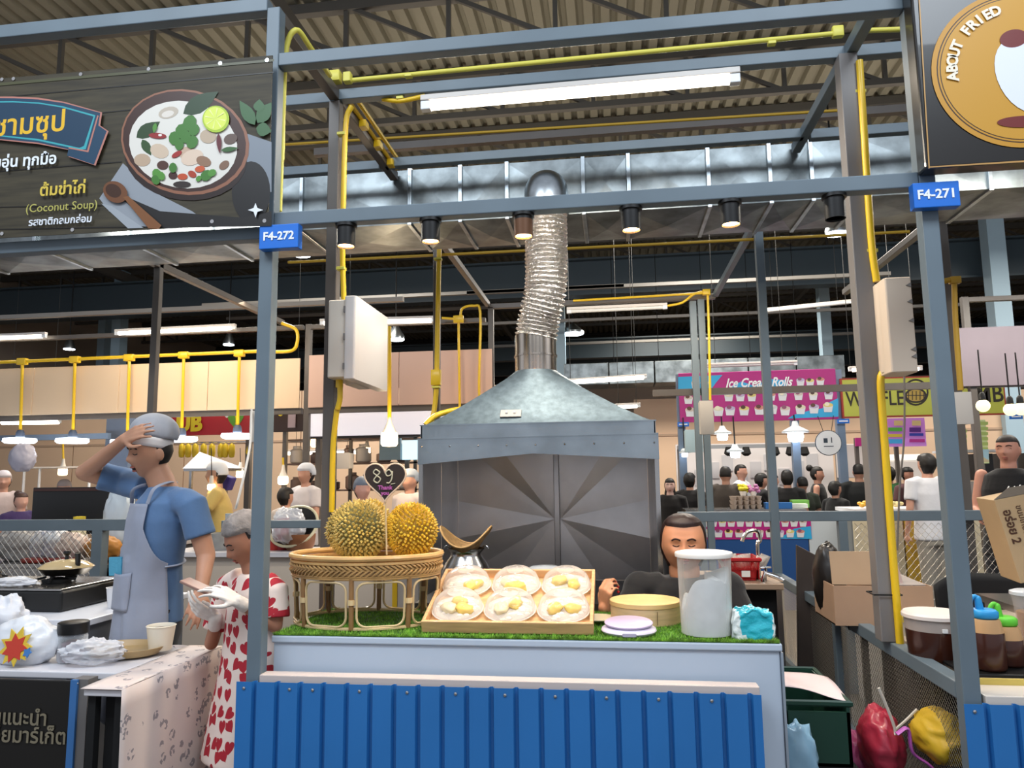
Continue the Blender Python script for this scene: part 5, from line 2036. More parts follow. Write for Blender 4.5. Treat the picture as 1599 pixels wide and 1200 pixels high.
B = MB()
prof = [(A_(372, 1185, GY), .175, .13), (A_(380, 1120, GY + .02), .160, .12), (A_(388, 1050, GY + .03), .135, .105), (A_(392, 1000, GY + .04), .125, .098), (tor, .128, .095), (A_(396, 925, GY + .03), .125, .085), (nk + Vector((0, 0, -.02)), .075, .055), (nk + Vector((0, 0, -.005)), .05, .045)]
loft(B, prof, RBg)
for a, e in ((sA, eA), (sB, eB)):
    inn = a.lerp(nk, .5)
    B.tube([inn, a, a.lerp(e, .35), a.lerp(e, .75)], [.05, .052, .052, .058], 18)
remesh(B, 'dress', heart_cloth(), girl, .008, 4)
NET = mat('hair_net', '#8d8682', .8, bump=.5, bscale=30, var=.15, scale=30)
hair_cap(girl, hc, RHg, .87, mat('hair_dark_brown', '#1d1512', .6), line=.62, back=-.6, puff=1.03, side=-.35)
hair_cap(girl, hc + RHg @ Vector((0, .012, .018)), RHg, .87, NET, 'hair_net', line=.40, back=.0, puff=1.17, side=.18, rough=.05)
ph = thing('mobile_phone', 'mobile phone held by the girl in white gloves', 'phone', A_(318, 920, GY - .1))
a, c = A_(288, 906, GY - .13), A_(347, 933, GY - .16)
MB().bar(a, c, .011, .055, (-.45, .85, .30)).build('body', mat('phone_pink', '#9c7c70', .3), ph, bevel=.003)

# ---------------------------------------------------------------- woman seated behind the counter
WY = 3.66
wo = thing('person', 'woman in black tee seated behind the counter, face half hidden by the tall jar', 'person', (.3, 3.75, 0))
SKW = skinm('skin_woman', '#cf8e68')
RHw = orient((-.06, -1, -.10))
RBw = orient((-.05, -1, 0))
hc = A_(1067, 850, WY)
nk = A_(1069, 896, WY + .03)
sL_, sR_ = A_(1000, 920, WY + .04), A_(1136, 920, WY + .04)
eL_, eR_ = A_(965, 1010, WY - .05), A_(1168, 1005, WY - .05)
wL_, wR_ = A_(944, 950, 3.43), A_(1138, 962, 3.42)
tor = A_(1068, 990, WY + .06)
B = MB()
head(B, hc, RHw, 1.12, 1.0, (64, 48))
B.cap(nk, hc + Vector((0, .02, -.04)), .072, .07, 16)
for a, e, w_ in ((sL_, eL_, wL_), (sR_, eR_, wR_)):
    B.cap(a, e, .066, .05, 14)
    B.cap(e, w_, .05, .03, 14)
t1 = hand(B, wL_, (.08, -.25, 1), (-.55, -.6, 0), -1, .98, [.75, .75, .8, .85], .5)
t2 = hand(B, wR_, (-.6, -.5, -.1), (0, -.3, 1), -1, .95, .4)
loft(B, [(tor + Vector((0, .02, -.35)), .2, .17), (tor, .2, .15), (nk + Vector((0, .02, -.06)), .12, .08)], RBw)
seatz = .46
for sx in (-1, 1):
    h_ = Vector((tor.x + .11 * sx, tor.y + .05, seatz + .1))
    kn = Vector((h_.x + .02 * sx, h_.y - .2, seatz + .08))
    B.cap(h_, kn, .1, .075, 14)
    B.cap(kn, Vector((kn.x, kn.y + .04, .09)), .07, .045, 14)
    B.cap(Vector((kn.x, kn.y + .05, .05)), Vector((kn.x, kn.y - .1, .04)), .042, .034, 12)
remesh(B, 'body', SKW, wo, .0055, 3)
face_parts(wo, hc, RHw, 1.12, 1.0, SKW, '#a8403c', '#3a2018', closed=True, earring=True)
for (p, v, n_, r) in t1 + t2:
    MB().ell(p + n_ * r * .6 + v * .002, (.006, .006, .007), 8, 6).build('fingernail', mat('nail_red', '#c8202a', .2), wo, smooth=True)
TEB = cloth('tee_black', '#161313')
B = MB()
loft(B, [(tor + Vector((0, .03, -.35)), .235, .2), (tor + Vector((0, 0, -.1)), .235, .19), (tor + Vector((0, 0, .1)), .235, .17), (A_(1068, 935, WY + .05), .21, .14), (A_(1069, 912, WY + .04), .15, .115), (A_(1069, 900, WY + .04), .105, .09)], RBw)
for a, e in ((sL_, eL_), (sR_, eR_)):
    inn = a.lerp(nk, .5) + Vector((0, .01, -.03))
    B.ell(a, .085, 18, 12)
    B.tube([inn, a, a.lerp(e, .4), a.lerp(e, .8)], [.075, .085, .082, .082], 20)
remesh(B, 'tshirt', TEB, wo, .009, 4)
B = MB()
for sx in (-1, 1):
    h_ = Vector((tor.x + .11 * sx, tor.y + .05, seatz + .11))
    kn = Vector((h_.x + .02 * sx, h_.y - .2, seatz + .085))
    B.tube([h_ + Vector((0, .08, 0)), h_, kn, kn + Vector((0, .0, -.02)), Vector((kn.x, kn.y + .04, .1))], [.12, .12, .095, .09, .07], 18)
remesh(B, 'trousers', PANT, wo, .013, 3)
HB_ = mat('hair_brown_black', '#2a1712', .5, var=.3, scale=30, aniso=(6, 6, 1))
hair_cap(wo, hc + Vector((0, 0, .002)), RHw, 1.12, HB_, line=.60, back=-.8, puff=1.1, side=-.75, fat=1.0, rough=.03)
MB().tube([wR_ + (eR_ - wR_).normalized() * .02 + Vector(x) for x in ((0, 0, 0), (.004, .006, 0))], .036, 16).build('watch_strap', BLACK, wo, smooth=True)
ch = thing('stool', 'round stool hidden under the seated woman', 'stool', (tor.x, tor.y + .08, 0))
MB().lathe([(.17, seatz - .05), (.18, seatz - .03), (.17, seatz)], 24, (tor.x, tor.y + .06, 0)).build('seat', mat('stool_red', '#8a2020', .5), ch, smooth=True)
for i in range(4):
    a = PI / 4 + i * PI / 2
    MB().tube([(tor.x + .12 * math.cos(a), tor.y + .06 + .12 * math.sin(a), seatz - .05), (tor.x + .17 * math.cos(a), tor.y + .06 + .17 * math.sin(a), 0)], .014, 8).build('leg', mat('stool_red', '#8a2020'), ch)


# ---------------------------------------------------------------- people further back
def passer(px, py, Y, face, label, shirt, hairc='#15110f', skin='#c0907a', bottom='#23252c', hair='short', arms='down', lean=(0, 0), sleeveless=False, s=None, cap=None, wide=1, vox=.013, group=None, detail=False, headk=1):
    """px, py: centre of the head"""
    c = A_(px, py, Y)
    H = c.z + .11
    k = s or H / 1.69
    f = Vector((math.sin(math.radians(face)), -math.cos(math.radians(face)), 0))
    R = orient(f)
    lx, ly = lean
    foot = Vector((c.x - lx, c.y - ly, 0))
    t = thing('person', label, 'person', foot, group)
    top = c.z
    hipz = (top - .0) * .56
    hipc = Vector((foot.x, foot.y, hipz))
    nkc = c + Vector((-lx * .12, -ly * .12, -.13 * k))
    che = hipc.lerp(nkc, .72)
    sm = skinm('skin_' + skin[1:], skin)
    B = MB()
    head(B, c, R, k * headk, 0, (28, 20))
    B.cap(nkc, c + Vector((0, .01, -.05)), .055 * k, .05 * k, 12)
    shz = nkc + Vector((0, 0, -.03 * k))
    arm = []
    for sx in (-1, 1):
        sh = shz + R @ Vector((.175 * k * sx * wide, 0, -.02))
        if arms == 'down':
            e = sh + R @ Vector((.05 * sx * k, .02, -.27 * k))
            w_ = e + R @ Vector((0, -.07 * k, -.24 * k))
        elif arms == 'front':
            e = sh + R @ Vector((.05 * sx * k, -.03, -.26 * k))
            w_ = e + R @ Vector((-.09 * sx * k, -.21 * k, -.02 * k))
        else:
            e = sh + R @ Vector((.07 * sx * k, -.14 * k, -.2 * k))
            w_ = e + R @ Vector((-.07 * sx * k, -.16 * k, -.12 * k))
        arm.append((sh, e))
        B.cap(sh, e, .045 * k, .036 * k, 12)
        B.cap(e, w_, .036 * k, .025 * k, 12)
        hand(B, w_, (w_ - e), R @ Vector((sx, 0, .3)), -sx, k, .4)
    loft(B, [(hipc, .14 * k, .1 * k), (che, .14 * k, .1 * k), (shz, .1 * k, .06 * k)], R, 20)
    for sx in (-1, 1):
        h_ = hipc + R @ Vector((.08 * k * sx, 0, 0))
        kn = Vector((h_.x, h_.y, hipz * .54))
        B.cap(h_, kn, .075 * k, .052 * k, 12)
        B.cap(kn, Vector((kn.x, kn.y, .09)), .05 * k, .034 * k, 12)
        B.cap(Vector((kn.x, kn.y, .05)), Vector((kn.x, kn.y, .04)) + f * .13, .036, .03, 10)
    remesh(B, 'body', sm, t, vox, 2)
    if detail:
        face_parts(t, c, R, k * headk, 0, sm, '#a8665a', '#2a1e18')
    cm = cloth('cloth_' + shirt[1:], shirt)
    B = MB()
    wf = wide
    loft(B, [(hipc + Vector((0, 0, -.07)), .165 * k * wf, .125 * k), (hipc.lerp(che, .4), .15 * k * wf, .118 * k), (che, .17 * k * wf, .12 * k), (shz + Vector((0, 0, -.02)), .155 * k * wf, .095 * k), (shz + Vector((0, 0, .03)), .08 * k, .065 * k)], R, 24)
    if not sleeveless:
        for sh, e in arm:
            B.tube([sh.lerp(shz, .5), sh, sh.lerp(e, .65)], [.065 * k, .064 * k, .06 * k], 14)
    remesh(B, 'shirt' if not sleeveless else 'vest', cm, t, vox, 3)
    B = MB()
    loft(B, [(hipc + Vector((0, 0, -.12)), .155 * k, .12 * k), (hipc, .15 * k, .115 * k)], R, 20)
    for sx in (-1, 1):
        h_ = hipc + R @ Vector((.078 * k * sx, 0, -.06))
        B.tube([h_, Vector((h_.x, h_.y, hipz * .54)), Vector((h_.x, h_.y, .1))], [.092 * k, .07 * k, .058 * k], 14)
    remesh(B, 'trousers', cloth('cloth_' + bottom[1:], bottom), t, .016, 2)
    hm = mat('hair_' + hairc[1:], hairc, .55, var=.2, scale=20)
    kk = k * headk
    if hair == 'bald':
        pass
    elif hair == 'crop':
        hair_cap(t, c, R, kk, hm, line=.45, back=-.3, puff=1.03, side=.1)
    elif hair == 'short':
        hair_cap(t, c, R, kk, hm, line=.4, back=-.7, puff=1.10, side=-.15, rough=.05)
    elif hair == 'bun':
        hair_cap(t, c, R, kk, hm, line=.45, back=-.6, puff=1.07, side=-.2, bun=(0, .1, .1, .05))
    elif hair == 'long':
        hair_cap(t, c, R, kk, hm, line=.42, back=-.9, puff=1.12, side=-.8, extra=lambda b: b.ell(c + R @ Vector((0, .045, -.13 * k)), (.085 * k, .05 * k, .16 * k), 18, 12, R))
    if cap:
        hair_cap(t, c, R, kk, mat('cap_' + cap[1:], cap, .8), 'cap', line=.35, back=.0, puff=1.18, side=.15)
    return t, c, R, k


passer(1046, 760, 9.8, -6, 'pale faced woman with long black hair in black top, facing the camera', '#141214', skin='#d8b4aa', hair='long', detail=True, headk=.95)
passer(1077, 752, 10.2, 150, 'man with black hair in black tee seen from behind near the pale faced woman', '#151417')
passer(1133, 742, 9.9, 165, 'broad man in grey brown tee seen from behind beside the ice cream counter', '#4c443e', wide=1.1, hair='crop')
passer(1157, 738, 11.2, 60, 'man in white shirt looking right behind the grey brown tee man', '#c9cdd2', hair='crop')
passer(1189, 752, 10.6, 100, 'person in black tee bending over the ice cream counter', '#131316', arms='reach', lean=(.18, 0))
passer(1207, 752, 11.9, 90, 'person with dark hair and peach top leaning right', '#c9a08e', hair='long')
passer(1229, 748, 10.1, 172, 'person with round black hair in black top seen from behind', '#101012', hair='short')
passer(1253, 757, 10.3, 185, 'boy in dark green tee seen from behind', '#353c32', hair='crop')
passer(1276, 742, 10.9, 70, 'woman with a bun in a black sleeveless top', '#18181b', hair='bun', sleeveless=True, skin='#c8947c')
passer(1304, 765, 9.75, 120, 'short person all in black between the green tee boy and the yellow conduit', '#0f0f11', hair='short')
passer(1341, 738, 10.3, 175, 'man in black jersey with green collar left of the right upright', '#16191a', hair='crop', wide=1.1)
passer(1388, 742, 10.9, 190, 'person in green tee mostly hidden behind the right upright', '#2c6a34', hair='short', bottom='#5a2c24')
passer(1417, 742, 10.2, 30, 'child in maroon top left of the white tee customer', '#5c3c3e', hair='short', skin='#b98570', headk=.85)
passer(1447, 727, 8.3, 195, 'customer in white tee seen from behind, by the right front post', '#d3d4da', hair='short', bottom='#8f8a80', wide=1.1)
# tank top man
tt, c, R, k = passer(1574, 704, 6.35, -42, 'man with cropped hair in black sleeveless vest leaning at the right edge', '#17171a', hairc='#241c18', hair='crop', sleeveless=True, skin='#c9907a', arms='front', lean=(.06, 0), vox=.009, detail=True, wide=1.05)
p = A_(1584, 766, 6.1)
for i, (dx, dz, a_) in enumerate(((-.02, 0, .9), (.02, 0, .2), (.06, .01, .5))):
    MB().tube(bez([p + Vector((dx - .015, 0, dz + .03)), p + Vector((dx - .03, 0, dz)), p + Vector((dx - .01, 0, dz - .03)), p + Vector((dx + .015, 0, dz - .01)), p + Vector((dx, 0, dz + .012))], 4), .007, 6, flat=.5).build('printed_scrawl', WTXT, tt, smooth=True)
# left side workers
passer(33, 784, 7.5, 62, 'girl with hair in a bun and purple and white top at the far left', '#3b2a58', hairc='#4a3226', hair='bun', skin='#c99a86')
passer(5, 752, 7.9, 40, 'worker in pale pink top with dark sling at the left edge', '#c9b4ac', hair='short', cap='#b8aca8')
passer(100, 765, 8.1, 30, 'worker in pinkish cap bent forward behind the black monitor', '#b8a2a8', cap='#a89c98', hair='crop', arms='reach')
passer(338, 742, 6.7, -60, 'worker in yellow tee and white visor leaning over the counter', '#c8ab62', hair='short', skin='#b98a6c', arms='reach', lean=(-.1, 0), cap='#dcdcdc')
passer(478, 742, 7.8, -30, 'worker in white top with white mask between the posts', '#c8c2c4', cap='#cfd2da', hair='short', arms='front')
passer(446, 778, 7.2, 150, 'short worker in white top just right of the left blue post', '#cfc4bc', hair='short')
passer(566, 765, 6.6, 40, 'worker in grey blue hair net behind the olive durian', '#8f8c94', cap='#6d7684', hair='short', skin='#c09080', arms='reach')
passer(640, 752, 7.2, -30, 'worker in pale grey top partly behind the heart sign', '#c2b6b4', hair='crop', cap='#9aa2ac')
# ================================================================== left stall: black sign board and tables
lb = thing('sign_board', 'black signboard with faint Thai lettering at the bottom left corner', 'sign', (-2.8, 2.66, 0))
MB().box(-3.7, -2.052, 2.66, 2.68, 0, .765).build('board', mat('board_black', '#1d1b19', .35), lb, bevel=.003)
MB().box(-2.05, -2.022, 2.655, 2.665, 0, .77).build('blue_edge', mat('edge_blue', '#3d6fa8', .4), lb)
MB().box(-2.05, -1.985, 2.666, 2.72, 0, .77).build('edge_post', mat('edge_grey', '#6e6a68', .5), lb)
dim = mat('faded_gold_print', '#7d7460', .6)
txt('เมนูแนะนำ', dim, lb, A_(74, 1124, 2.655), .075, align='RIGHT', bold=.001)
txt('อร่อยมาร์เก็ต', dim, lb, A_(104, 1153, 2.655), .075, align='RIGHT', bold=.001)
MB().ell(A_(121, 1068, 2.657), (.004, .002, .004), 8, 6).build('bolt', CHROME, lb)


def leg4(t, x0, x1, y0, y1, z, m, s_=.03):
    for x in (x0, x1 - s_):
        for y in (y0, y1 - s_):
            MB().box(x, x + s_, y, y + s_, 0, z).build('leg', m, t)


WT = mat('table_white', '#d8d6da', .4)
ta = thing('table', 'white table under bags and jars behind the black signboard', 'table', (-2.8, 2.95, 0))
MB().box(-3.5, -1.915, 2.74, 3.18, .75, .776).build('top', WT, ta, bevel=.004)
leg4(ta, -3.45, -2.12, 2.76, 3.16, .75, INOX)
tb = thing('table', 'small table draped with icon printed cream cloth left of the girl', 'table', (-1.9, 2.9, 0))
MB().box(-1.90, -1.752, 2.53, 3.2, .75, .772).build('top', WT, tb, bevel=.004)
leg4(tb, -1.895, -1.76, 2.55, 3.18, .75, BLACKM)
MB().box(-1.86, -1.765, 2.6, 3.15, .06, .748).build('cabinet', BLACKM, tb)  # black box added in place of the dark shade under the table


def icon_cloth():
    m = bpy.data.materials.new('icon_print')
    m.use_nodes = True
    nt = m.node_tree
    N, L = nt.nodes, nt.links
    b = N['Principled BSDF']
    b.inputs['Roughness'].default_value = .6
    tc = N.new('ShaderNodeTexCoord')
    v = N.new('ShaderNodeTexVoronoi')
    v.inputs['Scale'].default_value = 16
    v2 = N.new('ShaderNodeTexNoise')
    v2.inputs['Scale'].default_value = 55
    v2.inputs['Detail'].default_value = 1
    L.new(tc.outputs['Object'], v.inputs['Vector'])
    L.new(tc.outputs['Object'], v2.inputs['Vector'])
    a = N.new('ShaderNodeMath')
    a.operation = 'LESS_THAN'
    a.inputs[1].default_value = .34
    L.new(v.outputs['Distance'], a.inputs[0])
    c = N.new('ShaderNodeMath')
    c.operation = 'GREATER_THAN'
    c.inputs[1].default_value = .5
    L.new(v2.outputs[0], c.inputs[0])
    d = N.new('ShaderNodeMath')
    d.operation = 'MULTIPLY'
    L.new(a.outputs[0], d.inputs[0])
    L.new(c.outputs[0], d.inputs[1])
    mx = N.new('ShaderNodeMix')
    mx.data_type = 'RGBA'
    mx.inputs[6].default_value = srgb('#dccdc6')
    mx.inputs[7].default_value = srgb('#958c8e')
    L.new(d.outputs[0], mx.inputs[0])
    L.new(mx.outputs[2], b.inputs['Base Color'])
    return m


tc_ = thing('tablecloth', 'cream tablecloth printed with small grey icons, hanging to the floor', 'tablecloth', (-1.87, 2.9, 0))
b = MB()
b.grid(lambda u, v: Vector((-1.905 + .16 * u, 2.52 + .69 * v, .778 + .003 * math.sin(9 * v))), 6, 14)
b.grid(lambda u, v: Vector((-1.745 + .012 * math.sin(7 * u + 1) * (1 - v) + .02 * (1 - v) * u, 2.52 + .69 * u, .778 * v + .01 * (1 - v))), 24, 12)
b.grid(lambda u, v: Vector((-1.745 + .03 * (1 - v) - .25 * u, 3.21 + .01 * math.sin(9 * u), .778 * v)), 8, 8)
b.build('cloth', icon_cloth(), tc_, smooth=True, fix=False, solid=.002)
TZ = .785
# tan tray, cup, jar, bags
t = thing('shallow_tray', 'shallow tan tray on the cloth covered table behind the cream cup', 'tray', (-2.06, 3.0, TZ))
MB().lathe([(.15, 0), (.17, .02), (.176, .03), (.168, .03), (.148, .008), (0, .008)], 36, (-2.09, 3.02, TZ), None, 1, .75).build('dish', mat('tray_tan', '#a98f64', .4), t, smooth=True, ang=40)
c = atz(250, 1018, TZ)
t = thing('paper_cup', 'cream paper cup with orange liquid on the cloth covered table', 'cup', c)
c = Vector((c.x, c.y, TZ + .008))
MB().lathe([(0, 0), (.045, 0), (.058, .098), (.061, .1), (.058, .103), (.0545, .096), (.052, .085), (0, .085)], 32, c).build('body', mat('cup_cream', '#e6dcc8', .5), t, smooth=True, ang=40)
MB().lathe([(0, .0865), (.052, .0865)], 28, c).build('liquid', mat('broth_orange', '#c98d2c', .25), t)
c = Vector((-2.24, 2.90, .778))
t = thing('spice_jar', 'jar of purple onion pieces with a black lid among the bags', 'jar', c)
MB().lathe([(.05, 0), (.056, .01), (.056, .1), (.05, .11)], 24, c).build('glass', clearmat('jar_glass', '#dfe6ea', .12), t, smooth=True)
MB().lathe([(0, .004), (.052, .004), (.052, .075), (.03, .082), (0, .08)], 20, c).build('onion', mat('onion_purple', '#6c4450', .7, var=.4, scale=40), t, smooth=True)
MB().lathe([(.058, .112), (.059, .115), (.059, .155), (.055, .158), (0, .158)], 28, c).build('lid', BLACK, t, smooth=True, ang=40)


def bag(c, rad, label, m, seed=0, amp=.35, name='plastic_bag', cat='plastic bag', flat=False, group=None, kind=None, print_=None):
    c = Vector(c)
    t = thing(name, label, cat, (c.x, c.y, c.z - rad[2]), group)
    sd = Vector((seed * 3.1, seed, 0))

    def fn(d, v):
        k = 1 + amp * .5 * noise.noise(d * 1.6 + sd) + amp * (.22 - .9 * abs(noise.noise(d * 2.2 + sd * 1.3))) + amp * .5 * abs(noise.noise(d * 5.5 + sd)) * .8
        v = v * k
        if v.z < -rad[2] * .96:
            v.z = -rad[2] * .96
        return v
    MB().ell(c, rad, 44, 32, fn=fn).build('bag', m, t, smooth=True, ang=70)
    if print_:
        for (dx, dz, r_, mm, n_) in print_:
            pts = []
            for i in range(n_ * 2):
                a = PI * i / n_
                rr = r_ * (1 if i % 2 == 0 else .6)
                pts.append((rr * math.cos(a), rr * math.sin(a)))
            MB().prism(pts, (c.x + dx, c.y - rad[1] * 1.12 - .004 * print_.index((dx, dz, r_, mm, n_)), c.z + dz), (1, 0, 0), (0, .25, 1), (0, .004, 0)).build('print', mm, t)
    return t


CB = clearmat('bag_clear', '#e6e8ee', .35, .12, .3)
bag((-2.42, 2.86, .86), (.15, .08, .1), 'white snack bag with red and yellow burst print at the left edge', mat('bag_white', '#dadde2', .35, coat=.4), 1, .16, 'snack_bag', 'snack bag',
    print_=[(.03, .0, .075, mat('print_yellow', '#d9b83a', .4), 9), (.03, -.005, .055, mat('print_red', '#c23a28', .4), 7), (.09, -.02, .02, mat('print_blue', '#3f78b8', .4), 5)])
bag((-2.13, 2.88, .822), (.12, .09, .045), 'crumpled clear plastic bag beside the black lidded jar', CB, 3, .5)
bag((-2.66, 3.0, .9), (.11, .08, .11), 'milky white plastic bag standing behind the snack bag', mat('bag_milky', '#d2d4da', .35), 5, .4)
# counter with the gas stove
sc = thing('side_counter', 'white topped side counter carrying the black gas stove', 'counter', (-3.0, 3.7, 0))
MB().box(-3.9, -2.50, 3.32, 4.2, .83, .86).build('top', mat('counter_top_white', '#dfe0e6', .35), sc, bevel=.004)
MB().box(-3.88, -2.53, 3.36, 4.18, 0, .829).build('cabinet', mat('cabinet_grey', '#5e6168', .5), sc)
sv = thing('gas_stove', 'black two burner gas stove with silver top in the left stall', 'stove', (-3.1, 3.8, .861))
MB().box(-3.75, -2.78, 3.50, 4.0, .862, .965).build('body', BLACK, sv, bevel=.012)
MB().box(-3.74, -2.79, 3.505, 3.995, .966, .975).build('top_plate', INOX, sv, bevel=.003)
for x in (-3.45, -3.02):
    MB().lathe([(.07, .976), (.075, .99), (.04, .995), (.03, 1.0), (0, 1.0)], 24, (x, 3.76, 0)).build('burner', BLACKM, sv, smooth=True)
    b = MB()
    for i in range(5):
        a = 2 * PI * i / 5
        b.bar((x + .05 * math.cos(a), 3.76 + .05 * math.sin(a), 1.005), (x + .11 * math.cos(a), 3.76 + .11 * math.sin(a), .99), .01, .012)
    b.build('pan_support', BLACKM, sv)
    MB().lathe([(.02, 0), (.018, .02), (0, .02)], 14, (x, 3.498, .915), Matrix.Rotation(PI / 2, 3, 'X')).build('knob', mat('knob_dark', '#2c2c2e', .3), sv)
pn = thing('frying_pan', 'pan with domed glass lid and black knob on the gas stove', 'pan', (-3.02, 3.78, 1.01))
c = Vector((-3.0, 3.8, 1.012))
MB().lathe([(0, 0), (.10, 0), (.135, .035), (.14, .037), (.132, .037), (.098, .006), (0, .006)], 36, c).build('bowl', mat('pan_dark', '#2a2622', .3, .4), pn, smooth=True, ang=50)
MB().lathe([(.137, .038), (.13, .045), (.1, .065), (.05, .078), (0, .08)], 36, c).build('glass_lid', clearmat('lid_glass', '#c9b48a', .4, .08), pn, smooth=True)
MB().lathe([(.012, .08), (.009, .1), (.02, .112), (.018, .125), (0, .127)], 16, c).build('knob', BLACK, pn, smooth=True)
MB().tube([c + Vector((.1, -.04, .035)), c + Vector((.11, -.06, .12))], [.012, .015], 8).build('handle', BLACK, pn, smooth=True)
t = thing('wooden_bowl', 'light brown wooden bowl beside the glass lidded pan', 'bowl', (-2.72, 3.95, 1.0))
bx = thing('storage_tin', 'steel tin that carries the brown wooden bowl', 'tin', (-2.66, 3.95, .861))
MB().box(-2.74, -2.58, 3.86, 4.03, .862, .95).build('tin', INOX, bx, bevel=.006)
MB().lathe([(.04, .951), (.08, .975), (.1, 1.02), (.095, 1.02), (.07, .98), (0, .965)], 28, (-2.66, 3.95, 0)).build('bowl', mat('bowl_brown', '#a8763e', .5, var=.1, scale=8), t, smooth=True)
t = thing('tongs', 'black handled tongs lying on the gas stove at the left edge', 'tongs', (-3.4, 3.6, 1.0))
for dz in (0, .02):
    MB().tube([(-3.5, 3.6, .985 + dz * .3), (-3.3, 3.56, .99 + dz), (-3.2, 3.58, 1.03 + dz)], [.012, .009, .007], 8).build('arm', BLACK, t, smooth=True)
bag((-3.12, 3.58, .998), (.12, .05, .024), 'crumpled clear wrap lying on the stove front edge', CB, 7, .5)
t = thing('white_tub', 'white tub standing on the side counter next to the man apron', 'tub', (-2.6, 3.6, .861))
MB().lathe([(.045, .861), (.055, .96), (.058, .962), (.05, .962), (.04, .87), (0, .87)], 24, (-2.6, 3.68, 0)).build('tub', mat('tub_white', '#dfdfe2', .4), t, smooth=True, ang=50)
# steel prep table behind the stove with bags on it
pt = thing('prep_table', 'long stainless prep table behind the gas stove', 'table', (-4, 4.8, 0))
MB().box(-6.4, -3.7, 5.72, 6.45, .81, .845).build('top', INOX, pt, bevel=.004)
MB().box(-6.4, -3.7, 5.72, 5.735, .66, .809).build('apron_front', INOX, pt)
leg4(pt, -6.35, -3.75, 5.76, 6.4, .81, INOX)
for i, (px, py, rad, lbl, cm) in enumerate(((25, 862, (.16, .1, .12), 'grey white bag leaning at the far left on the prep table', mat('bag_grey', '#b8b4b0', .5)),
                                            (62, 862, (.08, .08, .11), 'upright clear bag on the prep table under the blue packet', CB),
                                            (85, 862, (.08, .08, .12), 'upright white sack in the middle of the prep table', mat('bag_white', '#dadde2')),
                                            (108, 862, (.12, .09, .10), 'pale pink sack of food right of the upright white sack', mat('bag_pinkish', '#d8c4b8', .5)))):
    q = A_(px, py, 5.95)
    rad = tuple(r_ * 1.22 for r_ in rad)
    bag((q.x, 5.98, .846 + rad[2] * .95), rad, lbl, cm, i + 11, .35)
for i, (px, lbl) in enumerate(((58, 'flat dark red meat pack, left one on the prep table'), (98, 'flat dark red meat pack, right one on the prep table'))):
    q = A_(px, 880, 5.85)
    t = thing('meat_pack', lbl, 'food pack', (q.x, 5.83, .846))
    MB().rbox((q.x, 5.83, .865), (.2, .14, .035), .03).build('pack', mat('meat_red', '#8c3028', .4, var=.4, scale=30), t, smooth=True)
q = A_(55, 842, 6.3)
t = thing('blue_packet', 'bright blue packet on the prep table behind the wire mesh', 'packet', (q.x, 6.3, .846))
MB().rbox((q.x, 6.33, .846 + .12), (.28, .1, .24), .02).build('packet', mat('packet_blue', '#2f62b0', .35), t, smooth=True)
q = A_(123, 830, 6.2)
t = thing('sauce_bottle', 'pale yellow bottle standing in front of the black monitor', 'bottle', (q.x, 6.2, .846))
MB().lathe([(.055, 0), (.06, .01), (.06, .28), (.03, .31), (.035, .315), (.035, .34), (0, .345)], 20, (q.x, 6.2, .846)).build('bottle', mat('bottle_pale', '#d8cfae', .4), t, smooth=True, ang=50)
MB().lathe([(.05, .305), (.05, .365), (0, .368)], 20, (q.x, 6.2, .846)).build('cap', mat('cap_yellow', '#d8c23a', .4), t, smooth=True, ang=50)
bag((A_(160, 880, 5.95).x, 5.95, .95), (.15, .11, .11), 'rounded orange brown bag at the right end of the prep table', mat('bag_amber', '#c0843c', .5), 31, .15)
bag((A_(182, 820, 6.25).x + .03, 6.25, 1.18), (.13, .1, .34), 'tall glossy white bag behind the man apron', mat('bag_cold_white', '#cfdce6', .3), 33, .25)
# monitor
t = thing('monitor', 'large black monitor seen from behind, left of the man', 'monitor', (A_(110, 800, 5.9).x, 5.9, 1.1))
a, c = A_(53, 762, 6.6), A_(168, 834, 6.6)
MB().rbox(((a.x + c.x) / 2, 6.62, (a.z + c.z) / 2), (c.x - a.x, .07, a.z - c.z), .015).build('case', BLACK, t, smooth=True, ang=30)
MB().box(a.x + .02, c.x - .02, 6.575, 6.585, a.z - .035, a.z - .01).build('trim_strip', mat('trim_brown', '#4a2c26', .4), t)
MB().box((a.x + c.x) / 2 - .05, (a.x + c.x) / 2 + .05, 6.66, 6.78, .941, (a.z + c.z) / 2).build('stand', BLACK, t)
mt = thing('market_counter', 'long white counter behind the black monitor', 'counter', (-5, 6.1, 0))
MB().box(-7.4, -4.2, 6.7, 7.2, .90, .94).build('top', WT, mt, bevel=.004)
MB().box(-7.35, -4.25, 6.75, 7.15, 0, .899).build('cabinet', mat('cabinet_grey', '#5e6168'), mt)
mt2 = thing('market_counter', 'long pale counter with cookware behind the girl and left post', 'counter', (-2.5, 6.0, 0))
MB().box(-3.7, -.9, 5.75, 6.25, .90, .94).build('top', WT, mt2, bevel=.004)
MB().box(-3.65, -.95, 5.8, 6.2, 0, .899).build('cabinet', mat('cabinet_cream', '#c8bcae', .5), mt2)
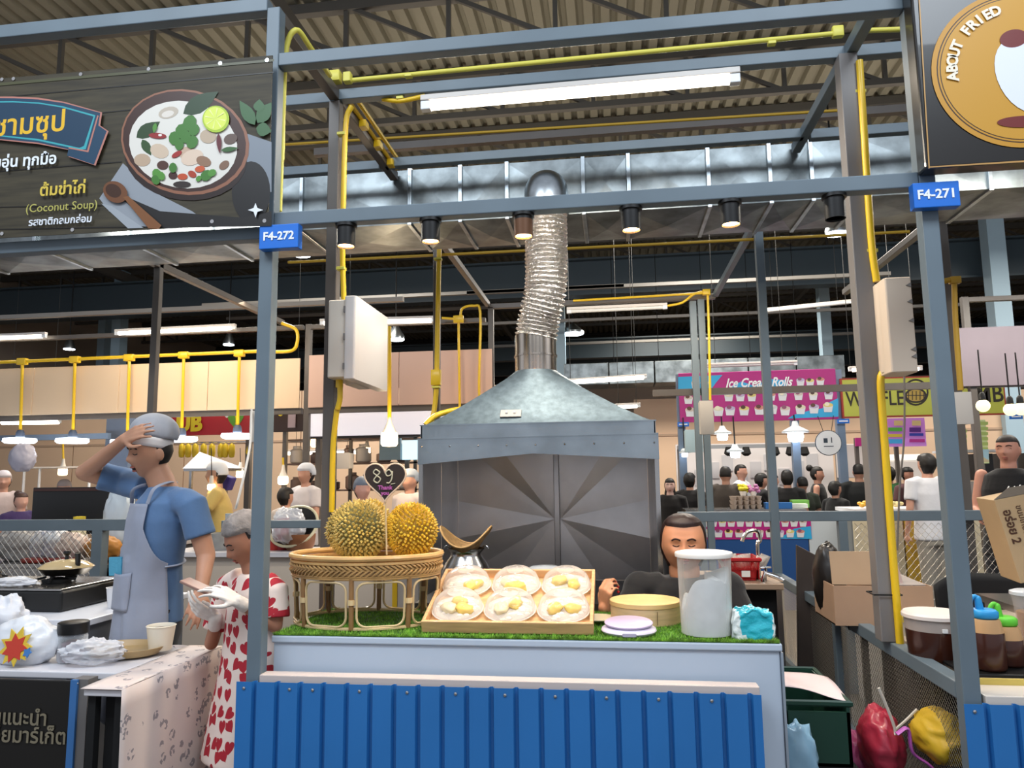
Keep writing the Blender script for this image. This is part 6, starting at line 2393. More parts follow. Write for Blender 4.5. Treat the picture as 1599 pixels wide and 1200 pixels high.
# things on it, seen between the girl and the dark upright
for i, (px, w_, h_, lbl, cm, nm, cat) in enumerate((
        (430, .14, .10, 'red plastic tub right of the left blue post', '#b03028', 'plastic_tub', 'tub'),
        (440, .12, .26, 'red net of fruit further back by the left blue post', '#a82c30', 'fruit_net', 'net bag'),
        (345, .22, .14, 'grey steel bowl stack behind the girl hair net', '#9a9a98', 'steel_bowls', 'bowls'),
        (362, .12, .3, 'tall clear container behind the girl', '#b8c0c4', 'container', 'container'),
        (468, .26, .13, 'brown clay pot under the black wok', '#8a5a3c', 'clay_pot', 'pot'),
        (318, .16, .12, 'teal green packet behind the man arm', '#4f7a6c', 'packet', 'packet'))):
    q = A_(px, 850, 5.95)
    t = thing(nm, lbl, cat, (q.x, 5.95, .941))
    MB().lathe([(w_ * .38, 0), (w_ * .46, h_ * .3), (w_ * .5, h_), (w_ * .44, h_), (w_ * .4, h_ * .3), (0, .01)], 24, (q.x, 5.95, .941)).build('body', mat('ware_' + cm[1:], cm, .4, var=.15, scale=9), t, smooth=True, ang=50)
    if i < 2:
        MB().lathe([(w_ * .5, h_), (w_ * .35, h_ + .03), (0, h_ + .035)], 20, (q.x, 5.95, .941)).build('lid', clearmat('tub_lid%d' % i, '#e0d8d4', .5, .15), t, smooth=True)
q = A_(462, 826, 6.0)
t = thing('wok', 'black wok with a pale rim leaning behind the left dark upright', 'wok', (q.x, 6.0, 1.05))
Rw = Matrix.Rotation(.9, 3, 'X')
MB().lathe([(0, 0), (.1, .02), (.17, .07), (.2, .12), (.19, .12), (.1, .03), (0, .012)], 32, (q.x, 6.05, q.z - .05), Rw).build('bowl', BLACK, t, smooth=True)
MB().tube([Vector((q.x, 6.05, q.z - .05)) + Rw @ Vector((.2 * math.cos(a * PI / 16), .2 * math.sin(a * PI / 16), .12)) for a in range(32)], .012, 6, closed=True).build('rim', mat('rim_pale', '#c8c0a0', .4), t, smooth=True)
bag((A_(447, 822, 5.85).x, 5.9, 1.13), (.13, .1, .15), 'clear plastic bag hanging over the wok beside the left blue post', CB, 41, .4)
q = A_(553, 915, 3.9)
t = thing('yellow_strip_box', 'pale box with a yellow edge seen through the rattan stand legs', 'box', (q.x, 4.6, .8))
MB().box(-1.0 - .35, -1.0 - .05, 4.5, 4.8, .62, 1.02).build('box', mat('box_pale', '#c8c0b6', .6), t, bevel=.006)
MB().box(-1.0 - .36, -1.0 - .33, 4.49, 4.50, .62, 1.02).build('edge', YEL, t)
t2_ = thing('low_stand', 'low dark stand under the pale box behind the counter', 'stand', (-1.2, 4.65, 0))
MB().box(-1.38, -1.06, 4.48, 4.82, .56, .619).build('top', BLACKM, t2_)
leg4(t2_, -1.38, -1.06, 4.48, 4.82, .56, BLACKM)
# awning-like steel covers and hanging corn packs under the red sign
for i, px in enumerate((284, 294, 305, 318, 331, 345, 352, 362, 388)):
    q = A_(px, 704, 9.7)
    o = MB().lathe([(.012, .1), (.04, .07), (.045, -.03), (.035, -.09), (0, -.1)], 12, q).tube([q + Vector((0, 0, .1)), q + Vector((0, 0, .13))], .005, 4).build('corn_pack', mat('corn_yellow', '#d8bc2c', .5), None, smooth=True)
    tag(o, ['leftmost', 'second', 'third', 'fourth', 'fifth', 'sixth', 'seventh', 'eighth', 'rightmost'][i] + ' yellow corn pack in the row hanging under the red sign', 'food pack', 'corn packs hanging under the red sign')
hg = thing('hanging_rail', 'thin rail carrying the yellow corn packs under the red sign', 'rail', A_(330, 688, 9.7))
MB().tube([A_(272, 692, 9.7), A_(400, 690, 9.7)], .008, 6).build('rail', CHROME, hg)
cvm = mat('cover_grey', '#b9b8bd', .45)
t = thing('serving_cover', 'white sloping serving cover behind the man shoulder', 'cover', A_(330, 730, 7.6))
b = MB()
a, c, e = A_(285, 732, 7.6), A_(350, 732, 7.6), A_(312, 706, 7.9)
b.add([a, c, e, a + Vector((0, .5, 0)), c + Vector((0, .5, 0))], [(0, 1, 2), (1, 4, 2), (4, 3, 2), (3, 0, 2), (0, 3, 4, 1)])
b.build('cover', cvm, t)
MB().box(a.x, c.x, 7.62, 8.1, a.z - .03, a.z - .001).build('shelf', INOX, t)
for x in (a.x + .02, c.x - .05):
    MB().box(x, x + .03, 7.7, 7.73, 0, a.z - .03).build('leg', INOX, t)
# indigo box the yellow worker leans over
q = A_(350, 752, 6.9)
t = thing('indigo_crate', 'indigo blue box held in front of the worker in yellow', 'box', q)
MB().rbox(q, (.18, .12, .13), .02, Matrix.Rotation(.35, 3, 'Y')).build('box', mat('indigo', '#38307c', .5), t)
# hanging white cord beside the post
t = thing('power_cable', 'white cable hanging in a loose curve left of the blue front post', 'cable', A_(385, 730, 4.5))
MB().tube(bez([A_(393, 640, 5.5), A_(391, 690, 5.2), A_(384, 730, 5.0), A_(372, 780, 4.9), A_(368, 795, 4.9)], 5), .009, 6).build('cable', mat('cable_white', '#dcdad6', .5), t, smooth=True)
# ================================================================== right stall
CARD = mat('cardboard', '#b08f74', .75, var=.05, scale=4)
CARDI = mat('cardboard_inner', '#c9a988', .75, var=.05, scale=4)
rt = thing('prep_counter', 'pale work counter of the right stall behind the divider rail', 'counter', (1.9, 3.6, 0))
RZ = .80
MB().box(1.20, 2.9, 2.84, 4.25, RZ - .03, RZ).build('top', mat('right_top', '#b8a898', .45, var=.1, scale=3), rt, bevel=.004)
leg4(rt, 1.24, 2.88, 3.0, 4.2, RZ - .03, INOX)
MB().box(1.34, 2.85, 3.56, 4.2, .23, RZ - .032).build('cabinet', mat('shade_box_black', '#1c1917', .6), rt)  # added black block, imitates the dark interior seen through the mesh
MB().box(1.22, 2.88, 3.05, 4.18, .20, .22).build('lower_shelf', mat('shelf_dark', '#3b3632', .6), rt)
# cardboard box, open
bt = thing('cardboard_box', 'open brown cardboard box with a raised flap behind the right upright', 'cardboard box', (1.55, 3.85, RZ))
a, c = A_(1301, 915, 3.75), A_(1460, 965, 3.75)
x0, x1 = a.x + .0, c.x
zt_ = a.z
zb_ = RZ + .002
b = MB()
b.box(x0, x1, 3.75, 3.756, zb_, zt_).box(x0, x1, 4.10, 4.106, zb_, zt_).box(x0, x0 + .006, 3.756, 4.10, zb_, zt_).box(x1 - .006, x1, 3.756, 4.10, zb_, zt_ - .0)
b.box(x0, x1, 3.756, 4.10, zb_, zb_ + .006)
b.build('wall', CARD, bt)
MB().prism([(x0 + .005, zt_ + .001), (x0 + .21, zt_ + .001), (x0 + .21, zt_ + .155), (x0, zt_ + .155)], (0, 3.78, 0), (1, 0, 0), (0, 0, 1), (0, .006, 0)).build('flap', CARDI, bt)
MB().prism([(x0 + .215, zt_ + .001), (x0 + .33, zt_ + .001), (x0 + .30, zt_ + .14), (x0 + .215, zt_ + .15)], (0, 3.80, 0), (1, 0, 0), (0, 0, 1), (0, .006, 0)).build('flap', mat('flap_pinkish', '#cdb0a8', .7), bt)
MB().add([(x1 - .2, 3.76, zt_ + .001), (x1 - .02, 3.77, zt_ + .001), (x1 - .10, 4.1, zt_ + .05), (x1 - .26, 4.1, zt_ + .05)], [(0, 1, 2, 3)]).build('flap', mat('flap_grey', '#9a8f88', .7), bt, solid=.004)
# dark boards left of the box
t = thing('dark_board', 'dark brown board leaning behind the divider rail', 'board', (1.4, 4.4, 0))
a, c = A_(1222, 848, 4.9), A_(1298, 950, 4.5)
MB().prism([(a.x, 0), (c.x + .05, 0), (c.x + .12, a.z - .13), (a.x + .05, a.z)], (0, 4.75, 0), (1, 0, 0), (0, 0, 1), (0, .03, 0)).build('board', mat('board_dark', '#3f3835', .45, var=.2, scale=3), t, bevel=.004)
t = thing('black_sack', 'black plastic sack between the dark board and the cardboard box', 'sack', (1.5, 4.2, RZ))
q = A_(1288, 905, 4.0)
MB().ell((q.x + .02, 4.0, RZ + .17), (.075, .1, .19), 22, 18, fn=lambda d, v: Vector((v.x, v.y, max(v.z, -.168))) * (1 + .12 * noise.noise(d * 3))).build('sack', mat('sack_black', '#1b1715', .3), t, smooth=True)
# white paper and small tubs on the counter
t = thing('paper_sheet', 'white paper sheets lying at the foot of the right upright', 'paper', (1.35, 3.6, RZ))
MB().box(1.24, 1.5, 3.45, 3.7, RZ + .001, RZ + .006).build('sheet', mat('paper_white', '#ded2c6', .6), t)
q = A_(1420, 985, 3.6)
t = thing('food_tub', 'clear tub with a yellow lid between the upright and the brown sauce tub', 'tub', (q.x, 3.55, RZ))
MB().lathe([(.055, 0), (.065, .06), (.068, .062)], 24, (q.x + .01, 3.55, RZ)).build('tub', bpy.data.materials['dish_plastic'], t, smooth=True)
MB().lathe([(.07, .062), (.07, .085), (.06, .09), (0, .09)], 24, (q.x + .01, 3.55, RZ)).build('lid', mat('lid_yellow', '#d6c25a', .4), t, smooth=True, ang=40)
# brown sauce tub
SAUCE = mat('sauce_brown', '#3f1d12', .3, coat=.3)
q = A_(1466, 1000, 3.12)
t = thing('sauce_tub', 'tall tub of dark brown sauce with a white lid behind the right front post', 'tub', (q.x, 3.12, RZ))
c = Vector((q.x, 3.15, RZ + .001))
zt_ = A_(1466, 966, 3.12).z - RZ
MB().lathe([(0, 0), (.092, 0), (.098, .01), (.104, zt_ - .03)], 36, c).build('sauce', SAUCE, t, smooth=True, ang=50)
MB().lathe([(.1035, zt_ - .045), (.1055, zt_)], 36, c).build('wall_rim', mat('tub_milky', '#a89c94', .4), t, smooth=True)
MB().lathe([(.108, zt_ - .004), (.113, zt_), (.113, zt_ + .012), (.106, zt_ + .02), (0, zt_ + .022)], 40, c).build('lid', mat('tub_lid_white', '#e6d9d0', .35), t, smooth=True, ang=40)
MB().rbox((c.x - .005, c.y - .106, c.z + zt_ - .035), (.02, .01, .014), .003).build('tab', WHITE, t)
# squeeze bottles standing in a black tray
t = thing('black_tray', 'black tray under the squeeze bottles at the right edge', 'tray', (1.75, 3.0, RZ))
MB().box(A_(1524, 1070, 2.8).x, 2.4, 2.86, 3.3, RZ + .001, RZ + .012).build('tray', BLACK, t, bevel=.004)
MB().box(A_(1524, 1070, 2.8).x, 2.4, 2.825, 2.838, RZ - .03, RZ + .005).build('yellow_strip', mat('strip_yellow', '#cbb35a', .5), t)
for (px, y_, hcap, cc, lbl) in ((1541, 2.93, 0, '#2f9ad8', 'brown sauce squeeze bottle with a blue flip cap'), (1570, 3.0, 1, '#66cc3c', 'brown sauce squeeze bottle with a bright green cap')):
    top = A_(px, 966 + hcap * 11, y_).z - RZ
    q = A_(px, 1000, y_)
    t = thing('squeeze_bottle', lbl, 'bottle', (q.x, y_, RZ + .013), 'sauce squeeze bottles')
    c = Vector((q.x, y_, RZ + .013))
    top -= .013
    MB().lathe([(0, 0), (.05, 0), (.056, .01), (.056, top - .05), (.054, top - .045)], 28, c).build('sauce', SAUCE, t, smooth=True, ang=60)
    MB().lathe([(.054, top - .045), (.048, top - .01), (.044, top)], 28, c).build('shoulder', mat('bottle_tan', '#c49a6c', .4), t, smooth=True)
    CM = mat('cap_' + cc[1:], cc, .4)
    b = MB()
    b.rbox(c + Vector((0, 0, top + .016)), (.08, .08, .032), .03)
    b.cap(c + Vector((-.015, 0, top + .03)), c + Vector((-.018, 0, top + .068)), .014, .011, 12)
    b.tube(bez([c + Vector((-.018, 0, top + .07)), c + Vector((-.03, 0, top + .076)), c + Vector((-.042, 0, top + .06)), c + Vector((-.042, 0, top + .02))], 5), .0075, 8)
    b.build('cap', CM, t, smooth=True, ang=50)
# black chair
t = thing('black_chair', 'black moulded plastic chair behind the sauce bottles', 'chair', (2.0, 4.35, 0))
a, c = A_(1452, 905, 4.35), A_(1640, 900, 4.35)
w2 = (c.x - a.x) / 2
cx_ = (a.x + c.x) / 2
zc_ = A_(1500, 897, 4.35).z


def back(u, v):
    x = cx_ + (u - .5) * 2 * w2 * (1 - .12 * (1 - v) * 0)
    e = abs(u - .5) * 2
    z = .45 + (zc_ - .45) * v * (1 - .10 * e ** 4)
    return Vector((x, 4.40 - .1 * e * e - .05 * (1 - v), z))


CHB = mat('chair_black', '#0e0e10', .6)
MB().grid(back, 20, 12).build('backrest', CHB, t, smooth=True, solid=.012, ang=180, fix=False)
MB().rbox((cx_, 4.6, .45), (w2 * 1.9, .42, .03), .06).build('seat', CHB, t)
for dx in (-1, 1):
    for y in (4.44, 4.78):
        MB().tube([(cx_ + dx * w2 * .8, y, .44), (cx_ + dx * w2 * .95, y + (.06 if y > 4.5 else -.03), 0)], .018, 8).build('leg', CHB, t)
# clear cup with drink at the edge
q = A_(1597, 960, 3.2)
t = thing('drink_cup', 'clear plastic cup with tan drink cut off by the right edge', 'cup', (q.x, 3.2, RZ + .013))
c = Vector((q.x + .04, 3.22, RZ + .013))
hh = A_(1597, 930, 3.2).z - c.z
MB().lathe([(.04, 0), (.058, hh - .02), (.064, hh)], 28, c).build('cup', CLEAR, t, smooth=True)
MB().lathe([(0, .003), (.038, .003), (.05, hh * .7), (0, hh * .7)], 24, c).build('drink', mat('drink_tan', '#a8702c', .3), t, smooth=True, ang=50)
MB().lathe([(.067, hh), (.066, hh + .012), (.05, hh + .018), (0, hh + .018)], 28, c).build('lid', mat('cup_lid', '#c9ccd0', .3), t, smooth=True, ang=50)
# leaning carton with lettering
t = thing('printed_carton', 'tilted brown carton with dark printed Thai lettering at the right edge', 'cardboard box', (2.15, 3.6, .8))
Rk = Matrix.Rotation(math.radians(-12), 3, 'Y') @ Matrix.Rotation(math.radians(-6), 3, 'Z')
o_ = A_(1603, 925, 3.7)
org = A_(1594, 912, 3.6)
u, v, n_ = Rk @ Vector((1, 0, 0)), Rk @ Vector((0, 0, 1)), Rk @ Vector((0, 1, 0))
zl = .37
MB().prism([(0, 0), (.34, 0), (.34, zl), (0, zl)], org, u, v, n_ * .22).build('carton', mat('carton_tan', '#b79a74', .75, var=.05, scale=4), t, bevel=.003)
MB().prism([(0, 0), (.34, 0), (.34, .07), (.10, .09)], org + v * (zl + .001) , u, (v * .35 + n_).normalized(), n_ * .004).build('flap', mat('flap_dark', '#3c342c', .7), t)
pb = mat('print_brown', '#4a2c1c', .7)
erot = (Rk.to_4x4() @ Matrix.Rotation(PI / 2, 4, 'X') @ Matrix.Rotation(-PI / 2, 4, 'Z')).to_euler()
txt('อร่อย 2', pb, t, org + u * .035 + v * (zl - .05) - n_ * .002, .05, rot=erot, bold=.001)
txt('ขนมไทยอบใหม่', pb, t, org + u * .085 + v * (zl - .04) - n_ * .002, .034, rot=erot)
hold = thing('side_shelf', 'hidden steel shelf that carries the leaning carton', 'shelf', (2.3, 3.8, 0))
MB().box(org.x - .02, org.x + .5, 3.5, 4.0, org.z - .13, org.z - .1).build('top', INOX, hold)
leg4(hold, org.x, org.x + .5, 3.55, 3.95, org.z - .131, INOX)
# bags on the lower shelf seen through the mesh
PK = [mat('bag_pink', '#b0467c', .4, coat=.3), mat('bag_crimson', '#a42c40', .4, coat=.3), mat('net_yellow', '#c8a428', .5), mat('ribbon_violet', '#b45ab0', .4)]
for (px, py, Y, rad, m_, lbl, nm) in ((1318, 1185, 3.35, (.06, .1, .11), PK[0], 'pink plastic bag low behind the mesh, leftmost', 'plastic_bag'),
                                      (1362, 1160, 3.2, (.075, .12, .13), PK[1], 'crimson plastic bag low behind the mesh', 'plastic_bag'),
                                      (1455, 1150, 3.05, (.085, .13, .09), PK[2], 'yellow net of fruit low behind the mesh near the right post', 'fruit_net')):
    q = A_(px, py, Y)
    bag((q.x + .03, Y, max(q.z, .221 + rad[2])), rad, lbl, m_, int(px), .25, nm)
for (px, py, Y, lbl) in ((1425, 1175, 3.0, 'violet ribbon bow in front of the yellow fruit net'),):
    q = A_(px, py, Y)
    t = thing('ribbon', lbl, 'ribbon', q)
    MB().tube(bez([q + Vector((-.05, 0, .06)), q + Vector((-.01, 0, .08)), q + Vector((.0, 0, .0)), q + Vector((.05, 0, -.04)), q + Vector((.09, 0, -.08))], 5), .014, 8, flat=.4).build('ribbon', PK[3], t, smooth=True)
t = thing('cord', 'twisted white cord hanging behind the divider mesh', 'cord', (1.3, 3.1, .5))
MB().tube(bez([A_(1372, 1075, 3.1), A_(1385, 1105, 3.1), A_(1398, 1142, 3.1), A_(1392, 1150, 3.1)], 5), .006, 6).tube(bez([A_(1398, 1140, 3.1), A_(1415, 1125, 3.1), A_(1432, 1108, 3.1)], 5), .005, 6).build('cord', mat('cord_white', '#cfc8bc', .6), t, smooth=True)
tie = thing('cable_tie', 'black cable tie around the right upright and its conduit', 'cable tie', A_(1386, 930, 3.33))
for py in (929,):
    q0, q1 = A_(1364, py, 3.335), A_(1407, py + 1, 3.335)
    MB().tube([(q0.x, 3.328, q0.z), (q1.x + .002, 3.328, q0.z), (q1.x + .002, 3.42, q0.z), (q0.x, 3.42, q0.z)], .0035, 6, closed=True).build('strap', BLACK, tie)
for px, py in ((1312, 961), (1364, 1003)):
    q = A_(px, py, 3.0)
tie = thing('cable_tie', 'black cable tie around the divider rail at its middle', 'cable tie', (XR, 3.9, RAILZ))
MB().tube([(XR - .03, 3.9, RAILZ - .03), (XR + .03, 3.9, RAILZ - .03), (XR + .03, 3.9, RAILZ + .03), (XR - .03, 3.9, RAILZ + .03)], .003, 6, closed=True).build('strap', BLACK, tie)
# thin grey drop wire on the right
t = thing('hanging_wire', 'thin grey wire hanging beside the right upright', 'wire', A_(1410, 650, 4.2))
MB().tube(bez([A_(1412, 575, 4.2), A_(1412, 680, 4.2), A_(1405, 760, 4.2), A_(1401, 860, 4.2)], 5), .005, 6).build('wire', mat('wire_grey', '#6e6862', .6), t, smooth=True)
# ================================================================== stalls across the aisle behind
MAG = mat('sign_magenta', '#b01c7c', .45)
CYN = mat('sign_cyan', '#2fa8dc', .45)
SY = 10.3


def uprights(t, pxs, Y, m, z1, s_=.09):
    for px in pxs:
        q = A_(px, 700, Y)
        MB().box(q.x - s_ / 2, q.x + s_ / 2, Y, Y + s_, 0, z1).build('post', m, t)


ST2 = mat('frame_paint_far', '#7488a0', .4)
fa = thing('far_stall_frame', 'blue grey steel frame of the ice cream stall across the aisle', 'stall frame', (1.5, SY, 0))
uprights(fa, (1066, 1244), SY + .02, ST2, 2.9, .10)
uprights(fa, (1316,), SY + .02, ST2, 2.9, .10)
q0, q1 = A_(1020, 618, 8.05), A_(1560, 597, 8.05)
MB().box(q0.x, 6.0, 8.08, 8.14, A_(1200, 609, 8.08).z - .035, A_(1200, 609, 8.08).z + .035).build('cross_beam', STEELD, fr2)


class Sign(Print):
    pass


def cups(pr, pts, r=7):
    cols = ['#c9b7ae', '#d8d0b8', '#b8a8c8', '#d8c878', '#c88878', '#c8c8cc']
    for i, (x, y) in enumerate(pts):
        pr.poly([(x - r, y - r * .4), (x + r, y - r * .4), (x + r * .75, y + r), (x - r * .75, y + r)], ink('#d9d9de'))
        pr.ell(x, y - r * .4, r, r * .42, ink(cols[i % 6]), 0, 12)
        pr.ell(x - r * .2, y - r * .6, r * .5, r * .4, ink(['#5a3428', '#e8e0c8', '#8a4a6a', '#4a2a20'][i % 4]), 0, 8)


si = thing('ice_cream_sign', 'magenta and cyan menu sign reading Ice Cream Rolls', 'sign', A_(1184, 655, SY))
a, c = A_(1059, 586, SY - .02), A_(1309, 655, SY - .02)
MB().box(a.x, c.x, SY - .04, SY, c.z, a.z + .02).build('board', MAG, si, bevel=.005)
pr = Sign(SY - .042)
pr.poly([(1059, 589), (1128, 586), (1118, 598), (1108, 612), (1059, 614)], CYN)
pr.poly([(1138, 612), (1140, 604), (1158, 596), (1178, 603), (1200, 592), (1228, 594), (1227, 609), (1200, 611), (1175, 613)], CYN)
pr.poly([(1230, 654), (1309, 651), (1309, 622), (1292, 630), (1284, 638), (1262, 642), (1240, 648)], CYN)
cups(pr, [(1086, 600), (1100, 600), (1250, 596), (1265, 597), (1281, 595)], 6.5)
cups(pr, [(1075, 624), (1138, 620), (1156, 620), (1174, 620), (1204, 619), (1222, 619), (1247, 618), (1270, 618), (1294, 617)], 7)
cups(pr, [(1078, 643), (1122, 642), (1140, 641), (1162, 641), (1186, 640), (1206, 639), (1226, 641), (1250, 639), (1271, 638), (1293, 636)], 8)
pr.build('printed_cups', si)
txt('Ice Cream Rolls', WTXT, si, A_(1184, 598, SY - .06), .17, align='CENTER', bold=.004, shear=.35, sx=.78)
sw = thing('waffle_sign', 'yellow green sign reading WAFFLE BOMB with a round emblem', 'sign', A_(1440, 652, SY))
a, c = A_(1311, 592, SY - .02), A_(1571, 648, SY - .02)
MB().box(a.x, c.x, SY - .05, SY, c.z, a.z).build('frame', mat('sign_red_edge', '#9c3428', .5), sw)
LIME = mat('sign_lime', '#b5b84a', .5)
MB().box(a.x + .02, c.x - .02, SY - .055, SY - .05, c.z + .02, a.z - .02).build('face', LIME, sw)
DK = mat('sign_dark_print', '#2c2620', .6)
txt('WAFFLE', DK, sw, A_(1321, 625, SY - .06), .27, bold=.003, sx=.74)
txt('BOMB', DK, sw, A_(1567, 616, SY - .06), .31, align='RIGHT', bold=.004, sx=.82)
pr = Sign(SY - .058)
pr.ell(1430, 613, 20, 21, DK)
pr.ell(1430, 613, 17, 18, LIME)
pr.ell(1430, 618, 17, 12, DK)
pr.ell(1430, 618, 14, 9, ink('#a88c3c'))
for k in range(5):
    pr.poly([(1418 + 6 * k, 611), (1419.5 + 6 * k, 611), (1419.5 + 6 * k, 625), (1418 + 6 * k, 625)], DK)
pr.poly([(1416, 617), (1444, 617), (1444, 618.5), (1416, 618.5)], DK)
pr.build('emblem', sw)
# small blue plates on the far uprights
for i, (px, py) in enumerate(((1067, 663), (1317, 658), (1587, 651))):
    q = A_(px, py, SY - .06)
    t = thing('number_plate', ['tiny blue number plate below the ice cream sign left corner', 'tiny blue number plate below the corner where the two signs meet', 'small blue number plate above the tank top man'][i], 'sign', q)
    MB().box(q.x - .075, q.x + .075, q.y, q.y + .02, q.z - .03, q.z + .03).build('plate', SIGNBLUE, t)
    MB().box(q.x - .055, q.x + .055, q.y - .004, q.y, q.z - .008, q.z + .008).build('print', WTXT, t)
# hanging round sign
q = A_(1293, 692, 10.22)
t = thing('round_sign', 'white round hanging sign with thin dark edge and pictograms', 'sign', q)
Rd = Matrix.Rotation(PI / 2, 3, 'X')
MB().lathe([(0, 0), (.158, 0), (.158, .02), (0, .02)], 32, q, Rd).build('disc', mat('disc_white', '#e2e4e6', .4), t)
MB().tube([q + Rd @ Vector((.16 * math.cos(i * PI / 18), .16 * math.sin(i * PI / 18), .01)) for i in range(36)], .008, 6, closed=True).build('edge', mat('edge_dark', '#2e3a48', .5), t)
MB().box(q.x - .06, q.x - .01, q.y - .025, q.y - .021, q.z + .0, q.z + .06).tube([q + Vector((.04, -.025, 0)), q + Vector((.04, -.025, .07))], .006, 4).box(q.x - .06, q.x + .06, q.y - .025, q.y - .021, q.z - .05, q.z - .04).build('pictogram', mat('edge_dark', '#2e3a48'), t)
for s_ in (-1, 1):
    MB().tube([q + Vector((.05 * s_, 0, .15)), q + Vector((.1 * s_, .03, .36))], .004, 4).build('cord', BLACK, t)
# white pendant shades
SH = mat('shade_white', '#dfe6ea', .4)
for i, (px, py, r_) in enumerate(((1242, 676, .17), (1128, 678, .12), (1148, 706, .11), (1069, 708, .07), (1535, 634, .07), (1578, 640, .07), (1594, 639, .07))):
    Yp = 10.2 if i < 4 else 7.0
    q = A_(px, py, Yp)
    t = thing('pendant_lamp', ['large bright white pendant lamp under the right part of the ice cream sign', 'white pendant lamp right of the small grey electrical box', 'white pendant lamp with black bracket lower in the ice cream stall',
                               'small bright lamp left of the pale blue electrical box', 'clear bulb hanging before the letters of the yellow sign', 'clear bulb right of the yellow sign, left one', 'clear bulb right of the yellow sign, at the frame edge'][i], 'lamp', q, 'pendant lamps over the stalls behind')
    if i < 4:
        MB().lathe([(.03, r_ * .9), (.05, r_ * .5), (r_ * .6, r_ * .35), (r_, 0.02), (r_, 0)], 20, q).build('shade', SH, t, smooth=True)
        MB().lathe([(r_ * .55, .0), (r_ * .6, -r_ * .3), (r_ * .5, -r_ * .7), (0, -r_ * .75)], 18, q).build('bulb', TUBE_W, t, smooth=True)
        MB().tube([q + Vector((0, 0, r_ * .8)), Vector((q.x, q.y + .03, A_(1184, 650, 10.26).z))], .01, 6).build('cord', BLACK, t)
    else:
        MB().lathe([(.012, .12), (.025, .1), (.03, .04)], 14, q).build('socket', BLACK, t, smooth=True)
        MB().ell(q, (r_ * .8, r_ * .8, r_ * .8), 16, 12).build('bulb', mat('bulb_soft', '#f4e8c0', .2, emit=1.6, ecol='#f4e6b0'), t, smooth=True)
        MB().tube([q + Vector((0, 0, .1)), q + Vector((0, 0, .5))], .006, 6).build('cord', BLACK, t)
# white back partition of the ice cream stall with sheets of paper
pw = thing('partition_panel', 'white partition with pinned papers behind the ice cream customers', 'partition', (1.6, 13, 0))
q0, q1 = A_(1055, 700, 13), A_(1300, 700, 13)
MB().box(q0.x, q1.x, 13, 13.05, 0, 2.05).build('panel', mat('partition_white', '#d5d0d0', .6), pw)
for k in range(9):
    x = q0.x + .3 + k * (q1.x - q0.x - .5) / 9
    MB().box(x, x + .18, 12.985, 12.998, 1.35 + .12 * (k % 3), 1.62 + .12 * (k % 3)).build('paper', mat('pinned_paper', '#bdbcc0', .6), pw)
sh_ = thing('equipment_rail', 'dark rail with black spotlights above the white partition', 'rail', (1.6, 12.6, 2))
q = A_(1180, 697, 12.6)
for x_ in (q0.x, q1.x - .05):
    MB().box(x_, x_ + .05, 12.67, 12.72, 0, q.z + .03).build('post', STEELD, sh_)
MB().box(q0.x, q1.x, 12.6, 12.66, q.z - .03, q.z + .03).build('rail', mat('rail_grey', '#8a8e92', .4), sh_)
for px in (1138, 1165, 1210, 1234, 1256):
    p = A_(px, 703, 12.6)
    MB().lathe([(.05, .05), (.08, -.06), (.03, -.1), (0, -.1)], 14, p).build('spotlight', BLACKM, sh_, smooth=True)
# walls that close the view behind the stalls
WALLC = mat('far_cream', '#d8b99c', .7, var=.04, scale=.6)
for (x0, x1, Y, z0, z1, m_, lbl) in ((-16, -1.2, 14.0, 0, 3.3, WALLC, 'long cream partition wall behind the left stalls'), (0.4, 12, 14.5, 0, 3.0, WALLC, 'long cream partition wall behind the right stalls')):
    t = thing('partition_wall', lbl, 'partition', (x0, Y, 0))
    n_ = int((x1 - x0) / 2.4)
    for i in range(n_):
        u0, u1 = x0 + (x1 - x0) * i / n_, x0 + (x1 - x0) * (i + 1) / n_
        MB().box(u0 + .01, u1 - .01, Y, Y + .06, z0, z1).build('panel', m_, t)
    MB().box(x0, x1, Y - .02, Y, 2.28, 2.32).build('joint_rail', mat('far_joint', '#b89c84', .6), t)
# menu boards right of the ice cream stall
mb = thing('menu_board', 'purple menu board with green yellow and blue bands under the waffle sign', 'sign', A_(1415, 700, 11))
a, c = A_(1384, 654, 11), A_(1447, 697, 11)
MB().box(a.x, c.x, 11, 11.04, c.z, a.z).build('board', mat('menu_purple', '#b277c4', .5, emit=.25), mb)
MB().box(a.x + .1, a.x + .15, 11.05, 11.1, 0, a.z).build('post', STEELD, mb)
pr = Sign(10.995)
for (x, y, w_, h_, cc) in ((1387, 668, 22, 6, '#58b848'), (1387, 678, 22, 5, '#d8cc48'), (1387, 686, 22, 7, '#3c9cd8'), (1420, 668, 18, 7, '#5a2c8c'), (1420, 677, 22, 4, '#3848b8'), (1420, 686, 24, 5, '#a82c88'), (1396, 657, 14, 8, '#d8c890'), (1424, 657, 14, 8, '#d8c890')):
    pr.poly([(x, y), (x + w_, y), (x + w_, y + h_), (x, y + h_)], ink(cc))
pr.build('printed_bands', mb)
mg = thing('menu_board', 'magenta menu strip low beneath the purple menu board', 'sign', A_(1350, 695, 10.9))
a, c = A_(1336, 684, 10.9), A_(1352, 697, 10.9)
MB().box(a.x, c.x, 10.9, 10.94, c.z, a.z).build('board', MAG, mg)
MB().box(a.x, a.x + .05, 10.95, 11.0, 0, a.z).build('post', STEELD, mg)
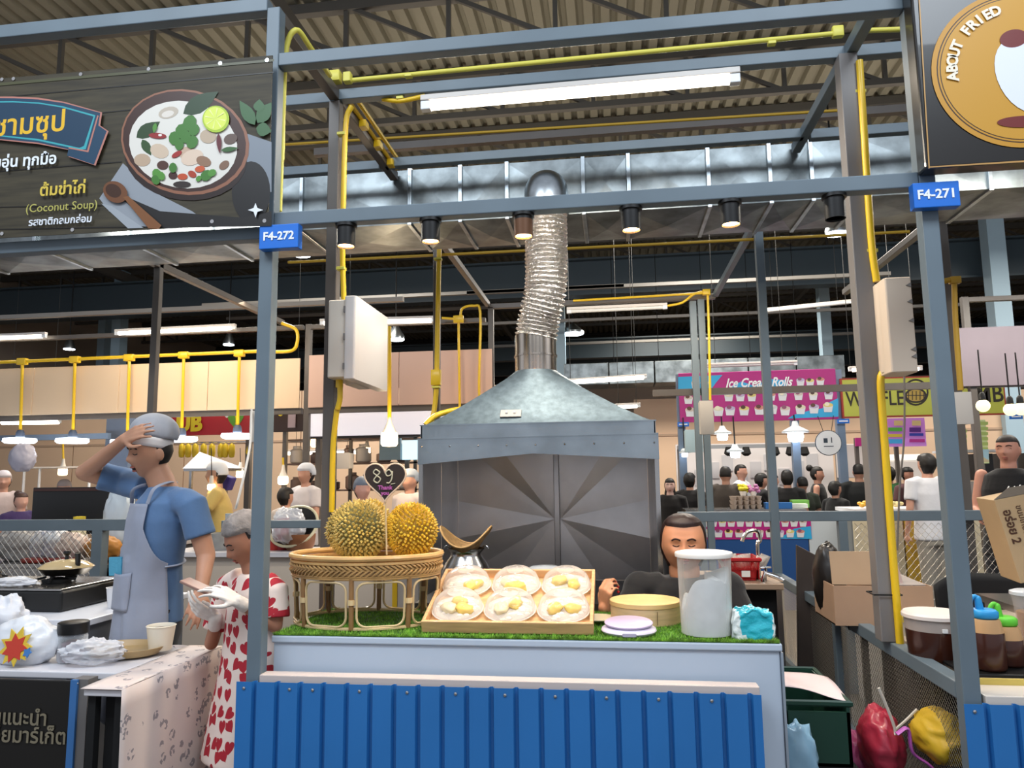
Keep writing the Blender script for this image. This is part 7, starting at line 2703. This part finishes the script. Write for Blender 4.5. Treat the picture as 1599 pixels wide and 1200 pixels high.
for i, (x0, x1, y0, y1, top, low, lbl) in enumerate(((1486, 1512, 668, 724, '#b6c878', '#9cc8b0', 'green menu board with price rows left of the thin post'), (1521, 1545, 656, 724, '#b4cc74', '#a8d0e0', 'green and blue menu board right of the thin post'))):
    a, c = A_(x0, y0, 9.6), A_(x1, y1, 9.6)
    t = thing('menu_board', lbl, 'sign', (a.x, 9.6, c.z))
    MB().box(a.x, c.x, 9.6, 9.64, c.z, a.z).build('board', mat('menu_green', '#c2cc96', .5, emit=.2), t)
    MB().box(a.x + .05, a.x + .1, 9.65, 9.7, 0, a.z).build('post', STEELD, t)
    pr = Sign(9.595)
    ys = y0 + 3
    k = 0
    while ys < y1 - 24:
        pr.poly([(x0 + 2, ys), (x1 - 2, ys), (x1 - 2, ys + 5), (x0 + 2, ys + 5)], ink(top))
        ys += 8
    pr.poly([(x0 + 1, y1 - 22), (x1 - 1, y1 - 22), (x1 - 1, y1 - 2), (x0 + 1, y1 - 2)], ink(low))
    pr.poly([(x0 + 1, y1 - 6), (x0 + 14, y1 - 10), (x1 - 1, y1 - 5), (x1 - 1, y1 - 2), (x0 + 1, y1 - 2)], ink('#cdbf98'))
    pr.build('printed_rows', t)
# counters across the aisle
bc = thing('ice_cream_counter', 'dark blue ice cream counter with menu poster on its front', 'counter', (1.7, 8.9, 0))
q0, q1 = A_(1072, 830, 8.9), A_(1262, 830, 8.9)
topz = A_(1180, 800, 8.9).z
MB().box(q0.x, q1.x, 8.92, 9.0, 0, topz).build('front', mat('counter_navy', '#1d4a86', .45), bc)
MB().box(q0.x, q1.x, 8.9, 9.5, topz, topz + .03).build('top', INOX, bc)
leg4(bc, q0.x, q1.x, 9.1, 9.5, topz, INOX, .05)
MB().box(q1.x + .01, q1.x + .5, 8.92, 9.4, 0, topz - .02).build('side_unit', mat('unit_pale', '#c3ccd2', .4), bc)
pr = Sign(8.912)
pr.poly([(1082, 812), (1266, 812), (1268, 842), (1082, 843)], MAG)
pr.poly([(1215, 842), (1268, 842), (1266, 822), (1240, 826), (1228, 834)], CYN)
cups(pr, [(1086 + 14 * i, 817) for i in range(13)], 6)
cups(pr, [(1090 + 16 * i, 833) for i in range(11)], 6.5)
pr.build('poster', bc)
IZ = topz + .031
q = A_(1167, 795, 9.05)
t = thing('egg_tray', 'stacked grey egg trays on the ice cream counter', 'egg tray', (q.x, 9.1, IZ))
for k in range(3):
    b = MB()
    for i in range(5):
        for j in range(3):
            b.lathe([(.02, .05 * k), (.035, .05 * k + .045), (.03, .05 * k + .045), (.015, .05 * k + .005)], 8, (q.x - .15 + .07 * i, 9.02 + .07 * j, IZ))
    b.build('tray_layer', mat('egg_card', '#b8a89c', .8), t)
for i, (px, w_, h_, cc, nm, cat, lbl) in enumerate(((1160, .1, .09, '#d8cc30', 'flower_pot', 'flowers', 'yellow flowers above the egg trays'), (1176, .12, .1, '#b878a8', 'flower_pot', 'flowers', 'pink flowers above the egg trays'))):
    q = A_(px, 772, 9.12)
    t = thing(nm, lbl, cat, (q.x, 9.12, IZ + .16))
    b = MB()
    random.seed(i)
    for k in range(14):
        b.ell((q.x + random.uniform(-.06, .06), 9.1 + random.uniform(-.04, .04), IZ + .2 + random.uniform(0, .07)), (.028, .028, .02), 8, 6)
    o = b.build('blossoms', mat('petal_%d' % i, cc, .6), t, smooth=True)
    o['kind'] = 'stuff'
    MB().lathe([(.03, .15), (.045, .2), (0, .2)], 12, (q.x, 9.1, IZ)).build('pot', WHITE, t)
for i, (px, w_, h_, cc, lbl) in enumerate(((1215, .3, .07, '#2c6cb4', 'flat blue box on the ice cream counter'), (1240, .35, .05, '#dde4dc', 'flat white box on the ice cream counter beside the blue one'), (1258, .2, .09, '#6aa448', 'green trimmed carton on the ice cream counter'))):
    q = A_(px, 795, 9.05 + .0)
    t = thing('carton', lbl, 'box', (q.x, 9.05 + .14 * i, IZ))
    MB().rbox((q.x, 9.05 + .14 * i, IZ + h_ / 2), (w_, .12, h_), .01).build('carton', mat('carton_%d' % i, cc, .5), t)
yc = thing('snack_counter', 'long pale counter with yellow front panels right of the ice cream stall', 'counter', (3.6, 8.6, 0))
q0 = A_(1335, 820, 8.6)
tz_ = A_(1420, 795, 8.6).z
MB().box(q0.x, 6.4, 8.6, 9.3, tz_ - .04, tz_).build('top', WT, yc)
xx = q0.x
k = 0
while xx < 6.2:
    MB().box(xx, xx + .50, 8.64, 8.68, .1, tz_ - .05).build('front_panel', mat('panel_yellow', '#c9a43c', .5) if k % 2 else mat('panel_pale', '#c8bca0', .5), yc)
    xx += .52
    k += 1
leg4(yc, q0.x + .02, 6.3, 8.75, 9.25, tz_ - .04, INOX, .05)
random.seed(21)
for i in range(16):
    x = q0.x + .15 + i * .17
    b = MB()
    for k in range(9):
        b.ell((x + random.uniform(-.05, .05), 8.75 + random.uniform(-.06, .06), tz_ + .03 + random.uniform(0, .04)), (.03, .025, .02), 8, 5)
    MBc = mat('snack_%d' % (i % 3), ['#d9a83c', '#c9782c', '#d8c890'][i % 3], .5)
    o = b.build('snack_heap', MBc, None, smooth=True)
    tag(o, ['first', 'second', 'third', 'fourth', 'fifth', 'sixth', 'seventh', 'eighth', 'ninth', 'tenth', 'eleventh', 'twelfth', 'thirteenth', 'fourteenth', 'fifteenth', 'last'][i] + ' heap from the left of ' + ['golden', 'orange brown', 'pale'][i % 3] + ' fried snacks on the long pale counter', 'snacks', 'snack heaps on the long pale counter')
# equipment behind the customers
for i, (px, py, w_, h_, cc, lbl, nm) in enumerate(((1345, 720, .5, .5, '#cfcac8', 'pale cabinet behind the green collared man', 'cabinet'), (1400, 735, .9, .28, '#e2dcd8', 'white refrigerated display behind the customers', 'display_case'), (1405, 715, .9, .1, '#f0ece4', 'lit shelf above the white refrigerated display', 'lit_shelf'))):
    q = A_(px, py, 11.6 + .5 * i)
    t = thing(nm, lbl, 'cabinet', (q.x, q.y, 0))
    MB().rbox((q.x, q.y + .2, q.z), (w_, .4, h_), .02).build('body', mat('equip_%d' % i, cc, .4, emit=.4 if i == 2 else 0), t)
    leg4(t, q.x - w_ / 2, q.x + w_ / 2, q.y + .02, q.y + .38, q.z - h_ / 2, INOX, .04)
t = thing('display_shelf', 'dark appliances on a shelf behind the tank top man', 'shelf', (4.5, 10, 0))
q0, q1 = A_(1480, 745, 9.9), A_(1590, 745, 9.9)
MB().box(q0.x, q1.x, 9.9, 10.3, q0.z + .3, q0.z + .33).build('top', WT, t)
for k in range(4):
    MB().box(q0.x + .1 + .28 * k, q0.x + .28 + .28 * k, 9.95, 10.2, q0.z - .05, q0.z + .28).build('appliance', BLACK if k % 2 else mat('appliance_grey', '#6c6c70', .4), t)
MB().box(q0.x, q1.x, 9.9, 10.3, 0, q0.z - .06).build('base', mat('base_pale', '#b9b2ac', .5), t)

# left: red corn sign, white light box, brown sign
sr = thing('corn_sign', 'red sign reading CORN CLUB in yellow letters behind the chef cap', 'sign', A_(290, 680, 9.6))
a, c = A_(186, 640, 9.6), A_(402, 678, 9.6)
MB().box(a.x, c.x, 9.6, 9.65, c.z, a.z + .35).build('board', mat('sign_red', '#b02430', .45), sr)
for x_ in (a.x + .1, c.x - .2):
    MB().box(x_, x_ + .07, 9.66, 9.73, 0, a.z + .3).build('post', STEELD, sr)
CY = mat('corn_letter', '#e2cc2c', .45)
txt('CORN', CY, sr, A_(326, 637, 9.58), .3, align='RIGHT', bold=.014)
txt('CLUB', CY, sr, A_(315, 662, 9.58), .30, align='RIGHT', bold=.016)
pr = Sign(9.59)
pr.ell(368, 650, 6, 18, CY, 0, 16)
pr.leaf(358, 640, 366, 668, 6, ink('#5a9a34'))
pr.leaf(380, 640, 368, 668, 5, ink('#5a9a34'))
pr.ell(354, 648, 3, 5, ink('#dcdcdc'), 0, 10)
pr.build('corn_picture', sr)
lbx = thing('light_box', 'long blank white light box sign with dark frame left of the hood', 'sign', A_(620, 680, 8.6))
a, c = A_(478, 641, 8.6), A_(775, 676, 8.6)
MB().box(a.x, c.x, 8.6, 8.66, c.z - .03, a.z + .05).build('frame', mat('lightbox_frame', '#2c2a2c', .5), lbx)
for x_ in (a.x + .1, c.x - .2):
    MB().box(x_, x_ + .06, 8.67, 8.73, 0, a.z).build('post', STEELD, lbx)
MB().box(a.x + .05, c.x - .03, 8.59, 8.6, c.z, a.z + .02).build('panel', mat('lightbox_panel', '#eceaf0', .5, emit=.55, ecol='#eceef8'), lbx)
bs = thing('brown_sign', 'dark brown sign with a pale strip right of the left blue post', 'sign', A_(445, 675, 8.8))
a, c = A_(428, 640, 8.8), A_(474, 674, 8.8)
MB().box(a.x, c.x, 8.8, 8.84, c.z, a.z).build('board', mat('sign_brown', '#33221e', .5), bs)
MB().box(a.x + .1, a.x + .15, 8.85, 8.9, 0, a.z).build('post', STEELD, bs)
q0, q1 = A_(450, 640, 8.78), A_(461, 668, 8.78)
MB().box(q0.x, q1.x, 8.78, 8.79, q1.z, q0.z).build('pale_strip', mat('strip_lilac', '#b0a0a8', .5), bs)
MB().ell(A_(438, 643, 8.79), (.04, .004, .06), 14, 8).build('yellow_mark', CY, bs)
# screen with cold light beside the hood
sc_ = thing('lit_screen', 'pale blue lit screen just left of the grill hood', 'screen', A_(640, 700, 9.2))
a, c = A_(628, 688, 9.2), A_(652, 718, 9.2)
MB().box(a.x, c.x + .1, 9.2, 9.24, c.z, a.z).build('panel', mat('screen_glow', '#cfe8f4', .4, emit=1.3, ecol='#c4ecfa'), sc_)
MB().box(a.x + .02, a.x + .07, 9.25, 9.3, 0, a.z).build('post', STEELD, sc_)
MB().box(a.x - .3, a.x - .02, 9.2, 9.24, c.z, a.z + .03).build('side_panel', mat('screen_side', '#9ab4c0', .4), sc_)
# shelves with jars and lamps between the uprights and the sign
shl = thing('display_shelf', 'tall steel display shelf with jars behind the heart sign', 'shelf', (-2.2, 9.3, 0))
q0, q1 = A_(440, 760, 9.4), A_(650, 760, 9.4)
for dz in (-.05, .3, .62):
    MB().box(q0.x, q1.x, 9.4, 9.75, q0.z + dz - .02, q0.z + dz).build('shelf_board', mat('shelf_brown', '#6a5248', .5), shl)
for x in (q0.x, (q0.x + q1.x) / 2, q1.x - .04):
    MB().box(x, x + .04, 9.4, 9.44, 0, q0.z + .9).build('upright', STEELD, shl)
random.seed(9)
JC = ['#b8a090', '#8c7468', '#c8b8a8', '#5a4a48', '#b89858', '#a84840', '#d0c8c0']
for j, dz in enumerate((-.05, .3)):
    x = q0.x + .15
    while x < q1.x - .1:
        w_ = random.uniform(.05, .11)
        h_ = random.uniform(.12, .26)
        o = MB().lathe([(w_ * .8, 0), (w_, .02), (w_, h_ * .75), (w_ * .6, h_ * .85), (w_ * .6, h_), (0, h_)], 12, (x, 9.52, q0.z + dz + .001)).build('storage_jar', mat('jar_%d' % (len(JC) and random.randrange(7)), random.choice(JC), .35), None, smooth=True, ang=40)
        tag(o, 'small jar or tub on the %s board of the shelf behind the heart sign' % ('lower', 'upper')[j], 'jar', 'jars on the shelf behind the heart sign')
        x += w_ * 2 + .07
# left back: cream booth wall with blue grey column, white hanging bags
col_ = thing('booth_column', 'blue grey square column left of the raised arm', 'column', A_(175, 700, 8.6))
q0, q1 = A_(164, 700, 8.6), A_(187, 700, 8.6)
MB().box(q0.x, q1.x + .12, 8.6, 8.8, 0, 2.6).build('column', mat('column_slate', '#6c7c94', .5), col_)
bag(A_(35, 715, 7.4), (.14, .1, .16), 'pale lilac plastic bag hanging under the leftmost led lamp', mat('bag_lilac', '#b9b8c8', .35), 51, .2)
t = thing('booth_beam', 'blue grey booth beam behind the leftmost led lamps', 'beam', A_(80, 683, 8.4))
MB().box(A_(-60, 683, 8.4).x, A_(168, 683, 8.4).x, 8.4, 8.46, A_(80, 683, 8.4).z - .035, A_(80, 683, 8.4).z + .035).build('beam', ST2, t)
MB().box(A_(-60, 683, 8.4).x, A_(-60, 683, 8.4).x + .06, 8.4, 8.46, 0, A_(80, 683, 8.4).z).build('post', ST2, t)
sp = thing('serving_rack', 'white wire serving rack behind the bun haired girl', 'rack', A_(60, 760, 7.9))
z1_ = A_(60, 732, 7.9).z
for px in (38, 62, 140):
    q = A_(px, 740, 7.9)
    MB().tube([(q.x, 7.9, 0), (q.x, 7.9, z1_)], .014, 6).build('upright', WHITE, sp)
MB().box(A_(36, 732, 7.9).x, A_(145, 732, 7.9).x, 7.88, 8.2, z1_, z1_ + .02).build('shelf_board', mat('rack_board', '#e4d6c4', .4), sp)
# distant duct and pipes at right
dd = thing('air_duct', 'distant dull grey duct behind the right of the grill hood', 'duct', A_(960, 590, 13.5))
q0, q1 = A_(880, 570, 13.5), A_(1320, 570, 13.5)
for i in range(6):
    u0 = q0.x + (q1.x - q0.x) * i / 6
    u1 = q0.x + (q1.x - q0.x) * (i + 1) / 6
    MB().box(u0 + .01, u1 - .01, 13.5, 14.2, A_(960, 600, 13.5).z, A_(960, 566, 13.5).z).build('duct_section', mat('duct_galvanised', '#7b8284'), dd, bevel=.01)
    MB().tube([(u0 + .1, 13.8, A_(960, 567, 13.5).z), (u0 + .1, 13.8, 7.0)], .006, 4).build('hanger_rod', BLACK, dd)
for i, (px0, py0, px1, py1, Y) in enumerate(((900, 452, 1200, 433, 13), (890, 500, 1340, 482, 16), (890, 536, 1340, 521, 19), (470, 468, 800, 455, 13), (0, 496, 410, 476, 9.5), (480, 492, 800, 478, 16))):
    a, c = A_(px0, py0, Y), A_(px1, py1, Y)
    zz = (a.z + c.z) / 2
    t = tag(MB().box(a.x - 2, c.x + 2, Y, Y + .08, zz - .03, zz + .03).build('roof_strut', mat('strut_light', '#8e8a84', .35), None), kind='structure')
